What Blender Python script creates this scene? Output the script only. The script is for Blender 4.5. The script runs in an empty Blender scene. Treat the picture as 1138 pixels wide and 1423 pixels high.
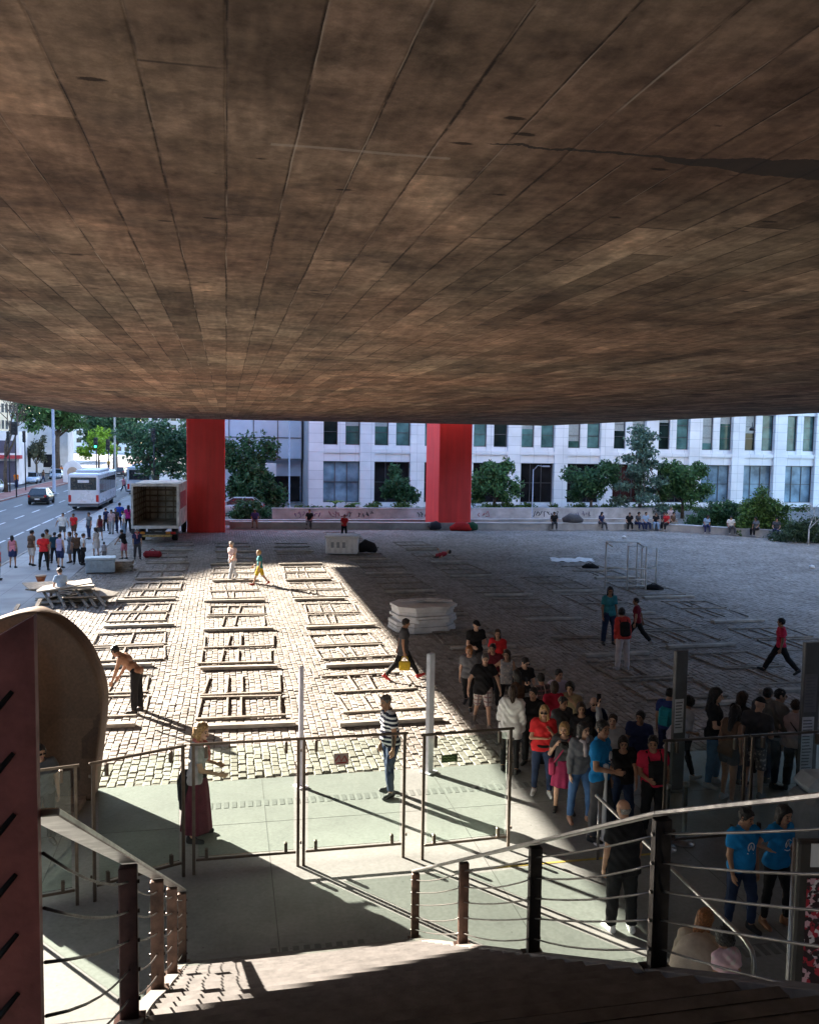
import bpy, bmesh, math, random
import numpy as np
from mathutils import Vector, Matrix
random.seed(7)
R = math.radians
sc = bpy.context.scene
col = sc.collection

# ------------------------------------------------------------------ camera model
FPX, PITCH, ROLL, HC = 1220.0, R(4.48), R(0.85), 6.0
_F = Vector((0, math.cos(PITCH), -math.sin(PITCH)))
_U0 = Vector((0, math.sin(PITCH), math.cos(PITCH)))
_R0 = Vector((1, 0, 0))
_Rt = _R0 * math.cos(ROLL) + _U0 * math.sin(ROLL)
_Up = _U0 * math.cos(ROLL) - _R0 * math.sin(ROLL)
CAM = Vector((0, 0, HC))

def ray(px, py):
    return (_F * FPX + _Rt * (px - 569.0) - _Up * (py - 711.5))

def P(px, py, z=0.0):
    """point of height z seen at photo pixel (px, py)"""
    d = ray(px, py)
    return CAM + d * ((z - HC) / d.z)

def Q(px, py, y):
    """point at depth y seen at photo pixel (px, py)"""
    d = ray(px, py)
    return CAM + d * (y / d.y)

# hall frame: u across, w along the long side of the slab
TH = R(11.8)
CU, SU = math.cos(TH), math.sin(TH)
def UW(u, w, z=0.0):
    return Vector((u * CU - w * SU, u * SU + w * CU, z))
def toUW(p):
    return (p[0] * CU + p[1] * SU, -p[0] * SU + p[1] * CU)

# ------------------------------------------------------------------ materials
MATS = {}
def srgb(r, g, b):
    f = lambda c: ((c / 255.0) / 12.92) if c <= 10 else (((c / 255.0) + 0.055) / 1.055) ** 2.4
    return (f(r), f(g), f(b))

def newmat(name):
    m = bpy.data.materials.new(name)
    m.use_nodes = True
    nt = m.node_tree
    b = nt.nodes['Principled BSDF']
    return m, nt, b

def N(nt, typ, **kw):
    n = nt.nodes.new(typ)
    for k, v in kw.items():
        if k.startswith('i_'):
            n.inputs[k[2:].replace('_', ' ')].default_value = v
        else:
            setattr(n, k, v)
    return n

def ramp(nt, src, stops, interp='LINEAR'):
    r = nt.nodes.new('ShaderNodeValToRGB')
    r.color_ramp.interpolation = interp
    e = r.color_ramp.elements
    while len(e) < len(stops):
        e.new(0.5)
    for q, (p, c) in zip(e, stops):
        q.position = p
        q.color = (c[0], c[1], c[2], 1) if hasattr(c, '__len__') else (c, c, c, 1)
    nt.links.new(src, r.inputs[0])
    return r

def mixc(nt, fac, a, b, mode='MIX'):
    m = nt.nodes.new('ShaderNodeMix')
    m.data_type = 'RGBA'
    m.blend_type = mode
    for s, v in ((0, fac), (6, a), (7, b)):
        if hasattr(v, 'is_linked'):
            nt.links.new(v, m.inputs[s])
        elif s == 0:
            m.inputs[0].default_value = v
        else:
            m.inputs[s].default_value = (v[0], v[1], v[2], 1)
    return m.outputs[2]

def bump(nt, b, h, strength=0.3, dist=0.02):
    n = nt.nodes.new('ShaderNodeBump')
    n.inputs['Strength'].default_value = strength
    n.inputs['Distance'].default_value = dist
    nt.links.new(h, n.inputs['Height'])
    nt.links.new(n.outputs[0], b.inputs['Normal'])

def mat(name, c, rough=0.6, metal=0.0, var=0.12, scale=6.0, bmp=0.0, spec=0.4, island=0.0, coord='Object'):
    """procedural surface: base colour broken up by two noises, roughness noise, optional bump and per-piece variation"""
    if name in MATS:
        return MATS[name]
    m, nt, b = newmat(name)
    tc = N(nt, 'ShaderNodeTexCoord')
    n1 = N(nt, 'ShaderNodeTexNoise', i_Scale=scale, i_Detail=5.0, i_Roughness=0.62)
    nt.links.new(tc.outputs[coord], n1.inputs['Vector'])
    lo = [max(0, x * (1 - var * 1.6)) for x in c]
    hi = [min(1, x * (1 + var)) for x in c]
    o = ramp(nt, n1.outputs['Fac'], [(0.3, lo), (0.7, hi)]).outputs[0]
    if island:
        g = N(nt, 'ShaderNodeNewGeometry')
        rr = ramp(nt, g.outputs['Random Per Island'], [(0.0, 1 - island), (1.0, 1 + island)])
        o = mixc(nt, 1.0, o, rr.outputs[0], 'MULTIPLY')
    nt.links.new(o, b.inputs['Base Color'])
    rn = ramp(nt, n1.outputs['Fac'], [(0.3, min(1, rough + 0.1)), (0.7, max(0.05, rough - 0.08))])
    nt.links.new(rn.outputs[0], b.inputs['Roughness'])
    b.inputs['Metallic'].default_value = metal
    b.inputs['Specular IOR Level'].default_value = spec
    if bmp:
        n2 = N(nt, 'ShaderNodeTexNoise', i_Scale=scale * 6, i_Detail=4.0)
        nt.links.new(tc.outputs[coord], n2.inputs['Vector'])
        bump(nt, b, n2.outputs['Fac'], bmp)
    MATS[name] = m
    return m

def emit(name, c, s):
    if name in MATS:
        return MATS[name]
    m, nt, b = newmat(name)
    b.inputs['Base Color'].default_value = (*c, 1)
    b.inputs['Emission Color'].default_value = (*c, 1)
    b.inputs['Emission Strength'].default_value = s
    MATS[name] = m
    return m

def glassmat(name, tint, refl=0.06, rough=0.02):
    """pane that really transmits: tinted transparency under a fresnel reflection"""
    if name in MATS:
        return MATS[name]
    m, nt, b = newmat(name)
    nt.nodes.remove(b)
    out = nt.nodes['Material Output']
    t = N(nt, 'ShaderNodeBsdfTransparent')
    t.inputs[0].default_value = (*tint, 1)
    g = N(nt, 'ShaderNodeBsdfGlossy')
    g.inputs['Roughness'].default_value = rough
    fr = N(nt, 'ShaderNodeFresnel', i_IOR=1.45)
    mx = N(nt, 'ShaderNodeMixShader')
    nt.links.new(fr.outputs[0], mx.inputs[0])
    nt.links.new(t.outputs[0], mx.inputs[1])
    nt.links.new(g.outputs[0], mx.inputs[2])
    nt.links.new(mx.outputs[0], out.inputs[0])
    MATS[name] = m
    return m

# ------------------------------------------------------------------ mesh builder
def npmesh(name, V, Fq, mi=None, smooth=True):
    """fast mesh from numpy arrays (Fq: n x 4 quads)"""
    me = bpy.data.meshes.new(name)
    V = np.asarray(V, dtype=np.float32)
    Fq = np.asarray(Fq, dtype=np.int32)
    k = Fq.shape[1] if len(Fq) else 4
    me.vertices.add(len(V))
    me.vertices.foreach_set('co', V.ravel())
    me.loops.add(Fq.size)
    me.loops.foreach_set('vertex_index', Fq.ravel())
    me.polygons.add(len(Fq))
    me.polygons.foreach_set('loop_start', np.arange(0, Fq.size, k, dtype=np.int32))
    if mi is not None:
        me.polygons.foreach_set('material_index', np.asarray(mi, dtype=np.int32))
    me.polygons.foreach_set('use_smooth', np.full(len(Fq), smooth, dtype=bool))
    me.update(calc_edges=True)
    return me

class MB:
    def __init__(s):
        s.v, s.f, s.m, s.sm = [], [], [], []
    def add(s, vs, fs, m=0, smooth=False):
        o = len(s.v)
        s.v += [tuple(x) for x in vs]
        for f in fs:
            s.f.append([i + o for i in f]); s.m.append(m); s.sm.append(smooth)
        return s
    def box(s, x0, x1, y0, y1, z0, z1, m=0):
        vs = [(x, y, z) for z in (z0, z1) for y in (y0, y1) for x in (x0, x1)]
        return s.add(vs, [(0, 2, 3, 1), (4, 5, 7, 6), (0, 1, 5, 4), (2, 6, 7, 3), (0, 4, 6, 2), (1, 3, 7, 5)], m)
    def cbox(s, x0, x1, y0, y1, z0, z1, c=0.01, m=0, T=None):
        """box with chamfered edges; T: optional matrix"""
        c = min(c, (x1 - x0) * .45, (y1 - y0) * .45, (z1 - z0) * .45)
        vs, idx = [], {}
        for sx in (0, 1):
            for sy in (0, 1):
                for sz in (0, 1):
                    X, Y, Z = (x0, x1)[sx], (y0, y1)[sy], (z0, z1)[sz]
                    dx, dy, dz = (c, -c)[sx], (c, -c)[sy], (c, -c)[sz]
                    for a, p in enumerate(((X, Y + dy, Z + dz), (X + dx, Y, Z + dz), (X + dx, Y + dy, Z))):
                        idx[sx, sy, sz, a] = len(vs); vs.append(p)
        fs = []
        for a in range(3):
            o = [i for i in range(3) if i != a]
            for sd in (0, 1):
                q = []
                for (p, r) in ((0, 0), (1, 0), (1, 1), (0, 1)):
                    k = [0, 0, 0]; k[a] = sd; k[o[0]] = p; k[o[1]] = r
                    q.append(idx[k[0], k[1], k[2], a])
                fs.append(q)
            # edges parallel to axis a
            for p in (0, 1):
                for r in (0, 1):
                    k0 = [0, 0, 0]; k0[a] = 0; k0[o[0]] = p; k0[o[1]] = r
                    k1 = list(k0); k1[a] = 1
                    fs.append([idx[(*k0, o[0])], idx[(*k1, o[0])], idx[(*k1, o[1])], idx[(*k0, o[1])]])
        for sx in (0, 1):
            for sy in (0, 1):
                for sz in (0, 1):
                    fs.append([idx[sx, sy, sz, a] for a in range(3)])
        cx = Vector(((x0 + x1) / 2, (y0 + y1) / 2, (z0 + z1) / 2))
        out = []
        V = [Vector(p) for p in vs]
        for f in fs:
            n = (V[f[1]] - V[f[0]]).cross(V[f[2]] - V[f[0]])
            ctr = sum((V[i] for i in f), Vector()) / len(f)
            out.append(f if n.dot(ctr - cx) > 0 else f[::-1])
        if T is not None:
            V = [T @ p for p in V]
        return s.add(V, out, m)
    def tube(s, pts, r, n=8, m=0, cap=True, smooth=True):
        """pipe along a polyline; r a number or one per point"""
        pts = [Vector(p) for p in pts]
        rs = r if hasattr(r, '__len__') else [r] * len(pts)
        rings, prev = [], None
        for i, p in enumerate(pts):
            t = (pts[min(i + 1, len(pts) - 1)] - pts[max(i - 1, 0)])
            if t.length < 1e-9: t = Vector((0, 0, 1))
            t.normalize()
            ref = prev if prev is not None else (Vector((0, 0, 1)) if abs(t.z) < .9 else Vector((1, 0, 0)))
            b = t.cross(ref)
            if b.length < 1e-6: b = t.cross(Vector((0, 1, 0)))
            b.normalize(); nn = b.cross(t).normalized(); prev = nn
            rings.append([p + (nn * math.cos(2 * math.pi * k / n) + b * math.sin(2 * math.pi * k / n)) * rs[i] for k in range(n)])
        o = len(s.v)
        for rg in rings: s.v += [tuple(x) for x in rg]
        for i in range(len(pts) - 1):
            for k in range(n):
                k2 = (k + 1) % n
                s.f.append([o + i * n + k, o + i * n + k2, o + (i + 1) * n + k2, o + (i + 1) * n + k]); s.m.append(m); s.sm.append(smooth)
        if cap:
            s.f.append([o + k for k in range(n)][::-1]); s.m.append(m); s.sm.append(False)
            e = o + (len(pts) - 1) * n
            s.f.append([e + k for k in range(n)]); s.m.append(m); s.sm.append(False)
        return s
    def flat(s, p0, p1, w, t, up=(0, 0, 1), m=0, ch=0.004):
        """rectangular bar from p0 to p1, width w sideways, thickness t along up"""
        p0, p1 = Vector(p0), Vector(p1)
        d = (p1 - p0); L = d.length; d.normalize()
        side = d.cross(Vector(up)).normalized(); upv = side.cross(d).normalized()
        T = Matrix(((side.x, d.x, upv.x, p0.x), (side.y, d.y, upv.y, p0.y), (side.z, d.z, upv.z, p0.z), (0, 0, 0, 1)))
        return s.cbox(-w / 2, w / 2, 0, L, -t / 2, t / 2, ch, m, T)
    def prism(s, poly, z0, z1, m=0, T=None):
        n = len(poly)
        vs = [Vector((x, y, z0)) for x, y in poly] + [Vector((x, y, z1)) for x, y in poly]
        if T is not None: vs = [T @ p for p in vs]
        fs = [list(range(n))[::-1], list(range(n, 2 * n))]
        fs += [[i, (i + 1) % n, n + (i + 1) % n, n + i] for i in range(n)]
        return s.add(vs, fs, m)
    def lathe(s, prof, n=16, m=0, c=(0, 0, 0), smooth=True):
        o = len(s.v)
        for r, z in prof:
            for k in range(n):
                a = 2 * math.pi * k / n
                s.v.append((c[0] + r * math.cos(a), c[1] + r * math.sin(a), c[2] + z))
        for i in range(len(prof) - 1):
            for k in range(n):
                k2 = (k + 1) % n
                s.f.append([o + i * n + k, o + i * n + k2, o + (i + 1) * n + k2, o + (i + 1) * n + k]); s.m.append(m); s.sm.append(smooth)
        s.f.append([o + k for k in range(n)][::-1]); s.m.append(m); s.sm.append(False)
        e = o + (len(prof) - 1) * n
        s.f.append([e + k for k in range(n)]); s.m.append(m); s.sm.append(False)
        return s
    def build(s, name, mats, parent=None, loc=None, rz=0.0):
        me = bpy.data.meshes.new(name)
        me.from_pydata(s.v, [], s.f)
        me.polygons.foreach_set('material_index', s.m)
        me.polygons.foreach_set('use_smooth', s.sm)
        if not isinstance(mats, (list, tuple)): mats = [mats]
        for q in mats: me.materials.append(q)
        me.update()
        return link(name, me, parent, loc, rz)

def link(name, me, parent=None, loc=None, rz=0.0):
    o = bpy.data.objects.new(name, me)
    col.objects.link(o)
    if parent is not None: o.parent = parent
    if loc is not None: o.location = loc
    if rz: o.rotation_euler[2] = rz
    return o

def tag(o, label=None, cat=None, group=None, kind=None):
    if label: o['label'] = label
    if cat: o['category'] = cat
    if group: o['group'] = group
    if kind: o['kind'] = kind
    return o

def thing(name, label, cat, loc=(0, 0, 0), rz=0.0, group=None):
    o = bpy.data.objects.new(name, None)
    o.empty_display_size = 0.2
    col.objects.link(o)
    o.location = loc; o.rotation_euler[2] = rz
    return tag(o, label, cat, group)

def struct(o):
    o['kind'] = 'structure'
    return o

def copy_tree(o, parent=None):
    c = o.copy(); col.objects.link(c)
    if parent is not None: c.parent = parent
    for ch in [x for x in list(o.children)]:
        copy_tree(ch, c)
    return c

# ------------------------------------------------------------------ camera, world, sun
cd = bpy.data.cameras.new('camera')
cam = bpy.data.objects.new('camera', cd); col.objects.link(cam)
cd.sensor_fit = 'HORIZONTAL'; cd.sensor_width = 36.0
cd.lens = 36.0 * FPX / 1138.0
cd.clip_start = 0.05; cd.clip_end = 3000
cam.matrix_world = Matrix(((_Rt.x, _Up.x, -_F.x, 0), (_Rt.y, _Up.y, -_F.y, 0), (_Rt.z, _Up.z, -_F.z, HC), (0, 0, 0, 1)))
sc.camera = cam

SUN_AZ = R(50.5)     # to the left of the view direction
SUN_EL = R(19.6)
w = bpy.data.worlds.new('World'); sc.world = w; w.use_nodes = True
nt = w.node_tree
bg = nt.nodes['Background']
sky = nt.nodes.new('ShaderNodeTexSky')
sky.sky_type = 'NISHITA'; sky.sun_disc = False
sky.sun_elevation = SUN_EL; sky.sun_rotation = -SUN_AZ
sky.air_density = 1.0; sky.dust_density = 0.6; sky.ozone_density = 3.0
nt.links.new(sky.outputs[0], bg.inputs[0])
bg.inputs[1].default_value = 0.128
sd = bpy.data.lights.new('sun', 'SUN'); sun = bpy.data.objects.new('sun', sd); col.objects.link(sun)
sd.energy = 5.0; sd.angle = R(0.53); sd.color = (1.0, 0.88, 0.74)
tosun = Vector((-math.sin(SUN_AZ) * math.cos(SUN_EL), math.cos(SUN_AZ) * math.cos(SUN_EL), math.sin(SUN_EL)))
sun.rotation_euler = tosun.to_track_quat('Z', 'Y').to_euler()
sun.location = (-30, 30, 40)
sc.view_settings.view_transform = 'Standard'
sc.view_settings.look = 'None'
sc.view_settings.gamma = 1.0
sc.view_settings.use_curve_mapping = False
sc.view_settings.exposure = 2.95
sc.cycles.use_denoising = True
sc.cycles.max_bounces = 8
sc.cycles.diffuse_bounces = 5
sc.cycles.transparent_max_bounces = 16
sc.cycles.sample_clamp_indirect = 6.0
# ------------------------------------------------------------------ implicit-surface figures
def surfnet(F, org, h):
    """naive surface nets: quads of the zero level of F (negative inside)"""
    S = F < 0
    nx, ny, nz = F.shape
    cnt = np.zeros((nx - 1, ny - 1, nz - 1), np.int8)
    for a in (0, 1):
        for b in (0, 1):
            for c in (0, 1):
                cnt += S[a:nx - 1 + a, b:ny - 1 + b, c:nz - 1 + c]
    act = (cnt > 0) & (cnt < 8)
    if not act.any(): return np.zeros((0, 3)), np.zeros((0, 4), int)
    I = np.argwhere(act)
    idx = -np.ones(act.shape, int)
    idx[act] = np.arange(len(I))
    acc = np.zeros((len(I), 3)); k = np.zeros(len(I))
    i, j, l = I.T
    for ax in range(3):
        o1, o2 = [q for q in range(3) if q != ax]
        for a in (0, 1):
            for b in (0, 1):
                off = [0, 0, 0]; off[o1] = a; off[o2] = b
                f0 = F[i + off[0], j + off[1], l + off[2]]
                off2 = list(off); off2[ax] = 1
                f1 = F[i + off2[0], j + off2[1], l + off2[2]]
                m = (f0 < 0) != (f1 < 0)
                t = np.where(m, f0 / np.where(m, f0 - f1, 1), 0)
                p = np.tile(np.array(off, float), (len(I), 1)); p[:, ax] = t
                acc[m] += p[m]; k[m] += 1
    V = (I + acc / np.maximum(k, 1)[:, None]) * h + org
    Q4 = []
    for ax in range(3):
        o1, o2 = [(1, 2), (2, 0), (0, 1)][ax]
        sl0 = [slice(None)] * 3; sl1 = [slice(None)] * 3
        sl0[ax] = slice(0, -1); sl1[ax] = slice(1, None)
        ch = S[tuple(sl0)] != S[tuple(sl1)]
        E = np.argwhere(ch)
        ok = (E[:, o1] > 0) & (E[:, o2] > 0) & (E[:, o1] < F.shape[o1] - 1) & (E[:, o2] < F.shape[o2] - 1)
        E = E[ok]
        if not len(E): continue
        ins = S[tuple(E.T)]
        def cell(d1, d2):
            C = E.copy(); C[:, o1] += d1; C[:, o2] += d2
            return idx[C[:, 0], C[:, 1], C[:, 2]]
        q = np.stack([cell(-1, -1), cell(0, -1), cell(0, 0), cell(-1, 0)], 1)
        q[~ins] = q[~ins][:, ::-1]
        Q4.append(q)
    Qd = np.concatenate(Q4) if Q4 else np.zeros((0, 4), int)
    Qd = Qd[(Qd >= 0).all(1)]
    return V, Qd

def grid(lo, hi, h):
    lo = np.array(lo, float) - 2 * h; hi = np.array(hi, float) + 2 * h
    n = np.ceil((hi - lo) / h).astype(int) + 1
    X, Y, Z = np.meshgrid(*[lo[a] + h * np.arange(n[a]) for a in range(3)], indexing='ij', copy=False)
    return X.astype(np.float32), Y.astype(np.float32), Z.astype(np.float32), lo

def smin(a, b, k):
    if a is None: return b
    hh = np.clip(0.5 + 0.5 * (b - a) / k, 0, 1)
    return b + (a - b) * hh - k * hh * (1 - hh)

def smax(a, b, k):
    return -smin(-a, -b, k)

class Cap:
    """tapered capsule"""
    def __init__(s, a, b, ra, rb): s.a, s.b, s.ra, s.rb = np.array(a, float), np.array(b, float), ra, rb
    def __call__(s, X, Y, Z, inf=0.0):
        d = s.b - s.a; L2 = max(float(d @ d), 1e-9)
        t = np.clip(((X - s.a[0]) * d[0] + (Y - s.a[1]) * d[1] + (Z - s.a[2]) * d[2]) / L2, 0, 1)
        return np.sqrt((X - s.a[0] - t * d[0]) ** 2 + (Y - s.a[1] - t * d[1]) ** 2 + (Z - s.a[2] - t * d[2]) ** 2) - (s.ra + t * (s.rb - s.ra)) - inf
    def bb(s):
        r = max(s.ra, s.rb)
        return np.minimum(s.a, s.b) - r, np.maximum(s.a, s.b) + r

def bbox(caps, inf=0.0):
    lo = np.min([c.bb()[0] for c in caps], 0) - inf
    hi = np.max([c.bb()[1] for c in caps], 0) + inf
    return lo, hi

def rotx(a): c, s = math.cos(a), math.sin(a); return np.array([[1, 0, 0], [0, c, -s], [0, s, c]])
def roty(a): c, s = math.cos(a), math.sin(a); return np.array([[c, 0, s], [0, 1, 0], [-s, 0, c]])
def rotz_(a): c, s = math.cos(a), math.sin(a); return np.array([[c, -s, 0], [s, c, 0], [0, 0, 1]])
def unit(v): v = np.array(v, float); return v / np.linalg.norm(v)

HANG = ((.16, .02, -1), (.04, .2, -1))
ARMS = {
    'hang': HANG, 'back': ((.22, -.4, -.9), (.05, -.2, -1)), 'fwd': ((.16, .42, -.9), (.02, .75, -.75)),
    'hip': ((.75, -.25, -.62), (-.75, .3, -.35)), 'phone': ((.22, .25, -1), (-.45, .85, .25)),
    'chin': ((.2, .2, -1), (-.5, .5, .85)), 'cam': ((.35, .55, -.75), (-.45, .35, .8)), 'up': ((.25, .35, .9), (.05, .2, 1)),
    'cross': ((.25, .18, -1), (-.95, .42, .1)), 'hold': ((.18, .1, -1), (-.25, .9, -.1)), 'lap': ((.2, .3, -.9), (-.35, .75, -.45)),
    'reach': ((.15, .75, -.6), (0, .7, -.7)), 'point': ((.2, .6, -.7), (.1, .9, -.1)), 'wide': ((.5, .05, -.85), (.2, .35, -.9)),
    'prop': ((.25, -.45, -.85), (.1, -.25, -1)),
}
LEGS = {   # thigh forward angle, knee bend (deg), spread
    'stand': ((2, 2, 4), (-2, 2, 4)), 'relaxed': ((12, 16, 6), (-3, 2, 5)), 'apart': ((4, 3, 10), (-4, 3, 10)),
    'walk': ((24, 6, 2), (-18, 22, 2)), 'stride': ((32, 4, 2), (-28, 14, 2)), 'walk2': ((-18, 22, 2), (24, 6, 2)),
    'sit': ((88, 86, 6), (84, 90, 6)), 'sit2': ((86, 70, 10), (92, 98, 4)), 'ground': ((80, 118, 10), (76, 112, 12)),
    'crouch': ((95, 135, 12), (70, 130, 10)),
    'lie': ((60, 100, 4), (14, 10, 4)),
}
SKIN = {'light': (.56, .34, .235), 'mid': (.45, .255, .165), 'tan': (.34, .18, .11), 'dark': (.13, .062, .037)}
HAIRC = {'black': (.012, .010, .009), 'brown': (.045, .024, .013), 'grey': (.33, .31, .29), 'blond': (.42, .25, .10), 'ginger': (.30, .115, .032), 'darkgrey': (.1, .09, .085)}

def cloth(c, pattern=None):
    key = 'cloth_%s_%s' % ('_'.join('%.3f' % x for x in c), pattern)
    if key in MATS: return MATS[key]
    m, nt, b = newmat(key)
    tc = N(nt, 'ShaderNodeTexCoord')
    n1 = N(nt, 'ShaderNodeTexNoise', i_Scale=9.0, i_Detail=4.0, i_Roughness=.6)
    nt.links.new(tc.outputs['Object'], n1.inputs['Vector'])
    o = ramp(nt, n1.outputs[0], [(.3, [x * .78 for x in c]), (.72, [min(1, x * 1.1) for x in c])]).outputs[0]
    if pattern in ('stripe', 'plaid', 'floral', 'blotch'):
        sx = N(nt, 'ShaderNodeSeparateXYZ'); nt.links.new(tc.outputs['Object'], sx.inputs[0])
        def wave(out, f, cut):
            mm = N(nt, 'ShaderNodeMath', operation='MULTIPLY'); nt.links.new(out, mm.inputs[0]); mm.inputs[1].default_value = f
            fr = N(nt, 'ShaderNodeMath', operation='FRACT'); nt.links.new(mm.outputs[0], fr.inputs[0])
            lt = N(nt, 'ShaderNodeMath', operation='LESS_THAN'); nt.links.new(fr.outputs[0], lt.inputs[0]); lt.inputs[1].default_value = cut
            return lt.outputs[0]
        if pattern == 'stripe':
            o = mixc(nt, wave(sx.outputs[2], 13.0, .42), o, (.62, .62, .64))
        elif pattern == 'plaid':
            o = mixc(nt, wave(sx.outputs[2], 11.0, .3), o, (.26, .14, .14))
            o = mixc(nt, wave(sx.outputs[0], 11.0, .3), o, (.17, .12, .14))
            o = mixc(nt, wave(sx.outputs[0], 5.5, .12), o, (.6, .55, .5))
        else:
            vn = N(nt, 'ShaderNodeTexVoronoi', i_Scale=16.0 if pattern == 'floral' else 7.0)
            nt.links.new(tc.outputs['Object'], vn.inputs['Vector'])
            r2 = ramp(nt, vn.outputs['Distance'], [(.28, 1), (.36, 0)])
            o = mixc(nt, r2.outputs[0], o, (.5, .44, .42) if pattern == 'floral' else (.05, .04, .05))
    nt.links.new(o, b.inputs['Base Color'])
    b.inputs['Roughness'].default_value = .88
    b.inputs['Specular IOR Level'].default_value = .2
    wv = N(nt, 'ShaderNodeTexNoise', i_Scale=38.0, i_Detail=3.0)
    nt.links.new(tc.outputs['Object'], wv.inputs['Vector'])
    bump(nt, b, wv.outputs[0], .25, .01)
    MATS[key] = m
    return m

def skinmat(k): return mat('skin_' + k, SKIN[k], .55, var=.14, scale=11, spec=.35)
def hairmat(k): return mat('hair_' + k, HAIRC[k], .5, var=.4, scale=40, spec=.4, bmp=.4)

DARKLENS = None
def person(label, px, py, top=None, yaw=180, h=1.7, pos=None, seat=None, z=0.0, pose='relaxed', arms=('hang', 'hang'), lean=0, side=0, turn=0, nod=0, look=0,
           skin='mid', hair='short', hairc='brown', sex='m', fat=0.0, topc=(.1, .1, .1), toppat=None, sleeve='short', hem=-.09, loose=.012,
           bot='trousers', botc=(.02, .02, .03), botpat=None, shoec=(.03, .03, .03), extras=(), group=None, flip=False, child=False, twist=0):
    """one standing, walking, sitting or lying figure; feet at photo pixel (px, py) on height z, heading yaw (0 = away from the camera)"""
    base = Vector(pos) if pos is not None else P(px, py, z)
    dist = base.y
    if top is not None:
        t = Q(px, top, base.y).z - base.z
        h = min(1.86, max(1.5 if not child else .95, t))
    s = h / 1.72
    hv = max(.011, min(.028, dist * .00055 + .004))
    rng = random.Random(hash(label) & 0xffff if False else sum(map(ord, label)))
    if lean == 0: lean = rng.uniform(-2, 7)
    if side == 0: side = rng.uniform(-4, 4)
    if twist == 0: twist = rng.uniform(-9, 9)
    if look == 0: look = rng.uniform(-24, 24)
    if nod == 0: nod = rng.uniform(0, 11)
    RL = rotz_(R(twist)) @ roty(R(side)) @ rotx(-R(lean))   # torso frame; lean forward (+y)
    fem = sex == 'f'
    # --- skeleton in metres for a 1.72 m figure, pelvis at origin
    T = lambda p: RL @ np.array(p, float)
    sw = .165 if fem else .185
    if child: sw = .15
    torso = [Cap(T((-.075, -.01, -.03)), T((.075, -.01, -.03)), .108 + .008 * fem + fat * .02, .108 + .008 * fem + fat * .02),
             Cap(T((-.06, 0, .14)), T((.06, 0, .14)), (.088 if fem else .098) + fat * .05, (.088 if fem else .098) + fat * .05),
             Cap(T((-.085 + .01 * fem, 0, .33)), T((.085 - .01 * fem, 0, .33)), .108 - .008 * fem + fat * .02, .108 - .008 * fem + fat * .02),
             Cap(T((-sw + .03, -.005, .44)), T((sw - .03, -.005, .44)), .058, .058),
             Cap(T((0, -.01, .40)), T((0, -.005, .47)), .085, .06)]
    if fat: torso.append(Cap(T((0, .05, .06)), T((0, .05, .14)), .10 + fat * .045, .09 + fat * .045))
    if fem and not child:
        torso += [Cap(T((-.07, .075, .31)), T((-.06, .08, .31)), .052, .05), Cap(T((.07, .075, .31)), T((.06, .08, .31)), .052, .05)]
    neck = [Cap(T((0, -.005, .46)), T((0, .012, .57)), .053 - .006 * fem, .048 - .005 * fem)]
    legp = LEGS[pose]
    if flip: legp = (legp[1], legp[0])
    legs, feet, lows = [], [], []
    for sd, (th, kn, sp) in zip((-1, 1), legp):
        hip = np.array((sd * .088, 0, -.05))
        d1 = unit((sd * math.tan(R(sp)), math.sin(R(th)), -math.cos(R(th))))
        kneep = hip + d1 * .425
        d2 = unit((sd * math.tan(R(sp)) * .4, math.sin(R(th - kn)), -math.cos(R(th - kn))))
        ank = kneep + d2 * .40
        fp = R((th - kn) * .75 if pose not in ('sit', 'sit2', 'ground', 'crouch') else 0)
        if pose == 'lie': fp = R(60)
        fd = unit((sd * .22, math.cos(fp), math.sin(fp)))
        up = unit(np.cross(np.cross(fd, -d2 if pose != 'lie' else (0, 1, 1)), fd)) if pose == 'lie' else np.array((0, -math.sin(fp), math.cos(fp)))
        heel, toe = ank - up * .045 - fd * .035, ank - up * .052 + fd * .155
        legs.append((hip, kneep, ank, d1, d2)); feet.append((heel, toe, up, fd))
        lows += [heel[2] - .04, toe[2] - .032]
    arm = []
    for sd, an in zip((-1, 1), arms):
        u1, u2 = ARMS[an] if isinstance(an, str) else an
        sh = np.array((sd * sw, -.005, .425))
        A = unit((sd * u1[0], u1[1], u1[2])); B = unit((sd * u2[0], u2[1], u2[2]))
        if lean > 40:   # hanging arms follow gravity, not the back
            A, B = RL.T @ A, RL.T @ B
        el = sh + A * .285; wr = el + B * .245
        arm.append((T(sh), T(el), T(wr), RL @ A, RL @ B))
    if seat is not None:
        zoff = seat / s + .10 if pose in ('sit', 'sit2') else seat / s + .11
    elif pose == 'lie': zoff = .12
    else: zoff = -min(lows) - .012
    off = np.array((0, 0, zoff))
    sh_ = lambda c: Cap((c.a + off) * s, (c.b + off) * s, c.ra * s, c.rb * s)
    torso = [sh_(c) for c in torso]; neck = [sh_(c) for c in neck]
    W = lambda p: (np.array(p) + off) * s
    # head frame
    hc_ = W(T((0, .03, .655)))
    if child: hc_ = W(T((0, .03, .63)))
    HR = rotz_(R(look)) @ (rotx(-R(nod)) @ (RL if lean < 30 else RL @ rotx(R(lean * .35))))
    hs = s * (1.13 if child else 1.0)
    legcap, armcap = [], []
    for (hip, kn, an_, d1, d2) in legs:
        f = .93 if fem else 1.0
        legcap.append([Cap(W(hip), W(kn), (.092 + .02 * fat + .004 * fem) * s, .056 * f * s), Cap(W(kn), W(an_), .053 * f * s, .037 * f * s),
                       Cap(W(kn + d2 * .07 - np.array((0, .018, 0))), W(kn + d2 * .17 - np.array((0, .014, 0))), .047 * f * s, .044 * f * s)])
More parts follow.
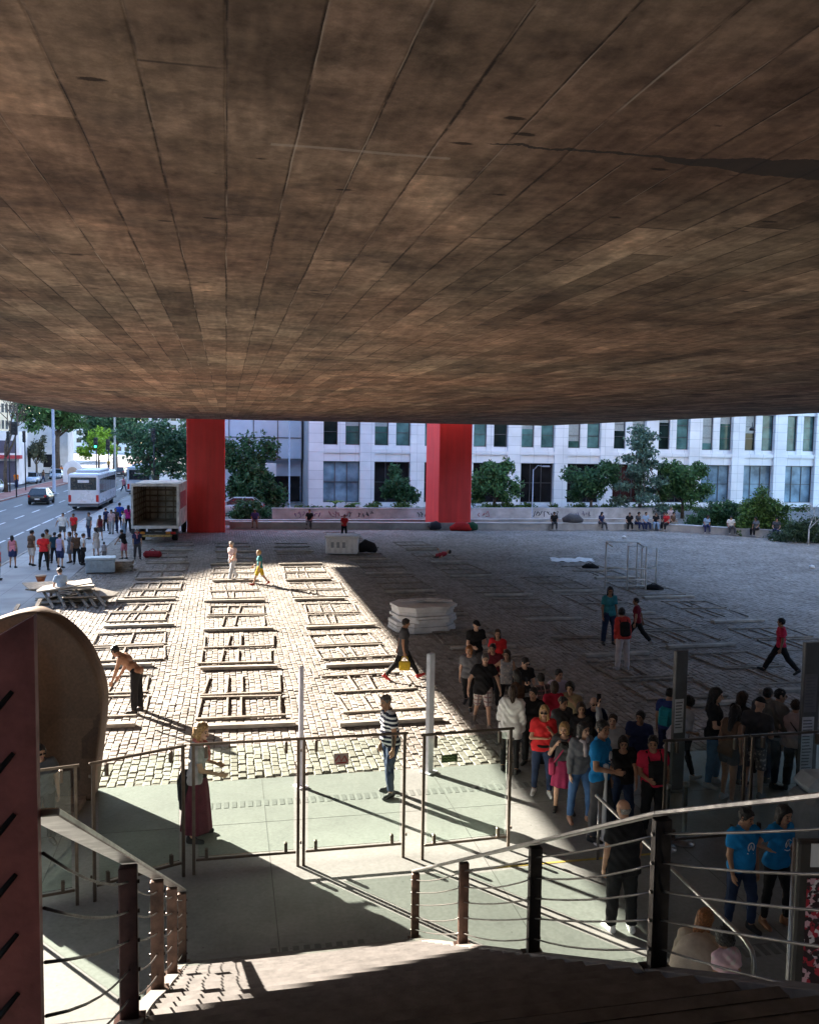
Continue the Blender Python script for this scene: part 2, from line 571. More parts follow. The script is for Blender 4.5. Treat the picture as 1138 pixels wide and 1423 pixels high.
    for (a, b, c, d1, d2) in arm:
        f = .84 if fem or child else 1.0
        armcap.append([Cap(W(a), W(b), .053 * f * s, .041 * f * s), Cap(W(b), W(c), .041 * f * s, .027 * f * s)])
    root = thing('person', label, 'person', base, R(yaw + turn), group)
    # ---- body: one surface, then head and hands joined to it in the same mesh
    VS, FS, MI = [], [], []
    nv = 0
    def put(V, F, mi):
        nonlocal nv
        VS.append(V); FS.append(F + nv); MI.append(np.broadcast_to(mi, (len(F),)).astype(int)); nv += len(V)
    footcap = []
    for (heel, toe, up, fd) in feet:
        footcap.append([Cap(W(heel), W(toe), .040 * s, .030 * s), Cap(W(heel + up * .03), W(heel + fd * .09 + up * .012), .034 * s, .03 * s)])
    bare = bot in ('shorts', 'skirt', 'minishort', 'dress')
    caps = torso + neck + sum(legcap, []) + sum(armcap, []) + sum(footcap, [])
    lo, hi = bbox(caps)
    X, Y, Z, o = grid(lo, hi, hv)
    F = None
    for c in torso: F = smin(F, c(X, Y, Z), .05 * s)
    for c in neck: F = smin(F, c(X, Y, Z), .035 * s)
    for L in legcap + armcap:
        g = None
        for c in L: g = smin(g, c(X, Y, Z), .02 * s)
        F = smin(F, g, .032 * s)
    for L in footcap:
        for c in L: F = smin(F, c(X, Y, Z), .02 * s)
    V, Fq = surfnet(F, o, hv)
    put(V, Fq, 0)
    # head
    hh = max(.0065, hv * .5)
    r = .155 * hs
    X, Y, Z, o = grid(hc_ - r, hc_ + r, hh)
    D = np.stack([X - hc_[0], Y - hc_[1], Z - hc_[2]], -1) @ HR / hs    # into the head frame
    x, y, zz = D[..., 0], D[..., 1], D[..., 2]
    def ell(cx, cy, cz, a, b, c):
        k = np.sqrt(((x - cx) / a) ** 2 + ((y - cy) / b) ** 2 + ((zz - cz) / c) ** 2)
        return (k - 1) * min(a, b, c)
    jw = .93 if fem else 1.0
    cran = ell(0, -.008, .022, .074, .094, .092)
    H = smin(cran, Cap((0, .02, -.03), (0, .052, -.088), .064 * jw, .037 * jw)(x, y, zz), .03)
    H = smin(H, Cap((-.028, .066, .022), (.028, .066, .022), .022, .022)(x, y, zz), .018)            # brow
    for sd in (-1, 1):
        H = smax(H, -ell(sd * .031, .098, .0, .02, .016, .013), .012)                                # eye sockets
        H = smin(H, ell(sd * .031, .076, .0, .013, .012, .011), .003)                                # eyeballs
        H = smin(H, ell(sd * .040, .06, -.03, .02, .02, .018), .02)                                  # cheekbones
        H = smin(H, ell(sd * .076, -.012, -.004, .012, .022, .033), .006)                            # ears
    H = smin(H, Cap((0, .086, .008), (0, .108, -.028), .009, .0145)(x, y, zz), .010)                 # nose
    H = smin(H, Cap((-.018, .088, -.058), (.018, .088, -.058), .010, .010)(x, y, zz), .006)          # lips
    H = smin(H, Cap((0, .005, -.06), (0, -.03, -.13), .05, .05)(x, y, zz), .03)                      # neck root
    V, Fq = surfnet(H * hs, o, hh)
    if len(Fq):
        cen = ((V[Fq].mean(1) - hc_) @ HR) / hs
        mi = np.zeros(len(Fq), int)
        for sd in (-1, 1):
            mi[(np.abs(cen[:, 0] - sd * .031) < .013) & (np.abs(cen[:, 2]) < .009) & (cen[:, 1] > .06)] = 1
            mi[(np.abs(cen[:, 0] - sd * .031) < .02) & (np.abs(cen[:, 2] - .026) < .006) & (cen[:, 1] > .06)] = 1
        mi[(np.abs(cen[:, 0]) < .026) & (np.abs(cen[:, 2] + .058) < .009) & (cen[:, 1] > .082)] = 2
        put(V, Fq, mi)
    # hands: palm, four unequal bent fingers, thumb
    hf = max(.005, hv * .42)
    for sd, (a, b, c, d1, d2) in zip((-1, 1), arm):
        d = unit(d2)
        ins = np.array((-sd, 0, 0.)) if abs(d[0]) < .8 else np.array((0, 0, 1.))
        n = unit(ins - d * (ins @ d))            # palm faces inwards
        t = unit(np.cross(n, d)) * (1 if np.cross(n, d)[1] >= 0 else -1)    # thumb side, forwards
        w0 = W(c); k = s * (.9 if fem else 1.0)
        q = lambda along, across, inn: w0 + (d * along + t * across + n * inn) * k
        hc = [Cap(q(0, 0, 0), q(.03, 0, 0), .025 * k, .022 * k)]
        for ac in (-.026, -.009, .009, .026): hc.append(Cap(q(.03, ac * .7, 0), q(.085, ac, .004), .015 * k, .0125 * k))
        for ac, ln, cu in ((-.029, .058, .55), (-.01, .075, .42), (.01, .08, .36), (.029, .07, .3)):
            k1 = q(.085, ac, .004); k2 = q(.085 + ln * .5 * math.cos(cu * .6), ac * 1.08, .004 + ln * .5 * math.sin(cu * .6))
            k3 = q(.085 + ln * (.5 * math.cos(cu * .6) + .5 * math.cos(cu * 1.9)), ac * 1.05, .004 + ln * .5 * (math.sin(cu * .6) + math.sin(cu * 1.9)))
            hc += [Cap(k1, k2, .0098 * k, .009 * k), Cap(k2, k3, .009 * k, .0075 * k)]
        hc += [Cap(q(.02, .02, .004), q(.055, .045, .014), .0135 * k, .011 * k), Cap(q(.055, .045, .014), q(.09, .05, .022), .0105 * k, .0085 * k)]
        lo, hi = bbox(hc)
        X, Y, Z, o = grid(lo, hi, hf)
        F = None
        for c_ in hc: F = smin(F, c_(X, Y, Z), .006 * k)
        V, Fq = surfnet(F, o, hf)
        put(V, Fq, 0)
    me = npmesh('body', np.concatenate(VS), np.concatenate(FS), np.concatenate(MI))
    for q_ in (skinmat(skin), hairmat('black' if hairc in ('grey', 'blond') else hairc), mat('lips', (.30, .10, .085), .5)): me.materials.append(q_)
    body = link('body', me, root)
    # ---- clothes: closed shells round the same bones
    ph = [rng.uniform(0, 6.28) for _ in range(6)]
    def folds(X, Y, Z, a):
        return a * (np.sin(Z * 46 / s + 7 * np.sin(X * 9 + ph[0]) + ph[1]) * .5 + np.sin(X * 31 + Z * 17 + 3 * np.sin(Y * 14 + ph[2]) + ph[3]) * .5)
    def emitshell(name, F, o, hvox, material):
        V, Fq = surfnet(F, o, hvox)
        if not len(Fq): return None
        me = npmesh(name, V, Fq)
        me.materials.append(material)
        return link(name, me, root)
    def tframe(X, Y, Z):
        p0 = W((0, 0, 0))
        D = np.stack([X - p0[0], Y - p0[1], Z - p0[2]], -1) @ RL / s
        return D[..., 0], D[..., 1], D[..., 2]
    hc2 = max(.010, hv * .85)
    if topc is not None:
        inf = (.010 + loose) * s
        extra = [Cap(W(T((-.07, 0, hem))), W(T((.07, 0, hem))), (.12 + fat * .03) * s, (.12 + fat * .03) * s)] if hem < -.12 else []
        lo, hi = bbox(torso + extra + sum(armcap, []), inf + .02)
        X, Y, Z, o = grid(lo, hi, hc2)
        F = None
        for c in torso + extra: F = smin(F, c(X, Y, Z, inf), .05 * s)
        tx, ty, tz = tframe(X, Y, Z)
        frac = {'none': 0.0, 'short': .62, 'elbow': .95, 'long': 2.0}[sleeve]
        if frac:
            for L, (a, b, c, d1, d2) in zip(armcap, arm):
                if frac <= 1:
                    g = L[0](X, Y, Z, inf + .004 * s)
                    cut = W(a + (b - a) * frac)
                    g = smax(g, (X - cut[0]) * d1[0] + (Y - cut[1]) * d1[1] + (Z - cut[2]) * d1[2], .006)
                else:
                    g = smin(L[0](X, Y, Z, inf), L[1](X, Y, Z, inf), .025 * s)
                    cut = W(b + (c - b) * .95)
                    g2 = (X - cut[0]) * d2[0] + (Y - cut[1]) * d2[1] + (Z - cut[2]) * d2[2]
                    g = smax(g, np.where(L[1](X, Y, Z) < .06 * s, g2, -1.0), .006)
                F = smin(F, g, .03 * s)
        F = F + folds(X, Y, Z, .005 + loose * .2)
        F = smax(F, (hem - tz) * s, .008)
        if sleeve == 'none': F = smax(F, (np.abs(tx) - sw * .93) * s, .01)
        nk = (.075 if not fem else .095)
        F = smax(F, -(np.sqrt(tx ** 2 + (ty - .03) ** 2 + (tz - .545) ** 2) - nk) * s, .008)
        emitshell({'dress': 'dress'}.get(bot, 'shirt'), F, o, hc2, cloth(topc, toppat))
    if botc is not None:
        inf = .013 * s
        wa = [Cap(W((-.075, -.01, -.03)), W((.075, -.01, -.03)), (.112 + .008 * fem + fat * .02) * s, (.112 + .008 * fem + fat * .02) * s)]
        if bot in ('trousers', 'shorts', 'minishort', 'jeans', 'leggings'):
            fr = {'trousers': 1.95, 'jeans': 1.93, 'leggings': 1.9, 'shorts': .97, 'minishort': .45}[bot]
            if bot == 'leggings': inf = .006 * s
            if bot in ('shorts', 'trousers'): inf = .02 * s
            lo, hi = bbox(wa + torso[1:2] + sum(legcap, []), inf + .01)
            X, Y, Z, o = grid(lo, hi, hc2)
            F = wa[0](X, Y, Z, .008 * s)
            F = smin(F, smax(torso[1](X, Y, Z, .012 * s), (tframe(X, Y, Z)[2] - .07) * s, .01), .03 * s)
            for L, (hip, kn, an_, d1, d2) in zip(legcap, legs):
                if fr <= 1:
                    g = L[0](X, Y, Z, inf + .006)
                    cut = W(hip + (kn - hip) * fr)
                    g = smax(g, (X - cut[0]) * d1[0] + (Y - cut[1]) * d1[1] + (Z - cut[2]) * d1[2], .006)
                else:
                    g = smin(L[0](X, Y, Z, inf), L[1](X, Y, Z, inf + (.010 if bot == 'trousers' else .004) * s), .02 * s)
                    g = smin(g, L[2](X, Y, Z, inf), .02 * s)
                    cut = W(kn + (an_ - kn) * (fr - 1))
                    near = L[1](X, Y, Z) < .07 * s
                    g = smax(g, np.where(near, (X - cut[0]) * d2[0] + (Y - cut[1]) * d2[1] + (Z - cut[2]) * d2[2], -1.0), .006)
                F = smin(F, g, .022 * s)
            F = F + folds(X, Y, Z, .005)
            emitshell('shorts' if fr <= 1 else 'trousers', F, o, hc2, cloth(botc, botpat))
        elif bot in ('skirt', 'dress', 'longskirt'):
            z0 = W((0, 0, .06))[2]; L = {'skirt': .42, 'dress': .5, 'longskirt': .86}[bot] * s
            rb = {'skirt': .19, 'dress': .22, 'longskirt': .24}[bot] * s
            X, Y, Z, o = grid((-.3 * s, -.3 * s, z0 - L), (.3 * s, .3 * s, z0), hc2)
            t = np.clip((z0 - Z) / L, 0, 1)
            rad = (.125 + .05 * np.sqrt(np.clip(t * 3, 0, 1))) * s * (1 - t) + (rb + .0) * t
            rad = rad + .012 * s * t * np.sin(9 * np.arctan2(Y, X) + ph[4])
            F = np.sqrt((X / 1.12) ** 2 + (Y / .92) ** 2) - rad
            F = smax(smax(F, Z - z0, .01), z0 - L - Z, .006)
            emitshell('skirt', F, o, hc2, cloth(botc, botpat))
    if shoec is not None:
        for L, (heel, toe, up, fd) in zip(footcap, feet):
            cs = [Cap(W(heel), W(toe), .046 * s, .036 * s), Cap(W(heel + up * .045), W(heel + fd * .08 + up * .02), .041 * s, .036 * s)]
            lo, hi = bbox(cs, .01)
            X, Y, Z, o = grid(lo, hi, min(hc2, .016))
            F = smin(cs[0](X, Y, Z), cs[1](X, Y, Z), .02 * s)
            sl = W(heel - up * .043)
            F = smax(F, -((X - sl[0]) * up[0] + (Y - sl[1]) * up[1] + (Z - sl[2]) * up[2]), .006)
            emitshell('shoe', F, o, min(hc2, .016), mat('shoe_%.2f_%.2f_%.2f' % shoec, shoec, .6, var=.15, scale=14))
    # ---- hair
    hr = max(.007, hv * .6)
    if hair != 'bald':
        rr = .17 * hs
        lo = hc_ - rr; hi = hc_ + rr
        longh = hair in ('long', 'ponytail', 'curlylong')
        if longh: lo = lo - np.array((0, 0, .28 * hs)); lo[1] -= .08 * hs; hi[1] += .04 * hs
        X, Y, Z, o = grid(lo, hi, hr)
        D = np.stack([X - hc_[0], Y - hc_[1], Z - hc_[2]], -1) @ HR / hs
        x, y, zz = D[..., 0], D[..., 1], D[..., 2]
        th = {'short': .014, 'cropped': .007, 'curly': .03, 'long': .016, 'bob': .02, 'ponytail': .012, 'curlylong': .024, 'fringe': .007, 'cap': .016, 'bun': .013}[hair]
        ks = np.sqrt((x / .074) ** 2 + ((y + .008) / .094) ** 2 + ((zz - .022) / .092) ** 2)
        C = (ks - 1) * .074 - th
        C = C + (.0035 * np.sin(x * 210 + 4 * np.sin(zz * 60)) + .006 * np.sin(x * 61 + ph[0]) * np.sin(y * 57 + ph[1]) * np.sin(zz * 52 + ph[2])) * (1 if hair != 'cap' else 0)
        if hair in ('curly', 'curlylong'):
            C = C + .007 * np.sin(x * 120 + ph[0]) * np.sin(y * 130 + ph[1]) * np.sin(zz * 110 + ph[2])
        if hair == 'cap':
            C = smax(C, -(zz - .035 + y * .1), .006)
            br = smax(np.sqrt((x / .07) ** 2 + ((y - .10) / .075) ** 2) * .07 - .07, np.abs(zz - .040 + (y - .1) * .18) - .007, .004)
            C = smin(C, br, .006)
        elif hair == 'fringe':
            C = smax(C, -(.012 - zz), .006)       # ring below the crown only
            C = smax(C, y - .015, .006); C = smax(C, -(zz + .07), .006)
        else:
            face = np.sqrt((x / 1.0) ** 2 + (y - .125) ** 2 + ((zz + .045) / 1.12) ** 2) - .112
            C = smax(C, -face, .008)
            if hair in ('short', 'cropped', 'curly', 'ponytail', 'bun'):
                C = smax(C, -(zz + .062), .01)
                C = smax(C, -np.maximum(zz + .02, -.001 * 0 + (.01 - y)), .006) if hair in ('short', 'cropped') else C
            if hair in ('long', 'curlylong'):
                g = Cap((0, -.06, .02), (0, -.085, -.30), .075, .05)(x, y, zz)
                g = smin(g, Cap((-.066, -.01, -.01), (-.075, .0, -.24), .03, .024)(x, y, zz), .03)
                g = smin(g, Cap((.066, -.01, -.01), (.075, .0, -.24), .03, .024)(x, y, zz), .03)
                g = g + .004 * np.sin(x * 160 + 3 * np.sin(zz * 30))
                C = smin(C, g, .02)
            if hair == 'bob':
                g = Cap((0, -.05, .0), (0, -.055, -.08), .085, .07)(x, y, zz)
                g = smin(g, Cap((-.07, -.0, 0), (-.066, .012, -.085), .03, .028)(x, y, zz), .03)
                g = smin(g, Cap((.07, -.0, 0), (.066, .012, -.085), .03, .028)(x, y, zz), .03)
                C = smin(C, g, .02)
            if hair == 'ponytail':
                C = smin(C, Cap((0, -.09, .03), (0, -.13, -.18), .028, .018)(x, y, zz), .015)
            if hair == 'bun':
                C = smin(C, np.sqrt(x ** 2 + (y + .09) ** 2 + (zz - .075) ** 2) - .042, .01)
        V, Fq = surfnet(C * hs, o, hr)
        if len(Fq):
            nm = 'cap' if hair == 'cap' else 'hair'
            me = npmesh(nm, V, Fq)
            me.materials.append(cloth((.02, .02, .022)) if hair == 'cap' else hairmat(hairc))
            link(nm, me, root)
    HRm = Matrix(HR.tolist())
    def hp(p): return Vector(hc_) + HRm @ (Vector(p) * hs)
    def TP(p): return Vector(W(T(p)))
    def wrist(i): return Vector(W(arm[i][2])), Vector(arm[i][4])
    for e in extras:
        k, c = (e if isinstance(e, tuple) else (e, None))
        if k in ('sunglasses', 'glasses'):
            mb = MB()
            for sd in (-1, 1):
                Tm = Matrix.Translation(hp((sd * .033, .098, .002))) @ HRm.to_4x4()
                mb.cbox(-.026 * hs, .026 * hs, -.004, .004, -.018 * hs, .018 * hs, .006, 0, Tm)
                mb.tube([hp((sd * .058, .095, .006)), hp((sd * .078, .04, .006)), hp((sd * .08, -.01, .004))], .003 * hs, 5)
            mb.tube([hp((-.01, .102, .006)), hp((.01, .102, .006))], .003 * hs, 5)
            mb.build('sunglasses' if k == 'sunglasses' else 'spectacles', mat('dark_lens', (.01, .01, .012), .15, spec=.6), root)
        elif k == 'beard':
            X, Y, Z, o = grid(hc_ - .15 * hs, hc_ + .15 * hs, hr)
            D = np.stack([X - hc_[0], Y - hc_[1], Z - hc_[2]], -1) @ HR / hs
            x, y, zz = D[..., 0], D[..., 1], D[..., 2]
            g = Cap((0, .024, -.034), (0, .055, -.092), .069, .042)(x, y, zz)
            g = smax(g, zz + .040, .01); g = smax(g, .0 - y, .01)
            V, Fq = surfnet(g * hs, o, hr)
            if len(Fq):
                me = npmesh('beard', V, Fq); me.materials.append(hairmat(hairc)); link('beard', me, root)
        elif k == 'backpack' or k == 'chestbag':
            sgn = -1 if k == 'backpack' else 1
            y0 = sgn * (.105 + fat * .05)
            Tm = Matrix.Translation(Vector(W((0, 0, 0)))) @ Matrix(RL.tolist()).to_4x4() @ Matrix.Scale(s, 4)
            mb = MB()
            ya, yb = sorted((y0, y0 + sgn * .15))
            mb.cbox(-.14, .14, ya, yb, .0, .40, .05, 0, Tm)
            ya, yb = sorted((y0 + sgn * .15, y0 + sgn * .19))
            mb.cbox(-.105, .105, ya, yb, .03, .22, .025, 0, Tm)
            for sd in (-1, 1):
                mb.tube([Tm @ Vector(q) for q in ((sd * .10, y0 + sgn * .02, .36), (sd * .115, sgn * .03, .515), (sd * .125, -sgn * .10, .44), (sd * .14, -sgn * .135, .25), (sd * .17, 0, .08))], .017 * s, 6)
            mb.build('backpack', cloth(c or (.02, .02, .022)), root)
        elif k in ('bag', 'sidebag', 'strap'):
            Tm = Matrix.Translation(Vector(W((0, 0, 0)))) @ Matrix(RL.tolist()).to_4x4() @ Matrix.Scale(s, 4)
            mb = MB()
            if k != 'strap': mb.cbox(.17, .29, -.13, .15, -.22, .03, .03, 0, Tm)
            mb.tube([Tm @ Vector(q) for q in ((.20, .1, 0), (.06, .14 + fat * .05, .22), (-.06, .125, .40), (-.115, .02, .515), (-.06, -.13, .38), (.08, -.145, .18), (.20, -.1, 0))], .014 * s, 6)
            mb.build('shoulder_bag', cloth(c or (.02, .02, .02)), root)
        elif k == 'waistjacket':
            mb = MB()
            for (xx, yy, w_, L, a) in ((-.13, -.02, .16, .5, .06), (.08, -.1, .2, .48, .05), (-.02, -.13, .22, .42, .03)):
                mb.tube([TP((xx, yy, .02)), TP((xx * 1.25, yy * 1.2, -.15)), TP((xx * 1.35, yy * 1.25, -L))], [w_ * .42 * s, w_ * .5 * s, w_ * .3 * s], 8)
            mb.tube([TP((.15 * math.cos(q), .14 * math.sin(q), .015)) for q in [i * math.pi / 5 for i in range(11)]], .028 * s, 6)
            mb.build('jacket', cloth(c or (.02, .02, .02)), root)
        elif k == 'phone':
            p, d = wrist(1)
            mb = MB(); Tm = Matrix.Translation(p + d * .10 * s) @ Matrix.Rotation(R(20), 4, 'X')
            mb.cbox(-.036, .036, -.006, .006, -.02, .125, .008, 0, Tm)
            mb.build('phone', mat('phone_black', (.01, .01, .012), .2), root)
        elif k == 'camera':
            p = (wrist(0)[0] + wrist(1)[0]) / 2 + Vector((0, .06, .03))
            mb = MB(); Tm = Matrix.Translation(p)
            mb.cbox(-.065, .065, -.035, .035, -.045, .045, .012, 0, Tm)
            mb.tube([p + Vector((0, .03, -.003)), p + Vector((0, .11, -.003))], [.033, .037], 12)
            mb.build('camera_body', mat('camera_black', (.012, .012, .013), .4), root)
        elif k == 'handbag':
            p, d = wrist(1)
            b_ = p + d * .10 * s
            mb = MB()
            mb.cbox(b_.x - .045, b_.x + .045, b_.y - .14, b_.y + .14, b_.z - .36, b_.z - .12, .03)
            mb.tube([b_ + Vector((0, -.1, -.14)), b_ + Vector((0, -.06, -.01)), b_ + Vector((0, .06, -.01)), b_ + Vector((0, .1, -.14))], .010, 6)
            mb.build('handbag', cloth(c or (.3, .2, .05)), root)
        elif k == 'scarf':
            mb = MB()
            mb.tube([TP((.075 * math.cos(q), .02 + .085 * math.sin(q), .50 - .03 * math.sin(q))) for q in [i * math.pi / 6 for i in range(13)]], .03 * s, 7)
            mb.tube([TP((.02, .11, .48)), TP((.03, .15, .36)), TP((.02, .155, .24))], [.03 * s, .035 * s, .03 * s], 7)
            mb.build('scarf', cloth(c or (.6, .58, .56)), root)
        elif k == 'emblem':      # white ring emblem with a stroke and a line of lettering below it, on the chest
            mb = MB(); fy = .148 + fat * .03
            mb.tube([TP((.052 * math.cos(q), fy, .285 + .062 * math.sin(q))) for q in [R(-50) + i * R(280) / 14 for i in range(15)]], .008 * s, 5)
            mb.tube([TP((-.02, fy, .25)), TP((.002, fy, .318)), TP((.02, fy, .26)), TP((.04, fy, .25))], .007 * s, 5)
            mb.tube([TP((-.05, fy - .004, .195)), TP((-.015, fy, .187)), TP((.02, fy, .192)), TP((.055, fy - .004, .206))], .007 * s, 5)
            mb.build('emblem', mat('white_print', (.72, .75, .78), .8), root)
        elif k == 'drape':
            mb = MB()
            mb.tube([TP((0, -.03, .5)), TP((0, -.05, .4)), TP((0, -.07, .2)), TP((0, -.08, -.05)), TP((.02, -.09, -.36))], [.07 * s, .21 * s, .27 * s, .3 * s, .34 * s], 14)
            mb.build('shawl', cloth(c or (.45, .38, .3)), root)
        elif k == 'headband':
            mb = MB()
            mb.tube([hp((.082 * math.cos(q), -.005, .022 + .105 * math.sin(q))) for q in [i * math.pi / 10 for i in range(11)]], .010 * hs, 6)
            mb.build('headband', mat('white_red_band', (.6, .3, .3), .7, var=.5, scale=30), root)
        elif k == 'vest':
            pass
    return root
# ================================================================== setting
rng = np.random.default_rng(11)
def uwbox(mb, u0, u1, w0, w1, z0, z1, m=0): return mb.box(u0, u1, w0, w1, z0, z1, m)
def hall(o):            # an object modelled in (u, w) coordinates
    o.rotation_euler[2] = TH
    return o

def asphalt():
    m, nt, b = newmat('asphalt')
    tc = N(nt, 'ShaderNodeTexCoord')
    n1 = N(nt, 'ShaderNodeTexNoise', i_Scale=.35, i_Detail=6.0, i_Roughness=.6)
    n2 = N(nt, 'ShaderNodeTexNoise', i_Scale=60.0, i_Detail=3.0)
    mp = N(nt, 'ShaderNodeMapping'); mp.inputs['Scale'].default_value = (1, .07, 1)
    n3 = N(nt, 'ShaderNodeTexNoise', i_Scale=1.3, i_Detail=3.0)
    nt.links.new(tc.outputs['Object'], n1.inputs['Vector']); nt.links.new(tc.outputs['Object'], n2.inputs['Vector'])
    nt.links.new(tc.outputs['Object'], mp.inputs[0]); nt.links.new(mp.outputs[0], n3.inputs['Vector'])
    o = ramp(nt, n1.outputs[0], [(.3, (.062, .064, .07)), (.7, (.10, .102, .108))]).outputs[0]
    o = mixc(nt, .5, o, ramp(nt, n3.outputs[0], [(.3, (.055, .055, .06)), (.7, (.12, .12, .126))]).outputs[0])
    nt.links.new(o, b.inputs['Base Color'])
    b.inputs['Roughness'].default_value = .75
    bump(nt, b, n2.outputs[0], .3, .01)
    return m

CEIL = .95
def ceiling_mat():
    """board-marked concrete: boards along the hall, butt joints, leached stains, blow holes, patches"""
    m, nt, b = newmat('board_marked_concrete')
    tc = N(nt, 'ShaderNodeTexCoord')
    sx = N(nt, 'ShaderNodeSeparateXYZ'); nt.links.new(tc.outputs['Object'], sx.inputs[0])
    def math_(op, a, b_=None, c_=None):
        n = N(nt, 'ShaderNodeMath', operation=op)
        for i, v in enumerate((a, b_, c_)):
            if v is None: continue
            if hasattr(v, 'is_linked'): nt.links.new(v, n.inputs[i])
            else: n.inputs[i].default_value = v
        return n.outputs[0]
    def comb(x, y, z=0.0):
        n = N(nt, 'ShaderNodeCombineXYZ')
        for i, v in enumerate((x, y, z)):
            if hasattr(v, 'is_linked'): nt.links.new(v, n.inputs[i])
            else: n.inputs[i].default_value = v
        return n.outputs[0]
    def noise(vec, scale, det=5.0, rough=.6):
        n = N(nt, 'ShaderNodeTexNoise', i_Scale=scale, i_Detail=det, i_Roughness=rough)
        nt.links.new(vec, n.inputs['Vector'])
        return n.outputs[0]
    U, Wv = sx.outputs[0], sx.outputs[1]
    wob = math_('MULTIPLY', math_('SUBTRACT', noise(tc.outputs['Object'], 2.1, 4), .5), .014)
    uu = math_('ADD', U, wob)
    bi = math_('DIVIDE', uu, .31)
    bid = math_('FLOOR', bi)
    bf = math_('FRACT', bi)
    wn = N(nt, 'ShaderNodeTexWhiteNoise', noise_dimensions='1D'); nt.links.new(bid, wn.inputs['W'])
    seg = math_('DIVIDE', math_('ADD', Wv, math_('MULTIPLY', wn.outputs[0], 5.0)), 4.2)
    sid = math_('FLOOR', seg); sf = math_('FRACT', seg)
    wn2 = N(nt, 'ShaderNodeTexWhiteNoise', noise_dimensions='2D'); nt.links.new(comb(bid, sid), wn2.inputs['Vector'])
    # distances to the joints
    dj = math_('MULTIPLY', math_('MINIMUM', bf, math_('SUBTRACT', 1.0, bf)), .31)
    ds = math_('MULTIPLY', math_('MINIMUM', sf, math_('SUBTRACT', 1.0, sf)), 4.2)
    # broad tone: grey-brown and reddish stains
    o3 = tc.outputs['Object']
    k_ = CEIL
    n1 = noise(o3, .42, 8, .66)
    base = ramp(nt, n1, [(.25, tuple(x * k_ for x in (.15, .105, .078))), (.45, tuple(x * k_ for x in (.29, .21, .155))), (.58, tuple(x * k_ for x in (.38, .285, .21))), (.78, tuple(x * k_ for x in (.56, .43, .32)))]).outputs[0]
    hue = noise(comb(math_('MULTIPLY', U, .5), math_('MULTIPLY', Wv, .3), 4.0), .8, 4)
    base = mixc(nt, 1.0, base, ramp(nt, hue, [(.36, (1.0, .99, .92)), (.62, (1.13, .94, .85))]).outputs[0], 'MULTIPLY')
    # crisp tone of each board length, showing only here and there
    sm = noise(comb(math_('MULTIPLY', U, .7), math_('MULTIPLY', Wv, .5), 9.0), .7, 3)
    t = ramp(nt, wn2.outputs[0], [(0, .55), (.3, .82), (.62, 1.0), (1, 1.36)])
    base = mixc(nt, ramp(nt, sm, [(.40, .5), (.56, .95)]).outputs[0], base, mixc(nt, 1.0, base, t.outputs[0], 'MULTIPLY'))
    # smears across the boards, two sizes
    st = noise(comb(math_('MULTIPLY', U, 1.0), math_('MULTIPLY', Wv, .8), 2.0), 1.15, 8, .74)
    base = mixc(nt, 1.0, base, ramp(nt, st, [(.30, (.38, .36, .35)), (.46, (.86, .84, .83)), (.58, (1.08, 1.06, 1.03)), (.74, (1.62, 1.52, 1.40))]).outputs[0], 'MULTIPLY')
    s2 = noise(comb(math_('MULTIPLY', U, 3.4), math_('MULTIPLY', Wv, 3.8)), 1.2, 7, .74)
    base = mixc(nt, 1.0, base, ramp(nt, s2, [(.32, .66), (.5, .98), (.68, 1.28)]).outputs[0], 'MULTIPLY')
    bl = noise(comb(math_('MULTIPLY', U, 1.1), math_('MULTIPLY', Wv, .7), math_('MULTIPLY', wn2.outputs[0], 3.0)), 1.7, 7, .7)
    base = mixc(nt, 1.0, base, ramp(nt, bl, [(.34, .56), (.43, .84), (.54, 1.06), (.66, 1.45)]).outputs[0], 'MULTIPLY')
    # wood grain printed into the concrete
    wg = N(nt, 'ShaderNodeTexWave', wave_type='BANDS', bands_direction='X', i_Scale=3.2, i_Distortion=14.0, i_Detail=3.0, i_Detail_Scale=1.3)
    nt.links.new(comb(U, math_('MULTIPLY', Wv, .22), math_('MULTIPLY', wn2.outputs[0], 30.0)), wg.inputs['Vector'])
    base = mixc(nt, .3, base, mixc(nt, 1.0, base, ramp(nt, wg.outputs['Fac'], [(.1, .74), (.9, 1.18)]).outputs[0], 'MULTIPLY'))
    fine = noise(o3, 9.0, 6, .72)
    base = mixc(nt, 1.0, base, ramp(nt, fine, [(.28, .74), (.7, 1.18)]).outputs[0], 'MULTIPLY')
    # dark damp patches
    dp = noise(comb(math_('MULTIPLY', U, .9), math_('MULTIPLY', Wv, 1.2), 7.0), 1.1, 6, .66)
    base = mixc(nt, ramp(nt, dp, [(.56, 0), (.66, .5)]).outputs[0], base, tuple(x * k_ for x in (.085, .060, .050)))
    # blow holes, wider across the hall, only in some of the cells
    vo = N(nt, 'ShaderNodeTexVoronoi', i_Scale=3.0); nt.links.new(comb(math_('MULTIPLY', U, .8), math_('MULTIPLY', Wv, 2.2)), vo.inputs['Vector'])
    hole = ramp(nt, math_('ADD', vo.outputs['Distance'], math_('MULTIPLY', math_('SUBTRACT', s2, .5), .35)), [(.10, 1), (.15, 0)]).outputs[0]
    gate = ramp(nt, vo.outputs['Color'], [(.60, 0), (.64, 1)]).outputs[0]
    base = mixc(nt, math_('MULTIPLY', math_('MULTIPLY', hole, gate), .85), base, (.030, .020, .017))
    # joints: dark and broken in some places, filled with pale grout in others
    jm = noise(comb(bid, math_('MULTIPLY', Wv, .35)), 2.3, 3)
    jbr = noise(comb(bid, math_('MULTIPLY', Wv, 5.0)), 2.0, 3)
    jl = ramp(nt, dj, [(.0035, 1), (.010, 0)]).outputs[0]
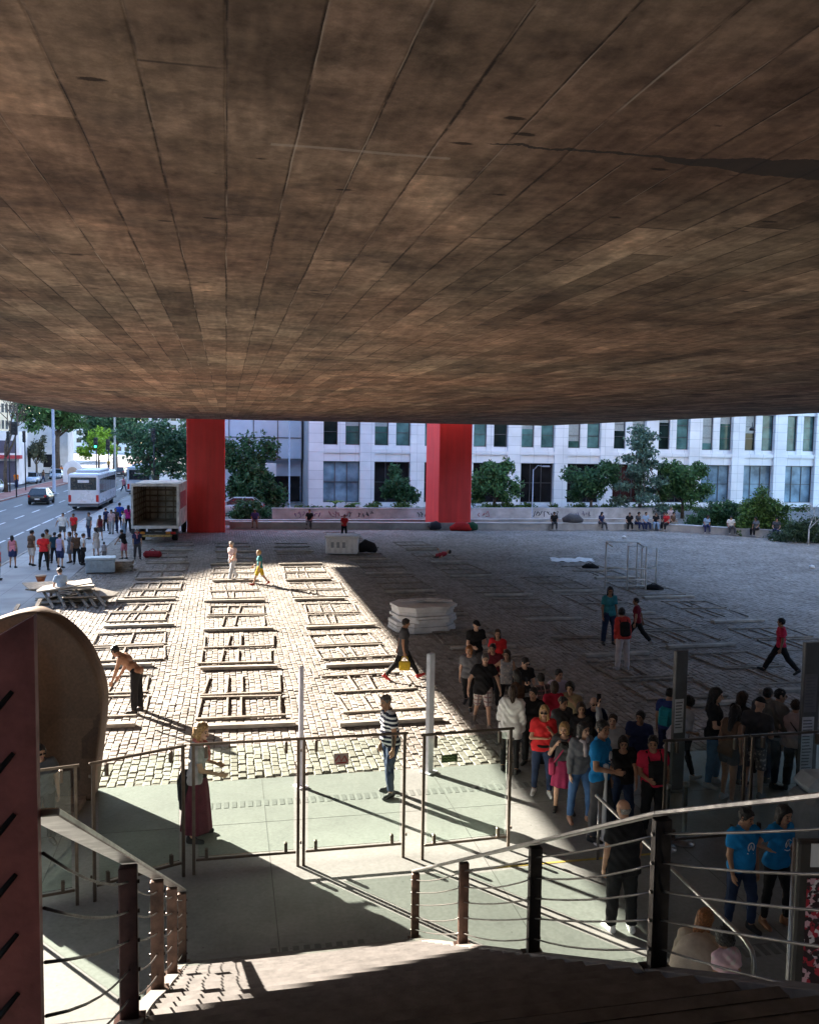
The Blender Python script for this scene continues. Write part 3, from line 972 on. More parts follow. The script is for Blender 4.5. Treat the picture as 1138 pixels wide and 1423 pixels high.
    jk = math_('MULTIPLY', jl, math_('MULTIPLY', ramp(nt, jm, [(.45, 0), (.53, .9)]).outputs[0], ramp(nt, jbr, [(.36, .35), (.5, 1)]).outputs[0]))
    base = mixc(nt, jk, base, (.032, .022, .018))
    base = mixc(nt, math_('MULTIPLY', ramp(nt, dj, [(.002, 1), (.006, 0)]).outputs[0], ramp(nt, jm, [(.36, .8), (.44, 0)]).outputs[0]), base, tuple(min(1, x * k_) for x in (.72, .58, .44)))
    base = mixc(nt, math_('MULTIPLY', ramp(nt, ds, [(.005, 1), (.012, 0)]).outputs[0], ramp(nt, sm, [(.45, 0), (.55, .8)]).outputs[0]), base, (.05, .036, .029))
    # filled expansion joint: a dark band towards the right, thinning to a crack, and a pale mend
    wob2 = math_('MULTIPLY', math_('SUBTRACT', noise(o3, 3.1, 5, .65), .5), .22)
    dw = math_('ABSOLUTE', math_('ADD', math_('SUBTRACT', Wv, 3.90), wob2))
    halfw = ramp(nt, math_('MULTIPLY', U, .1), [(.115, 0), (.122, .012), (.20, .022), (.255, .125), (.30, .15)]).outputs[0]
    base = mixc(nt, math_('MULTIPLY', math_('LESS_THAN', dw, halfw), .9), base, (.055, .044, .039))
    du_ = math_('ABSOLUTE', math_('SUBTRACT', U, .62))
    pm = math_('MULTIPLY', math_('LESS_THAN', math_('ABSOLUTE', math_('ADD', math_('SUBTRACT', Wv, 4.16), math_('MULTIPLY', wob2, .25))), .016), math_('LESS_THAN', du_, .42))
    base = mixc(nt, math_('MULTIPLY', pm, .4), base, tuple(min(1, x * k_) for x in (.68, .56, .44)))
    nt.links.new(base, b.inputs['Base Color'])
    b.inputs['Roughness'].default_value = .9
    b.inputs['Specular IOR Level'].default_value = .2
    hgt = math_('ADD', math_('MULTIPLY', wn2.outputs[0], .5), math_('ADD', math_('MULTIPLY', fine, .6), math_('MULTIPLY', jl, -.8)))
    bump(nt, b, hgt, .5, .012)
    return m

def stone_mat():
    m, nt, b = newmat('granite_setts')
    tc = N(nt, 'ShaderNodeTexCoord'); g = N(nt, 'ShaderNodeNewGeometry')
    n1 = N(nt, 'ShaderNodeTexNoise', i_Scale=14.0, i_Detail=5.0, i_Roughness=.65)
    n2 = N(nt, 'ShaderNodeTexNoise', i_Scale=.45, i_Detail=5.0)
    nt.links.new(tc.outputs['Object'], n1.inputs['Vector']); nt.links.new(tc.outputs['Object'], n2.inputs['Vector'])
    o = ramp(nt, g.outputs['Random Per Island'], [(0, (.22, .195, .17)), (.5, (.285, .258, .23)), (1, (.35, .322, .29))]).outputs[0]
    o = mixc(nt, 1.0, o, ramp(nt, n1.outputs[0], [(.3, .72), (.7, 1.15)]).outputs[0], 'MULTIPLY')
    o = mixc(nt, 1.0, o, ramp(nt, n2.outputs[0], [(.3, .74), (.65, 1.1)]).outputs[0], 'MULTIPLY')
    nt.links.new(o, b.inputs['Base Color']); b.inputs['Roughness'].default_value = .8
    bump(nt, b, n1.outputs[0], .5, .012)
    return m

def sett_sheet_mat():
    m, nt, b = newmat('sett_paving')
    tc = N(nt, 'ShaderNodeTexCoord')
    mp = N(nt, 'ShaderNodeMapping'); mp.inputs['Rotation'].default_value = (0, 0, R(90))
    nt.links.new(tc.outputs['Object'], mp.inputs[0])
    br = N(nt, 'ShaderNodeTexBrick', i_Scale=1.0, i_Mortar_Size=.012, i_Brick_Width=.27, i_Row_Height=.17, i_Bias=0.0)
    br.inputs['Color1'].default_value = (.21, .195, .18, 1); br.inputs['Color2'].default_value = (.31, .29, .27, 1); br.inputs['Mortar'].default_value = (.06, .05, .042, 1)
    nt.links.new(mp.outputs[0], br.inputs['Vector'])
    n2 = N(nt, 'ShaderNodeTexNoise', i_Scale=.3, i_Detail=6.0); nt.links.new(tc.outputs['Object'], n2.inputs['Vector'])
    n3 = N(nt, 'ShaderNodeTexNoise', i_Scale=5.0, i_Detail=5.0); nt.links.new(tc.outputs['Object'], n3.inputs['Vector'])
    o = mixc(nt, 1.0, br.outputs[0], ramp(nt, n2.outputs[0], [(.3, .66), (.68, 1.05)]).outputs[0], 'MULTIPLY')
    o = mixc(nt, 1.0, o, ramp(nt, n3.outputs[0], [(.3, .7), (.68, 1.12)]).outputs[0], 'MULTIPLY')
    nt.links.new(o, b.inputs['Base Color']); b.inputs['Roughness'].default_value = .85
    bump(nt, b, br.outputs['Fac'], -.6, .02)
    return m

def floor_mat():
    m, nt, b = newmat('terrace_concrete')
    tc = N(nt, 'ShaderNodeTexCoord')
    n1 = N(nt, 'ShaderNodeTexNoise', i_Scale=.8, i_Detail=7.0, i_Roughness=.65)
    n2 = N(nt, 'ShaderNodeTexNoise', i_Scale=18.0, i_Detail=4.0)
    nt.links.new(tc.outputs['Object'], n1.inputs['Vector']); nt.links.new(tc.outputs['Object'], n2.inputs['Vector'])
    o = ramp(nt, n1.outputs[0], [(.25, (.168, .176, .172)), (.5, (.222, .232, .225)), (.75, (.27, .28, .27))]).outputs[0]
    o = mixc(nt, 1.0, o, ramp(nt, n2.outputs[0], [(.3, .86), (.7, 1.06)]).outputs[0], 'MULTIPLY')
    n3 = N(nt, 'ShaderNodeTexNoise', i_Scale=2.6, i_Detail=8.0, i_Roughness=.7); nt.links.new(tc.outputs['Object'], n3.inputs['Vector'])
    o = mixc(nt, ramp(nt, n3.outputs[0], [(.58, 0), (.68, .45)]).outputs[0], o, (.13, .135, .13))
    o = mixc(nt, ramp(nt, n3.outputs[0], [(.28, .4), (.36, 0)]).outputs[0], o, (.34, .345, .33))
    vg = N(nt, 'ShaderNodeTexVoronoi', i_Scale=3.4); nt.links.new(tc.outputs['Object'], vg.inputs['Vector'])
    o = mixc(nt, ramp(nt, vg.outputs['Distance'], [(.045, .55), (.06, 0)]).outputs[0], o, (.09, .09, .088))
    b.inputs['Specular IOR Level'].default_value = .25
    nt.links.new(o, b.inputs['Base Color'])
    nt.links.new(ramp(nt, n1.outputs[0], [(.3, .62), (.7, .42)]).outputs[0], b.inputs['Roughness'])
    bump(nt, b, n2.outputs[0], .12, .006)
    return m

M_conc = mat('concrete', (.36, .33, .30), .85, var=.25, scale=1.6, bmp=.25)
M_white = mat('white_paint', (.74, .74, .76), .7, var=.12, scale=.7)
M_roadpaint = mat('road_paint', (.62, .62, .63), .7, var=.3, scale=1.2)

# ground to the horizon
mb = MB(); mb.box(-900, 900, -300, 1500, -1.0, -.24)
struct(hall(mb.build('ground', mat('far_ground', (.16, .15, .14), .9, var=.3, scale=.05))))
# avenue: two carriageways with a cycle path between them
mb = MB(); mb.box(-21.0, -10.3, -60, 700, -.24, -.12); mb.box(-35.0, -24.0, -60, 700, -.24, -.12)
struct(hall(mb.build('road', asphalt())))
mb = MB(); mb.box(-24.0, -21.0, -60, 700, -.24, .0)
M_cycle = mat('cycle_path_red', (.30, .135, .115), .85, var=.25, scale=.8, bmp=.2)
struct(hall(mb.build('cycle_path', M_cycle)))
mb = MB()
for u in (-21.12, -23.88):
    mb.box(u - .10, u + .10, -60, 700, -.02, .025)
mb.box(-10.42, -10.28, -60, 700, -.24, .022); mb.box(-35.14, -35.0, -60, 700, -.24, .022)
struct(hall(mb.build('kerb', M_conc)))
mb = MB()
for u, dash in ((-12.9, 0), (-15.6, 1), (-18.3, 1), (-26.8, 1), (-29.5, 1), (-32.2, 1)):
    for k in range(0, 60):
        w0 = 46.5 + k * (6.0 if dash else 5.0)
        mb.box(u - .07, u + .07, w0, w0 + (3.0 if dash else 4.2), -.12, -.112)
for u in np.arange(-20.6, -10.6, .95):
    mb.box(u, u + .48, 38.6, 42.8, -.12, -.112)
mb.box(-20.8, -10.5, 44.6, 45.0, -.12, -.112)
struct(hall(mb.build('road_markings', M_roadpaint)))
mb = MB(); mb.box(-10.28, -6.6, -60, 700, -.24, -.004); mb.box(-60, -35.14, -60, 700, -.24, .0)
def pave():
    m, nt, b = newmat('pavement_slabs')
    tc = N(nt, 'ShaderNodeTexCoord')
    br = N(nt, 'ShaderNodeTexBrick', i_Scale=1.0, i_Mortar_Size=.008, i_Brick_Width=1.2, i_Row_Height=1.2, i_Bias=0.0); br.offset = 0
    br.inputs['Color1'].default_value = (.33, .325, .32, 1); br.inputs['Color2'].default_value = (.38, .375, .37, 1); br.inputs['Mortar'].default_value = (.13, .125, .12, 1)
    nt.links.new(tc.outputs['Object'], br.inputs['Vector'])
    n2 = N(nt, 'ShaderNodeTexNoise', i_Scale=.7, i_Detail=7.0); nt.links.new(tc.outputs['Object'], n2.inputs['Vector'])
    o = mixc(nt, 1.0, br.outputs[0], ramp(nt, n2.outputs[0], [(.3, .68), (.7, 1.12)]).outputs[0], 'MULTIPLY')
    nt.links.new(o, b.inputs['Base Color']); b.inputs['Roughness'].default_value = .8
    return m
struct(hall(mb.build('pavement', pave())))
# plaza: sand bed, setts laid one by one in the nearer part, the rest as a sheet
FW = 15.45          # the smooth terrace ends here and the setts begin
mb = MB(); mb.box(-6.6, 80, FW, 100, -.24, -.024)
struct(hall(mb.build('plaza_bed', mat('sand_bed', (.17, .15, .13), .95, var=.3, scale=3))))
UA, UB, WB = -6.55, 37.0, 61.0
def setts():
    vs, fs = [], []
    pu, pw = .150, .215
    nu, nw = int((UB - UA) / pu), int((WB - FW) / pw)
    iu, iw = np.meshgrid(np.arange(nu), np.arange(nw), indexing='ij')
    iu, iw = iu.ravel(), iw.ravel(); n = len(iu)
    wav = .012 * np.sin(iw * .21 + iu * .05) + .03 * np.sin(iw * .05)
    cu = UA + (iu + .5) * pu + wav + rng.normal(0, .006, n)
    cw = FW + (iw + .5 + .5 * (iu % 2)) * pw + rng.normal(0, .016, n)
    hu = pu * .5 - .005 + rng.normal(0, .0025, n); hw = pw * .5 - .007 + rng.normal(0, .006, n)
    hu = np.minimum(hu, pu * .5 - .002); hw = np.minimum(hw, pw * .5 - .003)
    zt = rng.normal(0, .0035, n) + .012 * np.sin(cu * 1.3) * np.sin(cw * .9)
    tu, tw = rng.normal(0, .02, n), rng.normal(0, .02, n)
    ro = rng.normal(0, .03, n)
    V = np.zeros((n, 12, 3))
    sg = np.array([(-1, -1), (1, -1), (1, 1), (-1, 1)])
    for k in range(3):
        ins = (0, 0, .014)[k]; dz = (-.04, -.010, 0)[k]
        for c in range(4):
            lu, lw = sg[c, 0] * (hu - ins), sg[c, 1] * (hw - ins)
            V[:, k * 4 + c, 0] = cu + lu - lw * ro
            V[:, k * 4 + c, 1] = cw + lw + lu * ro
            V[:, k * 4 + c, 2] = zt + dz + lu * tu + lw * tw
    q = [[8, 9, 10, 11]]
    for k in (0, 1):
        for c in range(4):
            d = (c + 1) % 4
            q.append([k * 4 + c, k * 4 + d, k * 4 + 4 + d, k * 4 + 4 + c])
    q = np.array(q)
    F = (q[None] + (np.arange(n) * 12)[:, None, None]).reshape(-1, 4)
    me = npmesh('plaza_setts', V.reshape(-1, 3), F, smooth=False)
    me.materials.append(stone_mat())
    return me
struct(hall(link('plaza_setts', setts())))
mb = MB()
mb.box(UB - .12, 80, FW, 100, -.023, -.005); mb.box(-6.6, UB - .12, WB - .12, 100, -.023, -.005)
struct(hall(mb.build('plaza', sett_sheet_mat())))
# smooth terrace near the stair
mb = MB(); mb.box(-6.6, 80, -60, FW - .02, -.24, .0)
struct(hall(mb.build('terrace_floor', floor_mat())))
mb = MB()
for w in (3.0, 6.0, 9.1, 13.6): mb.box(-6.5, 30, w, w + .012, .0, .002)
for u in np.arange(-5.5, 30, 3.05): mb.box(u, u + .012, -10, FW - .05, .0, .002)
struct(hall(mb.build('floor_joints', mat('joint_dark', (.12, .125, .12), .9))))
mb = MB()
for (u0, u1, w) in ((-.7, 5.7, 14.35), (3.0, 6.6, 9.0), (.5, 1.6, 9.95)):
    for u in np.arange(u0, u1, .13):
        mb.box(u, u + .075, w - .12, w + .12, .0, .0045)
struct(hall(mb.build('floor_drain_slots', mat('drain_slot', (.13, .14, .135), .8))))
mb = MB(); mb.box(3.7, 6.3, 11.50, 11.55, .0, .004)
struct(hall(mb.build('floor_line', mat('yellow_line', (.36, .28, .06), .7, var=.25, scale=5))))

# ------------------------------------------------------------------ concrete slab overhead and the volume on it
SB = 7.35
SU0, SU1, SW0, SW1 = -8.0, 21.6, -14.0, 58.0
mb = MB(); mb.box(SU0, SU1, SW0, SW1, SB, SB + .9)
ce = hall(mb.build('ceiling', ceiling_mat())); struct(ce)
ce['label'] = 'stained board marked concrete ceiling over the plaza'
mu = thing('museum_building', 'long museum storeys resting above the concrete ceiling', 'building', (0, 0, 0), TH)
mb = MB(); mb.box(SU0, SU1, SW0, SW1, SB + 8.6, SB + 9.6); mb.box(SU0 + .6, SU1 - .6, SW0 + .6, SW1 - .6, SB + .9, SB + 8.6)
mb.build('wall', M_conc, mu)
mb = MB()
for w in np.arange(SW0 + .8, SW1 - .5, 1.6):
    for u in (SU0 + .45, SU1 - .55): mb.box(u, u + .1, w, w + .08, SB + .9, SB + 8.6)
mb.build('window_mullions', mat('dark_metal', (.04, .04, .042), .4, .6), mu)
mb = MB()
mb.box(SU0 + .5, SU0 + .59, SW0 + .6, SW1 - .6, SB + .95, SB + 8.55); mb.box(SU1 - .59, SU1 - .5, SW0 + .6, SW1 - .6, SB + .95, SB + 8.55)
mb.build('glazing', mat('dark_glazing', (.03, .035, .04), .08), mu)
# hanging lamp
pl = thing('pendant_lamp', 'small lamp hanging on a rod from the far ceiling edge', 'lamp', Q(1046, 574, 46.0))
pl.location.z = SB
mb = MB(); mb.tube([(0, 0, 0), (0, 0, -.28)], .02, 6); mb.build('rod', mat('dark_metal', (.04, .04, .042)), pl)
mb = MB(); mb.lathe([(.05, -.24), (.13, -.30), (.15, -.42), (.02, -.43)], 12); mb.build('lamp_shade', mat('dark_metal', (.04, .04, .042)), pl)

def red_mat():
    m, nt, b = newmat('red_painted_concrete')
    tc = N(nt, 'ShaderNodeTexCoord')
    n1 = N(nt, 'ShaderNodeTexNoise', i_Scale=.9, i_Detail=6.0)
    n2 = N(nt, 'ShaderNodeTexNoise', i_Scale=22.0, i_Detail=3.0)
    mp = N(nt, 'ShaderNodeMapping'); mp.inputs['Scale'].default_value = (3.0, 3.0, .22); nt.links.new(tc.outputs['Object'], mp.inputs[0])
    nt.links.new(tc.outputs['Object'], n1.inputs['Vector']); nt.links.new(tc.outputs['Object'], n2.inputs['Vector'])
    n3 = N(nt, 'ShaderNodeTexNoise', i_Scale=1.2, i_Detail=5.0); nt.links.new(mp.outputs[0], n3.inputs['Vector'])
    o = ramp(nt, n1.outputs[0], [(.3, (.80, .036, .032)), (.7, (.87, .05, .044))]).outputs[0]
    o = mixc(nt, 1.0, o, ramp(nt, n3.outputs[0], [(.3, .86), (.5, .98), (.7, 1.06)]).outputs[0], 'MULTIPLY')
    o = mixc(nt, ramp(nt, n2.outputs[0], [(.60, 0), (.72, .3)]).outputs[0], o, (.62, .16, .13))
    nt.links.new(o, b.inputs['Base Color']); b.inputs['Roughness'].default_value = .5
    bump(nt, b, n2.outputs[0], .12, .01)
    return m
M_red = red_mat()
def pillar(u0, u1, w0, w1, label):
    cu, cw = (u0 + u1) / 2, (w0 + w1) / 2
    t = thing('red_pillar', label, 'pillar', UW(cu, cw, 0), TH)
    mb = MB(); mb.cbox(u0 - cu, u1 - cu, w0 - cw, w1 - cw, -.2, 19.0, .05)
    for z in (3.1, 6.2): mb.box(u0 - cu - .002, u1 - cu + .002, w0 - cw - .002, w1 - cw + .002, z, z + .015)
    mb.build('shaft', M_red, t)
    return t
pillar(-2.52, -.10, 58.45, 62.5, 'red concrete pillar on the avenue side, beside the open truck')
pillar(14.45, 16.8, 59.3, 63.4, 'red concrete pillar in front of the white facade, two faces showing')

# ------------------------------------------------------------------ parapet, benches, hedge, white facade
def strokes(n, w, h, seed):
    """scribbled graffiti strokes on a wall plane, x along, z up"""
    rr = random.Random(seed); out = []
    for k in range(n):
        x = (k + .5) * w / n
        pts = [(x + rr.uniform(-.5, .5) * w / n, rr.uniform(0, h)) for _ in range(rr.randint(3, 5))]
        out.append(pts)
    return out
pa = thing('graffiti_parapet', 'low white parapet covered with graffiti scribbles before the facade', 'wall', UW(5, 67.3, 0), TH)
mb = MB(); mb.box(-1.6, 31, 0, .3, 0, .86); mb.box(-1.65, 31.05, -.04, .34, .862, .93)
mb.build('wall', mat('grimy_white_render', (.52, .51, .52), .85, var=.25, scale=.9), pa)
for i, (x0, w_, c) in enumerate(((.0, 2.2, (.25, .16, .28)), (2.6, 2.0, (.30, .16, .20)), (5.0, 1.2, (.05, .05, .07)), (9.6, 3.3, (.03, .03, .04)), (14.6, 1.0, (.35, .14, .16)), (19.2, 2.4, (.04, .04, .05)), (22.8, 1.5, (.2, .18, .25)))):
    mb = MB()
    for pts in strokes(int(w_ * 3.4), w_, .50, 40 + i):
        mb.tube([(x0 + a, -.004, .2 + b) for a, b in pts], .035, 5)
    mb.build('graffiti', mat('spray_%d' % i, c, .8), pa)

bc = tag(MB().box(0, 30.0, 0, .55, 0, .42).box(-.03, 30.03, -.05, .6, .422, .50).build('bench_wall', mat('bench_concrete', (.42, .40, .39), .85, var=.2, scale=1.0, bmp=.2), None, UW(.2, 60.6, 0), TH - R(5.2)),
         'long low concrete bench wall running across the far plaza edge', 'bench')
p0, p1 = UW(29.9, 57.95), UW(37.6, 50.9)
bv = p1 - p0
tag(MB().box(0, bv.length, 0, .6, 0, .44).box(-.03, bv.length + .03, -.05, .65, .442, .53).build('bench_wall', MATS['bench_concrete'], None, p0, math.atan2(bv.y, bv.x)),
    'shorter concrete bench wall angled towards the right below the round bush', 'bench')
mb = MB(); mb.box(-2.5, 33, 1.2, 1.55, 0, .30); mb.box(-2.5, 33, 1.15, 1.6, .302, .36)
tag(mb.build('planter_kerb', MATS['bench_concrete'], None, UW(2, 62.3, 0), TH), 'second concrete step wall behind the bench wall', 'wall')

def leaf_mat(name, c, trans=.25):
    if name in MATS: return MATS[name]
    m, nt, b = newmat(name)
    g = N(nt, 'ShaderNodeNewGeometry')
    o = ramp(nt, g.outputs['Random Per Island'], [(0, [x * .55 for x in c]), (.5, c), (1, [min(1, x * 1.7) for x in c])]).outputs[0]
    nt.links.new(o, b.inputs['Base Color']); b.inputs['Roughness'].default_value = .55
    b.inputs['Specular IOR Level'].default_value = .35
    t = N(nt, 'ShaderNodeBsdfTranslucent'); nt.links.new(o, t.inputs[0])
    mx = N(nt, 'ShaderNodeMixShader'); mx.inputs[0].default_value = trans
    nt.links.new(b.outputs[0], mx.inputs[1]); nt.links.new(t.outputs[0], mx.inputs[2])
    nt.links.new(mx.outputs[0], nt.nodes['Material Output'].inputs[0])
    MATS[name] = m
    return m
M_bark = mat('bark', (.10, .075, .055), .9, var=.35, scale=3, bmp=.5)
def leaves(clumps, n, size, rg, up=.3):
    """n two-triangle leaves spread through ellipsoid clumps (cx,cy,cz,rx,ry,rz), denser towards their skin"""
    cl = np.array(clumps, float)
    vol = cl[:, 3] * cl[:, 4] * cl[:, 5]
    which = rg.choice(len(cl), n, p=vol / vol.sum())
    d = rg.normal(size=(n, 3)); d /= np.linalg.norm(d, axis=1)[:, None]
    r = rg.uniform(0, 1, n) ** .42
    keep = np.sin(d[:, 0] * 4.3 + which * 1.7) * np.sin(d[:, 1] * 3.9 + which) * np.sin(d[:, 2] * 4.1 + which * 2.3)
    r = np.where(keep < -.22, r * .55, r)
    r *= 1 + .26 * np.sin(d[:, 0] * 5 + which) * np.sin(d[:, 2] * 6 + which * 2)
    p = cl[which, :3] + d * r[:, None] * cl[which, 3:6]
    nrm = d * .6 + rg.normal(size=(n, 3)) * .8 + np.array((0, 0, up)); nrm /= np.linalg.norm(nrm, axis=1)[:, None]
    a = np.cross(nrm, rg.normal(size=(n, 3))); a /= np.linalg.norm(a, axis=1)[:, None]
    b = np.cross(nrm, a)
    s = size * rg.uniform(.6, 1.35, n)[:, None]
    V = np.stack([p - a * s, p - b * s * .45 + nrm * s * .12, p + a * s, p + b * s * .45 + nrm * s * .12], 1).reshape(-1, 3)
    return V, np.arange(n * 4).reshape(n, 4)
def tree(name, label, base, H, clumps, n, size, c, trunk_r=.14, trunk_h=None, seed=0, group=None, limbs=6, cat='tree', leafname=None, trans=.25):
    rg = np.random.default_rng(seed + 100); rr = random.Random(seed)
    t = thing(name, label, cat, base, 0, group)
    if trunk_r:
        mb = MB(); th = trunk_h or H * .4
        pts = [(0, 0, -.05), (rr.uniform(-.1, .1), rr.uniform(-.1, .1), th * .5), (rr.uniform(-.2, .2), rr.uniform(-.2, .2), th)]
        mb.tube(pts, [trunk_r * 1.25, trunk_r, trunk_r * .75], 9)
        for k in range(limbs):
            cl = clumps[k % len(clumps)]
            e = Vector(cl[:3]) + Vector((rr.uniform(-.5, .5) * cl[3], rr.uniform(-.5, .5) * cl[4], rr.uniform(-.2, .6) * cl[5]))
            s = Vector(pts[2]) * rr.uniform(.75, 1.0)
            mid = (s + e) / 2 + Vector((rr.uniform(-.2, .2), rr.uniform(-.2, .2), .25)) * (H * .08)
            mb.tube([s, mid, e], [trunk_r * .5, trunk_r * .32, trunk_r * .1], 6)
            for j in range(2):
                e2 = e + Vector((rr.uniform(-1, 1), rr.uniform(-1, 1), rr.uniform(-.2, 1))) * (H * .1)
                mb.tube([mid, (mid + e2) / 2, e2], [trunk_r * .25, trunk_r * .16, trunk_r * .05], 5)
        mb.build('trunk', M_bark, t)
    if n:
        V, F = leaves(clumps, n, size, rg)
        me = npmesh('crown', V, F, smooth=False); me.materials.append(leaf_mat(leafname or ('leaf_%.2f_%.2f' % (c[1], c[0])), c, trans))
        link('crown', me, t)
    return t
def crown(w, h, zc, k, seed, d=None):
    """k overlapping clumps filling a crown w wide, h high about height zc"""
    rr = random.Random(seed); out = [(0, 0, zc, w * .30, (d or w) * .30, h * .34)]
    for i in range(k):
        a = 2 * math.pi * i / k + rr.uniform(-.4, .4); q = rr.uniform(.5, .88)
        r_ = rr.uniform(.11, .22)
        out.append((math.cos(a) * w * .5 * q, math.sin(a) * (d or w) * .5 * q, zc + rr.uniform(-.36, .40) * h, w * r_, (d or w) * r_, h * r_ * 1.1))
    return out
def pxtree(name, label, x0, x1, y0, y1, Y, n, size, c, seed, k=9, group=None, trunk_r=.14, ground=0.0, cat='tree', trans=.25, limbs=6):
    a = Q((x0 + x1) / 2, (y0 + y1) / 2, Y); wd = (x1 - x0) * Y / FPX; hg = (y1 - y0) * Y / FPX
    base = Vector((a.x, Y, ground))
    return tree(name, label, base, a.z + hg / 2 - ground, crown(wd, hg, a.z - ground, k, seed), n, size, c, trunk_r, max(.3, a.z - ground - hg * .35), seed, group, limbs, cat, None, trans)
G1, G2, G3 = (.060, .135, .042), (.042, .105, .040), (.095, .160, .115)
FT = 'small trees before the white facade'
pxtree('broadleaf_tree', 'round dark green tree right of the two-faced red pillar', 654, 722, 630, 702, 77, 5200, .17, G1, 1, group=FT)
pxtree('broadleaf_tree', 'small dark tree left of the two-faced red pillar', 528, 583, 650, 704, 76, 3800, .16, G2, 2, group=FT)
pxtree('broadleaf_tree', 'wide spreading dark tree left of the tall bluish conifer', 784, 862, 640, 704, 75, 5200, .17, G2, 3, group=FT)
pxtree('broadleaf_tree', 'dense rounded tree right of the tall bluish conifer', 914, 986, 638, 704, 74, 5600, .17, G1, 4, group=FT)
con = [(0, 0, 1.0 + i * .62, 2.6 - i * .30, 2.6 - i * .30, .62) for i in range(8)]
b_ = Q(889, 700, 73); tree('conifer', 'tall loose bluish green conifer among the facade trees', (b_.x, 73, 0), 7.6, [(math.cos(i * 2.4) * (1.9 - i * .11), math.sin(i * 2.4) * (1.9 - i * .11), .9 + i * .46, 1.0, 1.0, .5) for i in range(15)] + [(0, 0, 4.0, .7, .7, 3.4)], 5200, .16, G3, .13, 6.5, 5)
def bush(label, x0, x1, ytop, Y, n, size, c, seed):
    a, b2 = Q(x0, 700, Y), Q(x1, 700, Y); H = Q((x0 + x1) / 2, ytop, Y).z; rr = random.Random(seed); wd = b2.x - a.x
    cl = []
    for k in range(int(8 + wd * 3)):
        x = (k + .5) / int(8 + wd * 3) - .5
        hh = H * (1 - abs(x * 1.7) ** 2.4) * rr.uniform(.72, 1.05)
        r_ = rr.uniform(.30, .5)
        for zz in np.arange(.2, max(.3, hh - r_), .38): cl.append((x * wd + rr.uniform(-.2, .2), rr.uniform(-.7, .7), zz + rr.uniform(0, .2), r_ * 1.25, r_ * 1.2, r_))
    t = thing('round_bush', label, 'bush', ((a.x + b2.x) / 2, Y, 0))
    V, F = leaves(cl, n, size, np.random.default_rng(seed)); me = npmesh('foliage', V, F, smooth=False); me.materials.append(leaf_mat('leaf_bush_%d' % seed, c, .25)); link('foliage', me, t)
    mb = MB()
    for k in range(5): mb.tube([(rr.uniform(-.2, .2), 0, 0), (wd * rr.uniform(-.2, .2), rr.uniform(-.3, .3), H * .4), (wd * rr.uniform(-.4, .4), rr.uniform(-.5, .5), H * .7)], [.06, .04, .015], 6)
    mb.build('stem', M_bark, t)
bush('broad dark bush behind the angled bench wall', 958, 1046, 686, 63.5, 6500, .12, G2, 6)
bush('bright green bush at the corner of the angled bench wall', 1022, 1102, 679, 60.5, 6500, .12, (.07, .135, .028), 7)
bush('low dull green bush right of the bright corner bush', 1080, 1150, 712, 56.5, 3600, .10, (.05, .085, .04), 8)
pxtree('broadleaf_tree', 'big dark tree right of the avenue pillar', 300, 396, 602, 712, 74, 8500, .19, G2, 9, k=12)
bush('dark shrub beside the silver car behind the avenue pillar', 324, 378, 690, 68, 3200, .12, G2, 10)
pxtree('street_tree', 'dark branching street tree left of the avenue pillar', 166, 268, 566, 668, 92, 6400, .22, (.055, .12, .055), 11, k=12, trunk_r=.28, limbs=12)
pxtree('street_tree', 'yellow green young tree beside the green traffic light', 112, 162, 590, 636, 128, 2600, .26, (.20, .34, .035), 12, trans=.4)
pxtree('street_tree', 'large dark canopy tree over the far avenue by the lamp post', 28, 130, 550, 606, 138, 6400, .34, (.06, .14, .065), 13, k=12, trunk_r=.4)
pxtree('street_tree', 'large dark canopy tree over the far avenue by the grey pole', 110, 210, 548, 622, 150, 6800, .36, (.055, .125, .06), 14, k=12, trunk_r=.4)
pxtree('street_tree', 'small brownish tree by the white shop front', 34, 66, 604, 646, 118, 1500, .22, (.07, .075, .04), 15)
pxtree('street_tree', 'tall distant tree rising behind the avenue pillar', 240, 330, 575, 690, 118, 5200, .30, (.06, .13, .055), 16, k=10)
pxtree('street_tree', 'dark tree between the pale block and the bluish building', 335, 395, 572, 640, 100, 4200, .25, (.045, .105, .048), 17)
# bare trees
def bare_tree(label, base, H, seed, matl, spread=.45, r=.12):
    rr = random.Random(seed); t = thing('bare_tree', label, 'tree', base)
    mb = MB()
    def grow(p, d, L, r_, lv):
        e = p + d * L
        mid = (p + e) / 2 + Vector((rr.uniform(-1, 1), rr.uniform(-1, 1), 0)) * L * .06
        mb.tube([p, mid, e], [r_, r_ * .85, r_ * .65], 6)
        if lv:
            for k in range(rr.choice((2, 3))):
                nd = (d + Vector((rr.uniform(-1, 1), rr.uniform(-1, 1), rr.uniform(-.15, .5))) * spread * 1.5).normalized()
                grow(e, nd, L * rr.uniform(.6, .8), r_ * .6, lv - 1)
    grow(Vector((0, 0, -.05)), Vector((0, 0, 1)), H * .3, r, 5)
    mb.build('trunk', matl, t)
b_ = Q(8, 640, 96); bare_tree('leafless street tree at the left edge of the avenue', (b_.x, 96, 0), 13, 3, M_bark, r=.24)
b_ = Q(1126, 700, 55); bare_tree('small leafless whitish tree at the right end of the bench', (b_.x, 55, 0), 3.4, 5, mat('pale_bark', (.5, .48, .46), .8, var=.2), r=.06)
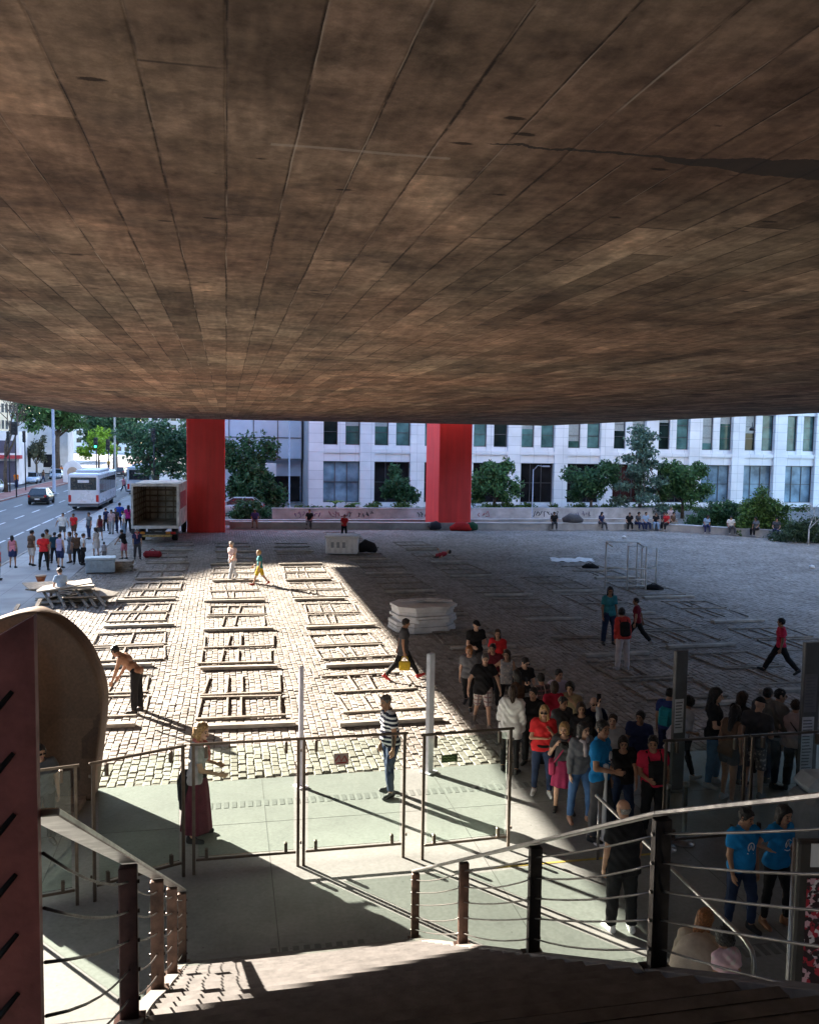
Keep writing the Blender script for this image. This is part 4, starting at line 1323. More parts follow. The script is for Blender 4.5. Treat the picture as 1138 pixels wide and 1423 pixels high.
# hedge strip below the facade
def strip(name, label, kind, u0, u1, w0, w1, z0, z1, n, size, c, seed, cat=None):
    rg = np.random.default_rng(seed)
    cl = [(rg.uniform(u0, u1), rg.uniform(w0, w1), rg.uniform(z0, z1 * .8), .6, .4, (z1 - z0) * rg.uniform(.25, .6)) for _ in range(int((u1 - u0) * 1.6))]
    V, F = leaves(cl, n, size, rg)
    me = npmesh(name, V, F, smooth=False); me.materials.append(leaf_mat('leaf_' + name, c, .3))
    o = hall(link(name, me)); tag(o, label, cat, None, kind); return o
strip('ground_cover', 'low mixed green planting strip below the facade windows', 'stuff', 6, 52, 71, 74, .3, 1.0, 9000, .13, (.075, .125, .03), 3, 'plants')
def fronds(label, base, H, n, c, seed):
    rr = random.Random(seed); t = thing('frond_plant', label, 'plant', base); mb = MB()
    for k in range(n):
        a = 2 * math.pi * k / n + rr.uniform(-.3, .3); L = H * rr.uniform(.7, 1.1)
        pr = None
        for j in range(6):
            f = j / 5; r_ = L * .6 * f; zz = H * .25 + L * (.75 * f - .62 * f * f)
            wdt = .10 * H * math.sin(math.pi * min(.98, f * .9 + .08))
            cpt = Vector((math.cos(a) * r_, math.sin(a) * r_, zz)); sdv = Vector((-math.sin(a), math.cos(a), .15)) * wdt
            if pr: mb.add([pr[0] - pr[1], pr[0] + pr[1], cpt + sdv, cpt - sdv], [(0, 1, 2, 3)])
            pr = (cpt, sdv)
    mb.build('fronds', leaf_mat('leaf_frond_%d' % seed, c, .35), t)
    mb = MB(); mb.tube([(0, 0, 0), (0, 0, H * .3)], [.08, .05], 7); mb.build('stem', M_bark, t)
fronds('arching pale green frond plant beneath the first facade window', Vector((Q(466, 700, 74).x, 74, .4)), 1.4, 16, (.16, .26, .05), 1)
fronds('arching frond plant right of the first facade window', Vector((Q(492, 700, 73).x, 73, .4)), 1.2, 14, (.12, .22, .05), 2)

# white office building: pilasters, ledges, paired upper windows, tall ground openings
M_stone = mat('white_stone', (.74, .74, .77), .55, var=.08, scale=.8)
def stone_panels():
    m, nt, b = newmat('white_stone_panels')
    tc = N(nt, 'ShaderNodeTexCoord'); sx = N(nt, 'ShaderNodeSeparateXYZ'); nt.links.new(tc.outputs['Object'], sx.inputs[0])
    cb = N(nt, 'ShaderNodeCombineXYZ'); nt.links.new(sx.outputs[0], cb.inputs[0]); nt.links.new(sx.outputs[2], cb.inputs[1])
    br = N(nt, 'ShaderNodeTexBrick', i_Scale=1.0, i_Mortar_Size=.012, i_Brick_Width=1.45, i_Row_Height=.85, i_Bias=0.0); br.offset = 0
    br.inputs['Color1'].default_value = (.76, .75, .78, 1); br.inputs['Color2'].default_value = (.84, .83, .85, 1); br.inputs['Mortar'].default_value = (.38, .38, .41, 1)
    nt.links.new(cb.outputs[0], br.inputs['Vector'])
    n2 = N(nt, 'ShaderNodeTexNoise', i_Scale=.6, i_Detail=6.0); nt.links.new(tc.outputs['Object'], n2.inputs['Vector'])
    o = mixc(nt, 1.0, br.outputs[0], ramp(nt, n2.outputs[0], [(.3, .86), (.7, 1.05)]).outputs[0], 'MULTIPLY')
    nt.links.new(o, b.inputs['Base Color']); b.inputs['Roughness'].default_value = .45
    return m
M_panels = stone_panels()
def pane_mat(name, c, rough=.06):
    if name in MATS: return MATS[name]
    m, nt, b = newmat(name)
    tc = N(nt, 'ShaderNodeTexCoord'); oi = N(nt, 'ShaderNodeObjectInfo')
    va = N(nt, 'ShaderNodeVectorMath', operation='ADD'); nt.links.new(tc.outputs['Object'], va.inputs[0]); nt.links.new(oi.outputs['Location'], va.inputs[1])
    n1 = N(nt, 'ShaderNodeTexNoise', i_Scale=.7, i_Detail=3.0); nt.links.new(va.outputs[0], n1.inputs['Vector'])
    o = ramp(nt, n1.outputs[0], [(.35, [x * .5 for x in c]), (.65, [x * 1.35 for x in c])]).outputs[0]
    nt.links.new(o, b.inputs['Base Color']); b.inputs['Roughness'].default_value = rough; b.inputs['Specular IOR Level'].default_value = .25
    MATS[name] = m
    return m
FB = UW(7.35, 81.2)
fac = thing('office_building', 'white stone office building with paired windows behind the parapet', 'building', FB, TH)
NB, BW, PWD = 13, 4.76, 1.35
mb = MB()
L = NB * BW + PWD
for i in range(NB + 1): mb.box(i * BW, i * BW + PWD, -.55, 0, 0, 17.2)
for z0, z1, y in ((4.25, 5.02, -.30), (5.022, 5.42, -.46), (9.4, 10.0, -.34), (13.4, 14.0, -.34), (17.2, 18.2, -.6)):
    if z0 == 17.2: mb.box(-.1, L + .1, y, .1, z0, z1)
    else:
        for i in range(NB): mb.box(i * BW + PWD + .002, (i + 1) * BW - .002, y, .0, z0, z1)
for i in range(NB):      # mullion piers between the paired windows
    for z0, z1 in ((5.42, 9.4), (10.0, 13.4), (14.0, 17.2)):
        c0 = i * BW + PWD + (BW - PWD) / 2
        mb.box(c0 - .36, c0 + .36, -.28, 0, z0 + .002, z1 - .002)
        mb.box(i * BW + PWD + .002, c0 - .362, -.22, 0, z0 + .002, z0 + .35); mb.box(c0 + .362, (i + 1) * BW - .002, -.22, 0, z0 + .002, z0 + .35)
mb.box(0, L, .55, 14, 0, 17.4)
mb.build('wall', M_panels, fac)
mb = MB()
for i in range(NB): mb.box(i * BW + PWD + .002, (i + 1) * BW - .002, -.2, .5, 0, .42)
mb.build('plinth', M_stone, fac)
M_wf = mat('window_frame', (.10, .10, .11), .4, .5)
def window(w, h, pm, nx, nz, bl=0):
    mb = MB(); f = .055
    mb.box(0, w, -.05, .05, 0, f); mb.box(0, w, -.05, .05, h - f, h); mb.box(0, f, -.05, .05, f, h - f); mb.box(w - f, w, -.05, .05, f, h - f)
    for k in range(1, nx): mb.box(w * k / nx - .025, w * k / nx + .025, -.04, .04, f, h - f)
    for k in range(1, nz): mb.box(f, w - f, -.035, .035, h * k / nz - .025, h * k / nz + .025)
    wo = mb.build('window', M_wf, fac)
    mb = MB(); mb.box(f, w - f, .052, .07, f, h - f); pn = mb.build('pane', pm, wo)
    if bl:
        mb = MB(); k_ = int(h * bl / .09)
        for q in range(k_): mb.box(f + .01, w - f - .01, .022, .034, h - f - (q + 1) * .09 + .012, h - f - q * .09 - .004)
        mb.build('blind', mat('blind_pale', (.42, .44, .43), .7), wo)
    return wo
PG = [pane_mat('pane_green', (.05, .11, .095)), pane_mat('pane_dark', (.014, .026, .024)), pane_mat('pane_teal', (.10, .20, .19), .12)]
PB = [pane_mat('pane_ground_dark', (.014, .013, .014)), pane_mat('pane_ground_blue', (.20, .30, .38), .15), pane_mat('pane_ground_maroon', (.05, .018, .016))]
wm = {}
rr = random.Random(4)
GROUND = [1, 0, 0, 0, 0, 0, 2, 0, 1, 1, 1, 0, 0]
def put_window(key, w, h, pm, nx, nz, x, y, z, bl=0):
    if key not in wm: o = window(w, h, pm, nx, nz, bl); wm[key] = o
    else: o = copy_tree(wm[key], fac)
    o.location = (x, y, z); return o
for i in range(NB):
    x0 = i * BW + PWD; span = BW - PWD; c0 = x0 + span / 2
    k = GROUND[i]
    put_window('g%d' % k, span - .02, 3.8, PB[k], 3, 2, x0 + .01, .06, .43)
    for z0, z1 in ((5.78, 9.38), (10.36, 13.38)):
        for xx in (x0 + .01, c0 + .365):
            k = rr.choice((0, 1, 2, 0, 2))
            bq = rr.choice((0, 0, .25, .5, .8)); put_window('u%d_%.2f_%.1f' % (k, bq, z0), span / 2 - .38, z1 - z0, PG[k], 1, 3, xx, -.05, z0, bq)
# blinds and shop panels visible inside the ground openings are separate panes above; pale building beside it
bb = thing('office_building', 'pale blue glazed building left of the white stone facade', 'building', UW(.2, 86, 0), TH)
mb = MB(); mb.box(-3.5, 7.0, 0, 12, 4.2, 30); mb.box(-3.5, 7.0, 1.2, 12, 0, 4.198)  # hidden left part and extra height added to stop a stray sun streak
mb.build('wall', mat('pale_blue_cladding', (.50, .56, .68), .35, var=.08, scale=.5), bb)
mb = MB()
for z in (4.25, 6.3, 8.4, 12, 16, 20, 24): mb.box(-3.52, 7.02, -.06, .0, z, z + .09)
for x in (-3.4, -2.3, 0, 2.3, 4.6, 6.9): mb.box(x, x + .08, -.05, .0, 4.36, 30)
mb.build('window_frame', M_wf, bb)
mb = MB(); mb.box(.1, 6.9, 1.1, 1.19, .1, 2.6); mb.build('glazing', PB[0], bb)
mb = MB(); mb.box(2.4, 4.5, -.03, 0, 2.6, 3.9); mb.build('fascia', M_white, bb)
# buildings across and along the avenue
def block(label, u0, u1, w0, w1, h, c, floors, bay=3.2, top=None, wins=None):
    """a plain building; wins = (face, from, to, first floor, last floor) puts single windows on the part of it that shows"""
    t = thing('street_building', label, 'building', UW(u0, w0, 0), TH)
    mb = MB(); U_, W_ = u1 - u0, w1 - w0
    if top is None: mb.box(0, U_, 0, W_, 0, h)
    else:      # roof line given as (w, z) points
        poly = [(0, 0)] + [(a - w0, z) for a, z in top] + [(W_, 0)]
        n = len(poly)
        vs = [(0, a, z) for a, z in poly] + [(U_, a, z) for a, z in poly]
        mb.add(vs, [list(range(n)), list(range(n, 2 * n))[::-1]] + [[i, n + i, n + (i + 1) % n, (i + 1) % n] for i in range(n)])
    fh = (min(h, top[0][1]) if top else h) / floors
    mb.box(-.15, U_ + .15, -.15, W_ + .15, 0, .9)
    for f in range(1, floors): mb.box(-.06, U_ + .06, -.06, W_ + .06, f * fh - .12, f * fh + .12)
    mb.build('wall', mat('wall_%.2f_%.2f' % (c[0], c[2]), c, .8, var=.12, scale=.4), t)
    first = None
    if wins:
        face, a0, a1, f0, f1 = wins
        n = max(1, int((a1 - a0) / bay)); k = 0
        for f in range(f0, f1):
            for i in range(n):
                if k >= 96: break
                k += 1
                if first is None:
                    g = MB(); ww_, hh_ = bay * .58, fh * .5
                    g.box(0, ww_, -.10, .0, -.08, 0); g.box(-.05, 0, -.06, 0, -.08, hh_); g.box(ww_, ww_ + .05, -.06, 0, -.08, hh_); g.box(0, ww_, -.06, 0, hh_, hh_ + .06); g.box(ww_ / 2 - .03, ww_ / 2 + .03, -.05, 0, 0, hh_)
                    o = first = g.build('window', M_wf, t)
                    q = MB(); q.box(.002, ww_ - .002, -.02, -.004, .002, hh_ - .002); q.build('pane', PG[1], o)
                else: o = copy_tree(first, t)
                along = a0 + (i + .21) * bay; z = f * fh + .3 * fh
                if face == 'front': o.location = (along, -.005, z); o.rotation_euler[2] = 0
                else: o.location = (U_ + .005, along, z); o.rotation_euler[2] = R(90)
    return t
block('tall unseen grey block straight across the avenue, raised to cut sky light', -58, -45, -70, 53, 52, (.36, .35, .34), 15)  # unseen; its height is made up to keep sky light off the foreground
block('lower grey office block across the avenue, out at the far left', -58, -45, 53.1, 82, 22.4, (.42, .40, .38), 6)
block('sloping roofed block across the avenue, out at the far left', -58, -45, 82.1, 108.4, 29.6, (.50, .46, .42), 7, top=[(82.1, 22.5), (99, 25.9), (108.4, 29.6)])
block('narrow tall wing across the avenue, out at the far left', -47.5, -45, 108.6, 138, 44, (.58, .50, .40), 13)
block('tall beige tower at the left edge behind the leafless tree', -60, -45, 138.2, 214, 44, (.62, .54, .40), 13, wins=('side', 45, 75.5, 1, 11))
block('white shop front block far down the avenue on the left', -70, -45, 236, 262, 9, (.80, .80, .80), 2, bay=4, wins=('front', 0, 25, 0, 2))
block('pale block seen between the avenue pillar and the dark tree', 6, 20, 135, 150, 30, (.72, .70, .68), 9, wins=('front', 0, 14, 0, 9))
block('brown office tower behind the dark tree by the blue building', 12, 34, 160, 176, 40, (.30, .24, .19), 12, wins=('front', 0, 22, 0, 8))
block('grey tower far down the avenue behind the trees', -30, 0, 330, 350, 42, (.36, .36, .38), 14, wins=('front', 0, 30, 1, 9))
block('tall white tower beyond the end of the avenue', -75, -38, 390, 410, 60, (.66, .66, .66), 18, wins=('front', 0, 36, 0, 8))

block('long dark light blocker added beyond the right side of the plaza, out of frame', 40, 56, -50, 43, 15, (.035, .035, .04), 6)  # added out of view to hold back sky light from the right side
block('dark light blocker added past the far right end of the plaza, out of frame', 47.5, 62, 43.2, 61, 30, (.035, .036, .04), 6)  # added out of view to close the bright sky gap at far right
block('dark light blocker added at the near end of the hall, out of frame', -14, 39.8, -44, -30, 23, (.035, .037, .04), 5)  # added out of view against sky light; dark so it bounces little sun inside
block('pale light reflector added behind the near end of the hall, out of frame', -30, 60, -95, -75, 75, (.74, .72, .70), 16)  # added out of view to bounce sunlight over the roof onto the white facade
# ================================================================== things
M_steel = mat('brushed_steel', (.33, .32, .31), .35, .85, var=.12, scale=12)
M_dsteel = mat('dark_steel', (.050, .042, .038), .45, .7, var=.25, scale=8)
M_brown = mat('brown_steel', (.105, .062, .046), .5, .45, var=.35, scale=7, bmp=.1)
M_maroon = mat('maroon_steel', (.36, .115, .10), .5, .3, var=.3, scale=5, bmp=.1)
M_cable = mat('steel_cable', (.20, .19, .18), .35, .9)
M_black = mat('black_plastic', (.014, .014, .016), .5)
M_wood = mat('grey_wood', (.30, .262, .22), .85, var=.3, scale=5, bmp=.3, island=.25)
M_board = mat('pale_board', (.42, .385, .335), .8, var=.2, scale=3, bmp=.2, island=.15)

# ------------------------------------------------------------------ stair with cable railings
SRISE, SRUN, SN, SBASE = .17, .309, 26, 9.66
SLOPE = SRISE / SRUN
PB0 = 10.02
UL, UR = -.48, 2.17
zst = zs0 = lambda w: (PB0 - w) * SLOPE
def tread_mat():
    m, nt, b = newmat('stair_tread')
    tc = N(nt, 'ShaderNodeTexCoord')
    n1 = N(nt, 'ShaderNodeTexNoise', i_Scale=2.2, i_Detail=6.0); n2 = N(nt, 'ShaderNodeTexNoise', i_Scale=40.0, i_Detail=3.0)
    nt.links.new(tc.outputs['Object'], n1.inputs['Vector']); nt.links.new(tc.outputs['Object'], n2.inputs['Vector'])
    o = ramp(nt, n1.outputs[0], [(.3, (.145, .137, .133)), (.7, (.235, .221, .213))]).outputs[0]
    o = mixc(nt, 1.0, o, ramp(nt, n2.outputs[0], [(.35, .8), (.65, 1.08)]).outputs[0], 'MULTIPLY')
    nt.links.new(o, b.inputs['Base Color']); b.inputs['Roughness'].default_value = .8
    bump(nt, b, n2.outputs[0], .2, .006)
    return m
st = thing('staircase', 'broad concrete staircase descending between the cable railings', 'stairs', (0, 0, 0), TH)
mb = MB()
for k in range(SN):
    w1 = SBASE - k * SRUN; z = (k + 1) * SRISE
    mb.box(UL + .06, UR - .06, w1 - SRUN, w1 + .03, z - .05, z)
    mb.box(UL + .08, UR - .08, w1 - .03, w1 - .01, z - SRISE + .001, z - .052)
mb.build('treads', tread_mat(), st)
mb = MB()
for k in range(SN):
    w1 = SBASE - k * SRUN; z = (k + 1) * SRISE
    mb.box(UL + .07, UR - .07, w1 - .035, w1 + .032, z + .001, z + .005)
mb.build('nosing_strip', mat('nosing', (.17, .16, .155), .75, var=.2, scale=9), st)
mb = MB()
for u in (UL - .05, UR - .07):
    mb.flat((u + .06, SBASE + .30, zst(SBASE + .30) - .21), (u + .06, SBASE - SN * SRUN - .1, zst(SBASE - SN * SRUN - .1) - .21), .12, .36)
mb.build('stringer', mat('stringer_concrete', (.17, .15, .14), .7, var=.25, scale=3), st)
mb = MB(); mb.box(-1.6, 3.2, -4.0, SBASE - SN * SRUN - .001, SN * SRISE - .3, SN * SRISE)
mb.build('landing', M_conc, st)
def cable_rail(name, label, u, posts, ext, mats, cr=.006, cm=None, send=None):
    t = thing(name, label, 'railing', UW(u, SBASE, 0), TH)
    H = .82
    zst = lambda w: zs0(w) if (send is None or w > posts[0]) else zs0(posts[0]) + (posts[0] - w) * send
    for i, w in enumerate(posts):
        z = zst(w) + .0
        hgt = H
        mb = MB(); mb.cbox(-.045, .045, w - SBASE - .028, w - SBASE + .028, z - .02, z + hgt - .03, .006)
        mb.box(-.075, .075, w - SBASE - .06, w - SBASE + .06, z - .028, z - .006)
        po = mb.build('post', mats[i], t)
    z0, z1 = zst(posts[-1]) + H, zst(posts[0] - ext) + H
    mb = MB(); zm = zst(posts[0]) + H; mb.flat((0, posts[-1] - SBASE + .06, z0 - .03), (0, posts[0] - SBASE, zm), .085, .022); mb.flat((0, posts[0] - SBASE, zm), (0, posts[0] - ext - SBASE, z1), .085, .022)
    mb.build('handrail', M_steel, t)
    mb = MB()
    ws = [posts[0] - ext] + list(posts)
    for k in range(5):
        f = .10 + k * .152
        for a, b2 in zip(ws[:-1], ws[1:]):
            pts = []
            sag = .018 + .012 * ((k * 7 + int(a * 3)) % 3)
            for q in range(7):
                g = q / 6; w = a + (b2 - a) * g
                pts.append((0, w - SBASE, zst(w) + f - sag * 4 * g * (1 - g)))
            mb.tube(pts, cr, 6)
        for w in posts:
            mb.tube([(-.055, w - SBASE, zst(w) + f), (.055, w - SBASE, zst(w) + f)], .011, 6)
    mb.build('cables', cm or M_cable, t)
    return t
cable_rail('cable_railing', 'right hand cable railing of the staircase with near black posts', UR, (3.98, 5.78, 7.65, 9.72), 2.2, (M_dsteel, M_dsteel, M_brown, M_brown), send=.482)
rl = cable_rail('cable_railing', 'left hand cable railing of the staircase with brown and maroon posts', UL, (4.38, 6.13, 7.76, 9.5), 1.97, (mat('dark_maroon_post', (.085, .034, .028), .5, .3, var=.35, scale=7), M_brown, M_brown, M_brown), .005, M_dsteel)
# tall maroon plate post where the left railing meets the landing
pp = Q(24, 1100, 2.22)
mp_ = thing('plate_post', 'tall maroon steel plate with slanting cable slots at the left edge', 'post', (pp.x - .035, 2.22, 4.2), TH)
mb = MB()
T = Matrix.Rotation(R(90), 4, 'X')
mb.prism([(-.085, .0), (.085, .0), (.085, 1.345), (-.085, 1.245)], -.02, .02, 0, T)
mb.build('plate', M_maroon, mp_)
mb = MB()
for k in range(6):
    z = 1.12 - k * .162
    mb.tube([(.03, -.022, z + .03), (-.02, -.024, z - .03), (-.086, -.024, z - .115)], [.006, .009, .008], 6)
mb.build('cable_ends', M_black, mp_)

# ------------------------------------------------------------------ glass screens
M_glass = glassmat('screen_glass', (.90, .965, .935))
M_frame = mat('bronze_frame', (.12, .095, .075), .4, .7, var=.2, scale=6)
def screen(label, p0, p1, H=1.85, z0=.22, gap=.04, plaque=None):
    p0, p1 = Vector(p0), Vector(p1); d = p1 - p0; L = d.length
    t = thing('glass_screen', label, 'glass screen', (p0.x, p0.y, 0), math.atan2(d.y, d.x))
    mb = MB()
    for x in (gap, L - gap): mb.cbox(x - .021, x + .021, -.018, .018, .0, H, .004)
    mb.cbox(-.01, L + .01, -.016, .016, H - .022, H + .012, .004); mb.cbox(gap + .029, L - gap - .029, -.014, .014, z0 - .03, z0, .004)
    mb.build('frame', M_frame, t)
    for x in (gap + .17, L - gap - .17):
        MB().cbox(x - .022, x + .022, -.03, .03, H - .20, H - .036, .006).build('clamp', M_frame, t); MB().cbox(x - .022, x + .022, -.03, .03, z0 + .001, z0 + .14, .006).build('clamp', M_frame, t)
    for z in (H - .17, z0 + .12):
        MB().cbox(L - gap + .029, L + gap - .029, -.014, .014, z - .02, z + .02, .003).build('hinge', M_frame, t)
    mb = MB(); mb.box(gap + .06, L - gap - .06, -.006, .006, z0 + .03, H - .06); mb.build('pane', M_glass, t)
    if plaque:
        x, z, w_, h_, c, kind = plaque
        mb = MB(); mb.box(x, x + w_, -.016, -.0075, z, z + h_); pq = mb.build('plaque', mat('plaque_' + kind, c, .6), t)
        mb = MB()
        if kind == 'red':
            mb.tube([(x + .02, -.018, z + .06), (x + .07, -.018, z + h_ - .03), (x + .10, -.018, z + .05), (x + .15, -.018, z + h_ - .04), (x + w_ - .02, -.018, z + .05)], .011, 5)
            mb.tube([(x + .03, -.018, z + .03), (x + w_ - .03, -.018, z + .035)], .009, 5)
            mb.build('mark', mat('mark_red', (.42, .05, .05), .7), pq)
        else:
            for zz in (z + .035, z + .075):
                mb.tube([(x + .02 + q * .02, -.018, zz + .008 * ((q * 5) % 3 - 1)) for q in range(10)], .005, 5)
            mb.build('mark', mat('mark_green', (.30, .45, .18), .7), pq)
    return t
GW = 12.06
screen('glass screen directly left of the middle pair of posts, woman behind it', UW(-.49, GW), UW(1.02, GW))
screen('glass screen with the small red plaque, in front of the striped shirt man', UW(1.02, GW), UW(2.54, GW), plaque=(.46, 1.44, .21, .17, (.42, .33, .28), 'red'))
screen('glass screen with the small green plaque, nearest the queue', UW(2.72, GW - .12), UW(4.12, GW - .04), plaque=(.30, 1.42, .24, .11, (.055, .10, .028), 'green'))
screen('open glass gate leaf swung towards the rusty sculpture', UW(-.55, GW - .02), UW(-1.72, GW - .52))
screen('short glass screen at the foot of the rusty sculpture', UW(-1.85, GW - .55), UW(-2.75, GW - .75))
screen('dark glass screen around the waiting people at right', UW(6.25, 11.5), UW(7.62, 11.5), H=1.72)
screen('dark glass screen at the right edge beside the grey bin', UW(7.66, 11.5), UW(9.0, 11.5), H=1.72)

# ------------------------------------------------------------------ rusty sculpture
def rust():
    m, nt, b = newmat('weathering_steel')
    tc = N(nt, 'ShaderNodeTexCoord')
    n1 = N(nt, 'ShaderNodeTexNoise', i_Scale=1.1, i_Detail=7.0, i_Roughness=.65); n2 = N(nt, 'ShaderNodeTexNoise', i_Scale=24.0, i_Detail=5.0)
    vo = N(nt, 'ShaderNodeTexVoronoi', i_Scale=1.2, distance='CHEBYCHEV')
    for n in (n1, n2, vo): nt.links.new(tc.outputs['Object'], n.inputs['Vector'])
    o = ramp(nt, n1.outputs[0], [(.3, (.05, .028, .018)), (.5, (.09, .052, .033)), (.72, (.16, .095, .06))]).outputs[0]
    o = mixc(nt, .55, o, ramp(nt, vo.outputs['Color'], [(.3, (.045, .026, .017)), (.7, (.165, .105, .068))]).outputs[0])
    o = mixc(nt, 1.0, o, ramp(nt, n2.outputs[0], [(.3, .78), (.7, 1.15)]).outputs[0], 'MULTIPLY')
    nt.links.new(o, b.inputs['Base Color']); b.inputs['Roughness'].default_value = .75; b.inputs['Metallic'].default_value = .15
    bump(nt, b, n2.outputs[0], .25, .01)
    return m
M_rust = rust()
SY = 14.3
def outl(pts, Y, base):
    return [(Q(x, y, Y).x - base.x, Q(x, y, Y).z) for x, y in pts]
sb = Vector((Q(70, 1000, SY).x, SY, 0))
sp = thing('rusty_sculpture', 'large rounded rust brown steel sculpture behind the left railing', 'sculpture', sb, R(6))
def rounded(mb, poly, y0, y1, c=.05):
    """thick plate with softened rims: outline in x,z between depths y0 and y1"""
    n = len(poly); cx = sum(p[0] for p in poly) / n; cz = sum(p[1] for p in poly) / n
    rings = []
    for y, k in ((y0, c), (y0 + c * .4, c * .25), (y0 + c, 0), (y1 - c, 0), (y1 - c * .4, c * .25), (y1, c)):
        rg = []
        for x, z in poly:
            d = math.hypot(x - cx, z - cz); f = max(0, (d - k) / d)
            rg.append((cx + (x - cx) * f, y, max(0.0, cz + (z - cz) * f)))
        rings.append(rg)
    vs = [p for r_ in rings for p in r_]; fs = []
    for i in range(len(rings) - 1):
        for k in range(n):
            k2 = (k + 1) % n; fs.append([i * n + k, (i + 1) * n + k, (i + 1) * n + k2, i * n + k2])
    mb.add(vs, fs, 0, True)
    mb.add([], [])
    o = len(mb.v) - len(vs)
    mb.f.append([o + k for k in range(n)]); mb.m.append(0); mb.sm.append(False)
    mb.f.append([o + (len(rings) - 1) * n + k for k in range(n)][::-1]); mb.m.append(0); mb.sm.append(False)
def smoothpts(pts, it=2):
    for _ in range(it):
        out = [pts[0]]
        for a, b2 in zip(pts[:-1], pts[1:]):
            out += [(a[0] * .75 + b2[0] * .25, a[1] * .75 + b2[1] * .25), (a[0] * .25 + b2[0] * .75, a[1] * .25 + b2[1] * .75)]
        pts = out + [pts[-1]]
    return pts
ol = outl(smoothpts([(-60, 1135), (-64, 960), (-30, 868), (46, 842), (72, 852), (100, 872), (122, 898), (136, 930), (145, 960), (144, 1000), (138, 1050), (128, 1135)]), SY, sb)
mb = MB(); rounded(mb, [(x, max(0, z)) for x, z in ol], -.26, .26); mb.build('plate', M_rust, sp)
ol = outl(smoothpts([(-110, 1135), (-112, 990), (-90, 905), (-40, 872), (10, 885), (34, 930), (40, 1000), (30, 1135)]), SY - .8, sb)
mb = MB(); rounded(mb, [(x, max(0, z)) for x, z in ol], -1.35, -.90); mb.build('plate', M_rust, sp)
mb = MB(); mb.box(-1.7, .62, -.9, .26, .0, .10); mb.build('base', mat('sculpture_base', (.2, .15, .11), .8, var=.3), sp)

# ------------------------------------------------------------------ dismantled market stalls laid out in columns
def stall_proto():
    t = thing('stall_trestle', 'x', 'stall frame', (0, 0, 0))
    zt = .042
    for y, x0, x1 in ((-1.85, -1.0, 1.0), (-.32, -.98, .98), (-.05, -.98, 1.0), (1.5, -1.0, .98)):
        mb = MB(); mb.cbox(x0, x1, y - .045, y + .045, .0, zt, .006); mb.build('cross_bar', M_wood, t)
    for x, y0, y1 in ((-.98, -1.78, -.39), (-.36, -1.78, -.39), (-.02, -1.78, -.39), (.95, -1.78, -.39), (-.96, .02, 1.43), (-.34, .02, 1.43), (.02, .02, 1.43), (.96, .02, 1.43)):
        mb = MB(); mb.cbox(x - .024, x + .024, y0, y1, .0, zt - .01, .006); mb.build('rail', M_wood, t)
    return t
def plank_proto():
    return MB().cbox(-1.05, 1.05, -.09, .09, .0, .085, .01).cbox(-1.02, .98, .13, .22, .0, .04, .008).build('long_plank', M_board)
ORD = ['nearest', 'second nearest', 'third nearest', 'fourth nearest', 'fifth nearest', 'sixth nearest', 'seventh nearest', 'eighth nearest']
cols = [(17.3, 4, 22.0, 'outermost shaded column towards the tube frame'), (-2.85, 7, 18.9, 'leftmost sunlit column'), (.36, 7, 18.2, 'middle sunlit column'), (3.56, 7, 18.0, 'sunlit column by the shadow edge'),
        (7.3, 8, 19.5, 'first shaded column right of the white panel stack'), (10.9, 7, 18.2, 'second shaded column, behind the queue'), (14.1, 4, 18.8, 'farthest right shaded column')]
fp, pk = None, None
rr = random.Random(9)
for (u, n, w0, nm) in cols:
    for k in range(n):
        w = w0 + k * 4.93 + rr.uniform(-.15, .15)
        if fp is None: f = fp = stall_proto()
        else: f = copy_tree(fp)
        q = UW(u + rr.uniform(-.09, .09), w + 2.55, .008); f.location = q; f.rotation_euler[2] = TH + R(rr.uniform(-2.2, 2.2))
        f.scale = (rr.uniform(.92, 1.08), rr.uniform(.90, 1.08), rr.uniform(.7, 1.15))
        kids = list(f.children)
        for c_ in kids:
            if f is not fp and rr.random() < .13: bpy.data.objects.remove(c_); continue
            c_.location = (rr.uniform(-.05, .05), rr.uniform(-.06, .06), 0); c_.rotation_euler[2] = R(rr.uniform(-2.4, 2.4))
        tag(f, '%s dismantled stall frame in the %s' % (ORD[k], nm), 'stall frame', 'stall frames laid out on the setts')
        if pk is None: p_ = pk = plank_proto()
        else: p_ = pk.copy(); col.objects.link(p_)
        p_.location = UW(u + rr.uniform(-.12, .12), w, .012); p_.rotation_euler[2] = TH + R(rr.uniform(-2.5, 2.5))
        p_.scale = (rr.uniform(.9, 1.08), rr.uniform(.85, 1.15), 1)
        tag(p_, '%s long plank lying across the %s' % (ORD[k], nm), 'plank', 'planks laid between the stall frames')

# ------------------------------------------------------------------ stacks and loose things on the plaza
M_panel = mat('white_panel', (.66, .66, .66), .6, var=.15, scale=2.0, island=.14)
def stack(name, label, base, rz, w, d, n, th, cat, skew=.06, seed=1, octo=True, mt=None):
    rr = random.Random(seed); t = thing(name, label, cat, base, rz)
    z = 0
    for k in range(n):
        h = th * rr.uniform(.8, 1.2); ww, dd = w * rr.uniform(.93, 1.04), d * rr.uniform(.93, 1.04); c = .26 * min(w, d) if octo else .02
        ox, oy = rr.uniform(-skew, skew), rr.uniform(-skew, skew)
        poly = [(-ww / 2 + c, -dd / 2), (ww / 2 - c, -dd / 2), (ww / 2, -dd / 2 + c), (ww / 2, dd / 2 - c), (ww / 2 - c, dd / 2), (-ww / 2 + c, dd / 2), (-ww / 2, dd / 2 - c), (-ww / 2, -dd / 2 + c)]
        mb = MB(); mb.prism([(x + ox, y + oy) for x, y in poly], z, z + h - .012); z += h
        mb.build('panel', mt or M_panel, t)
    return t, z
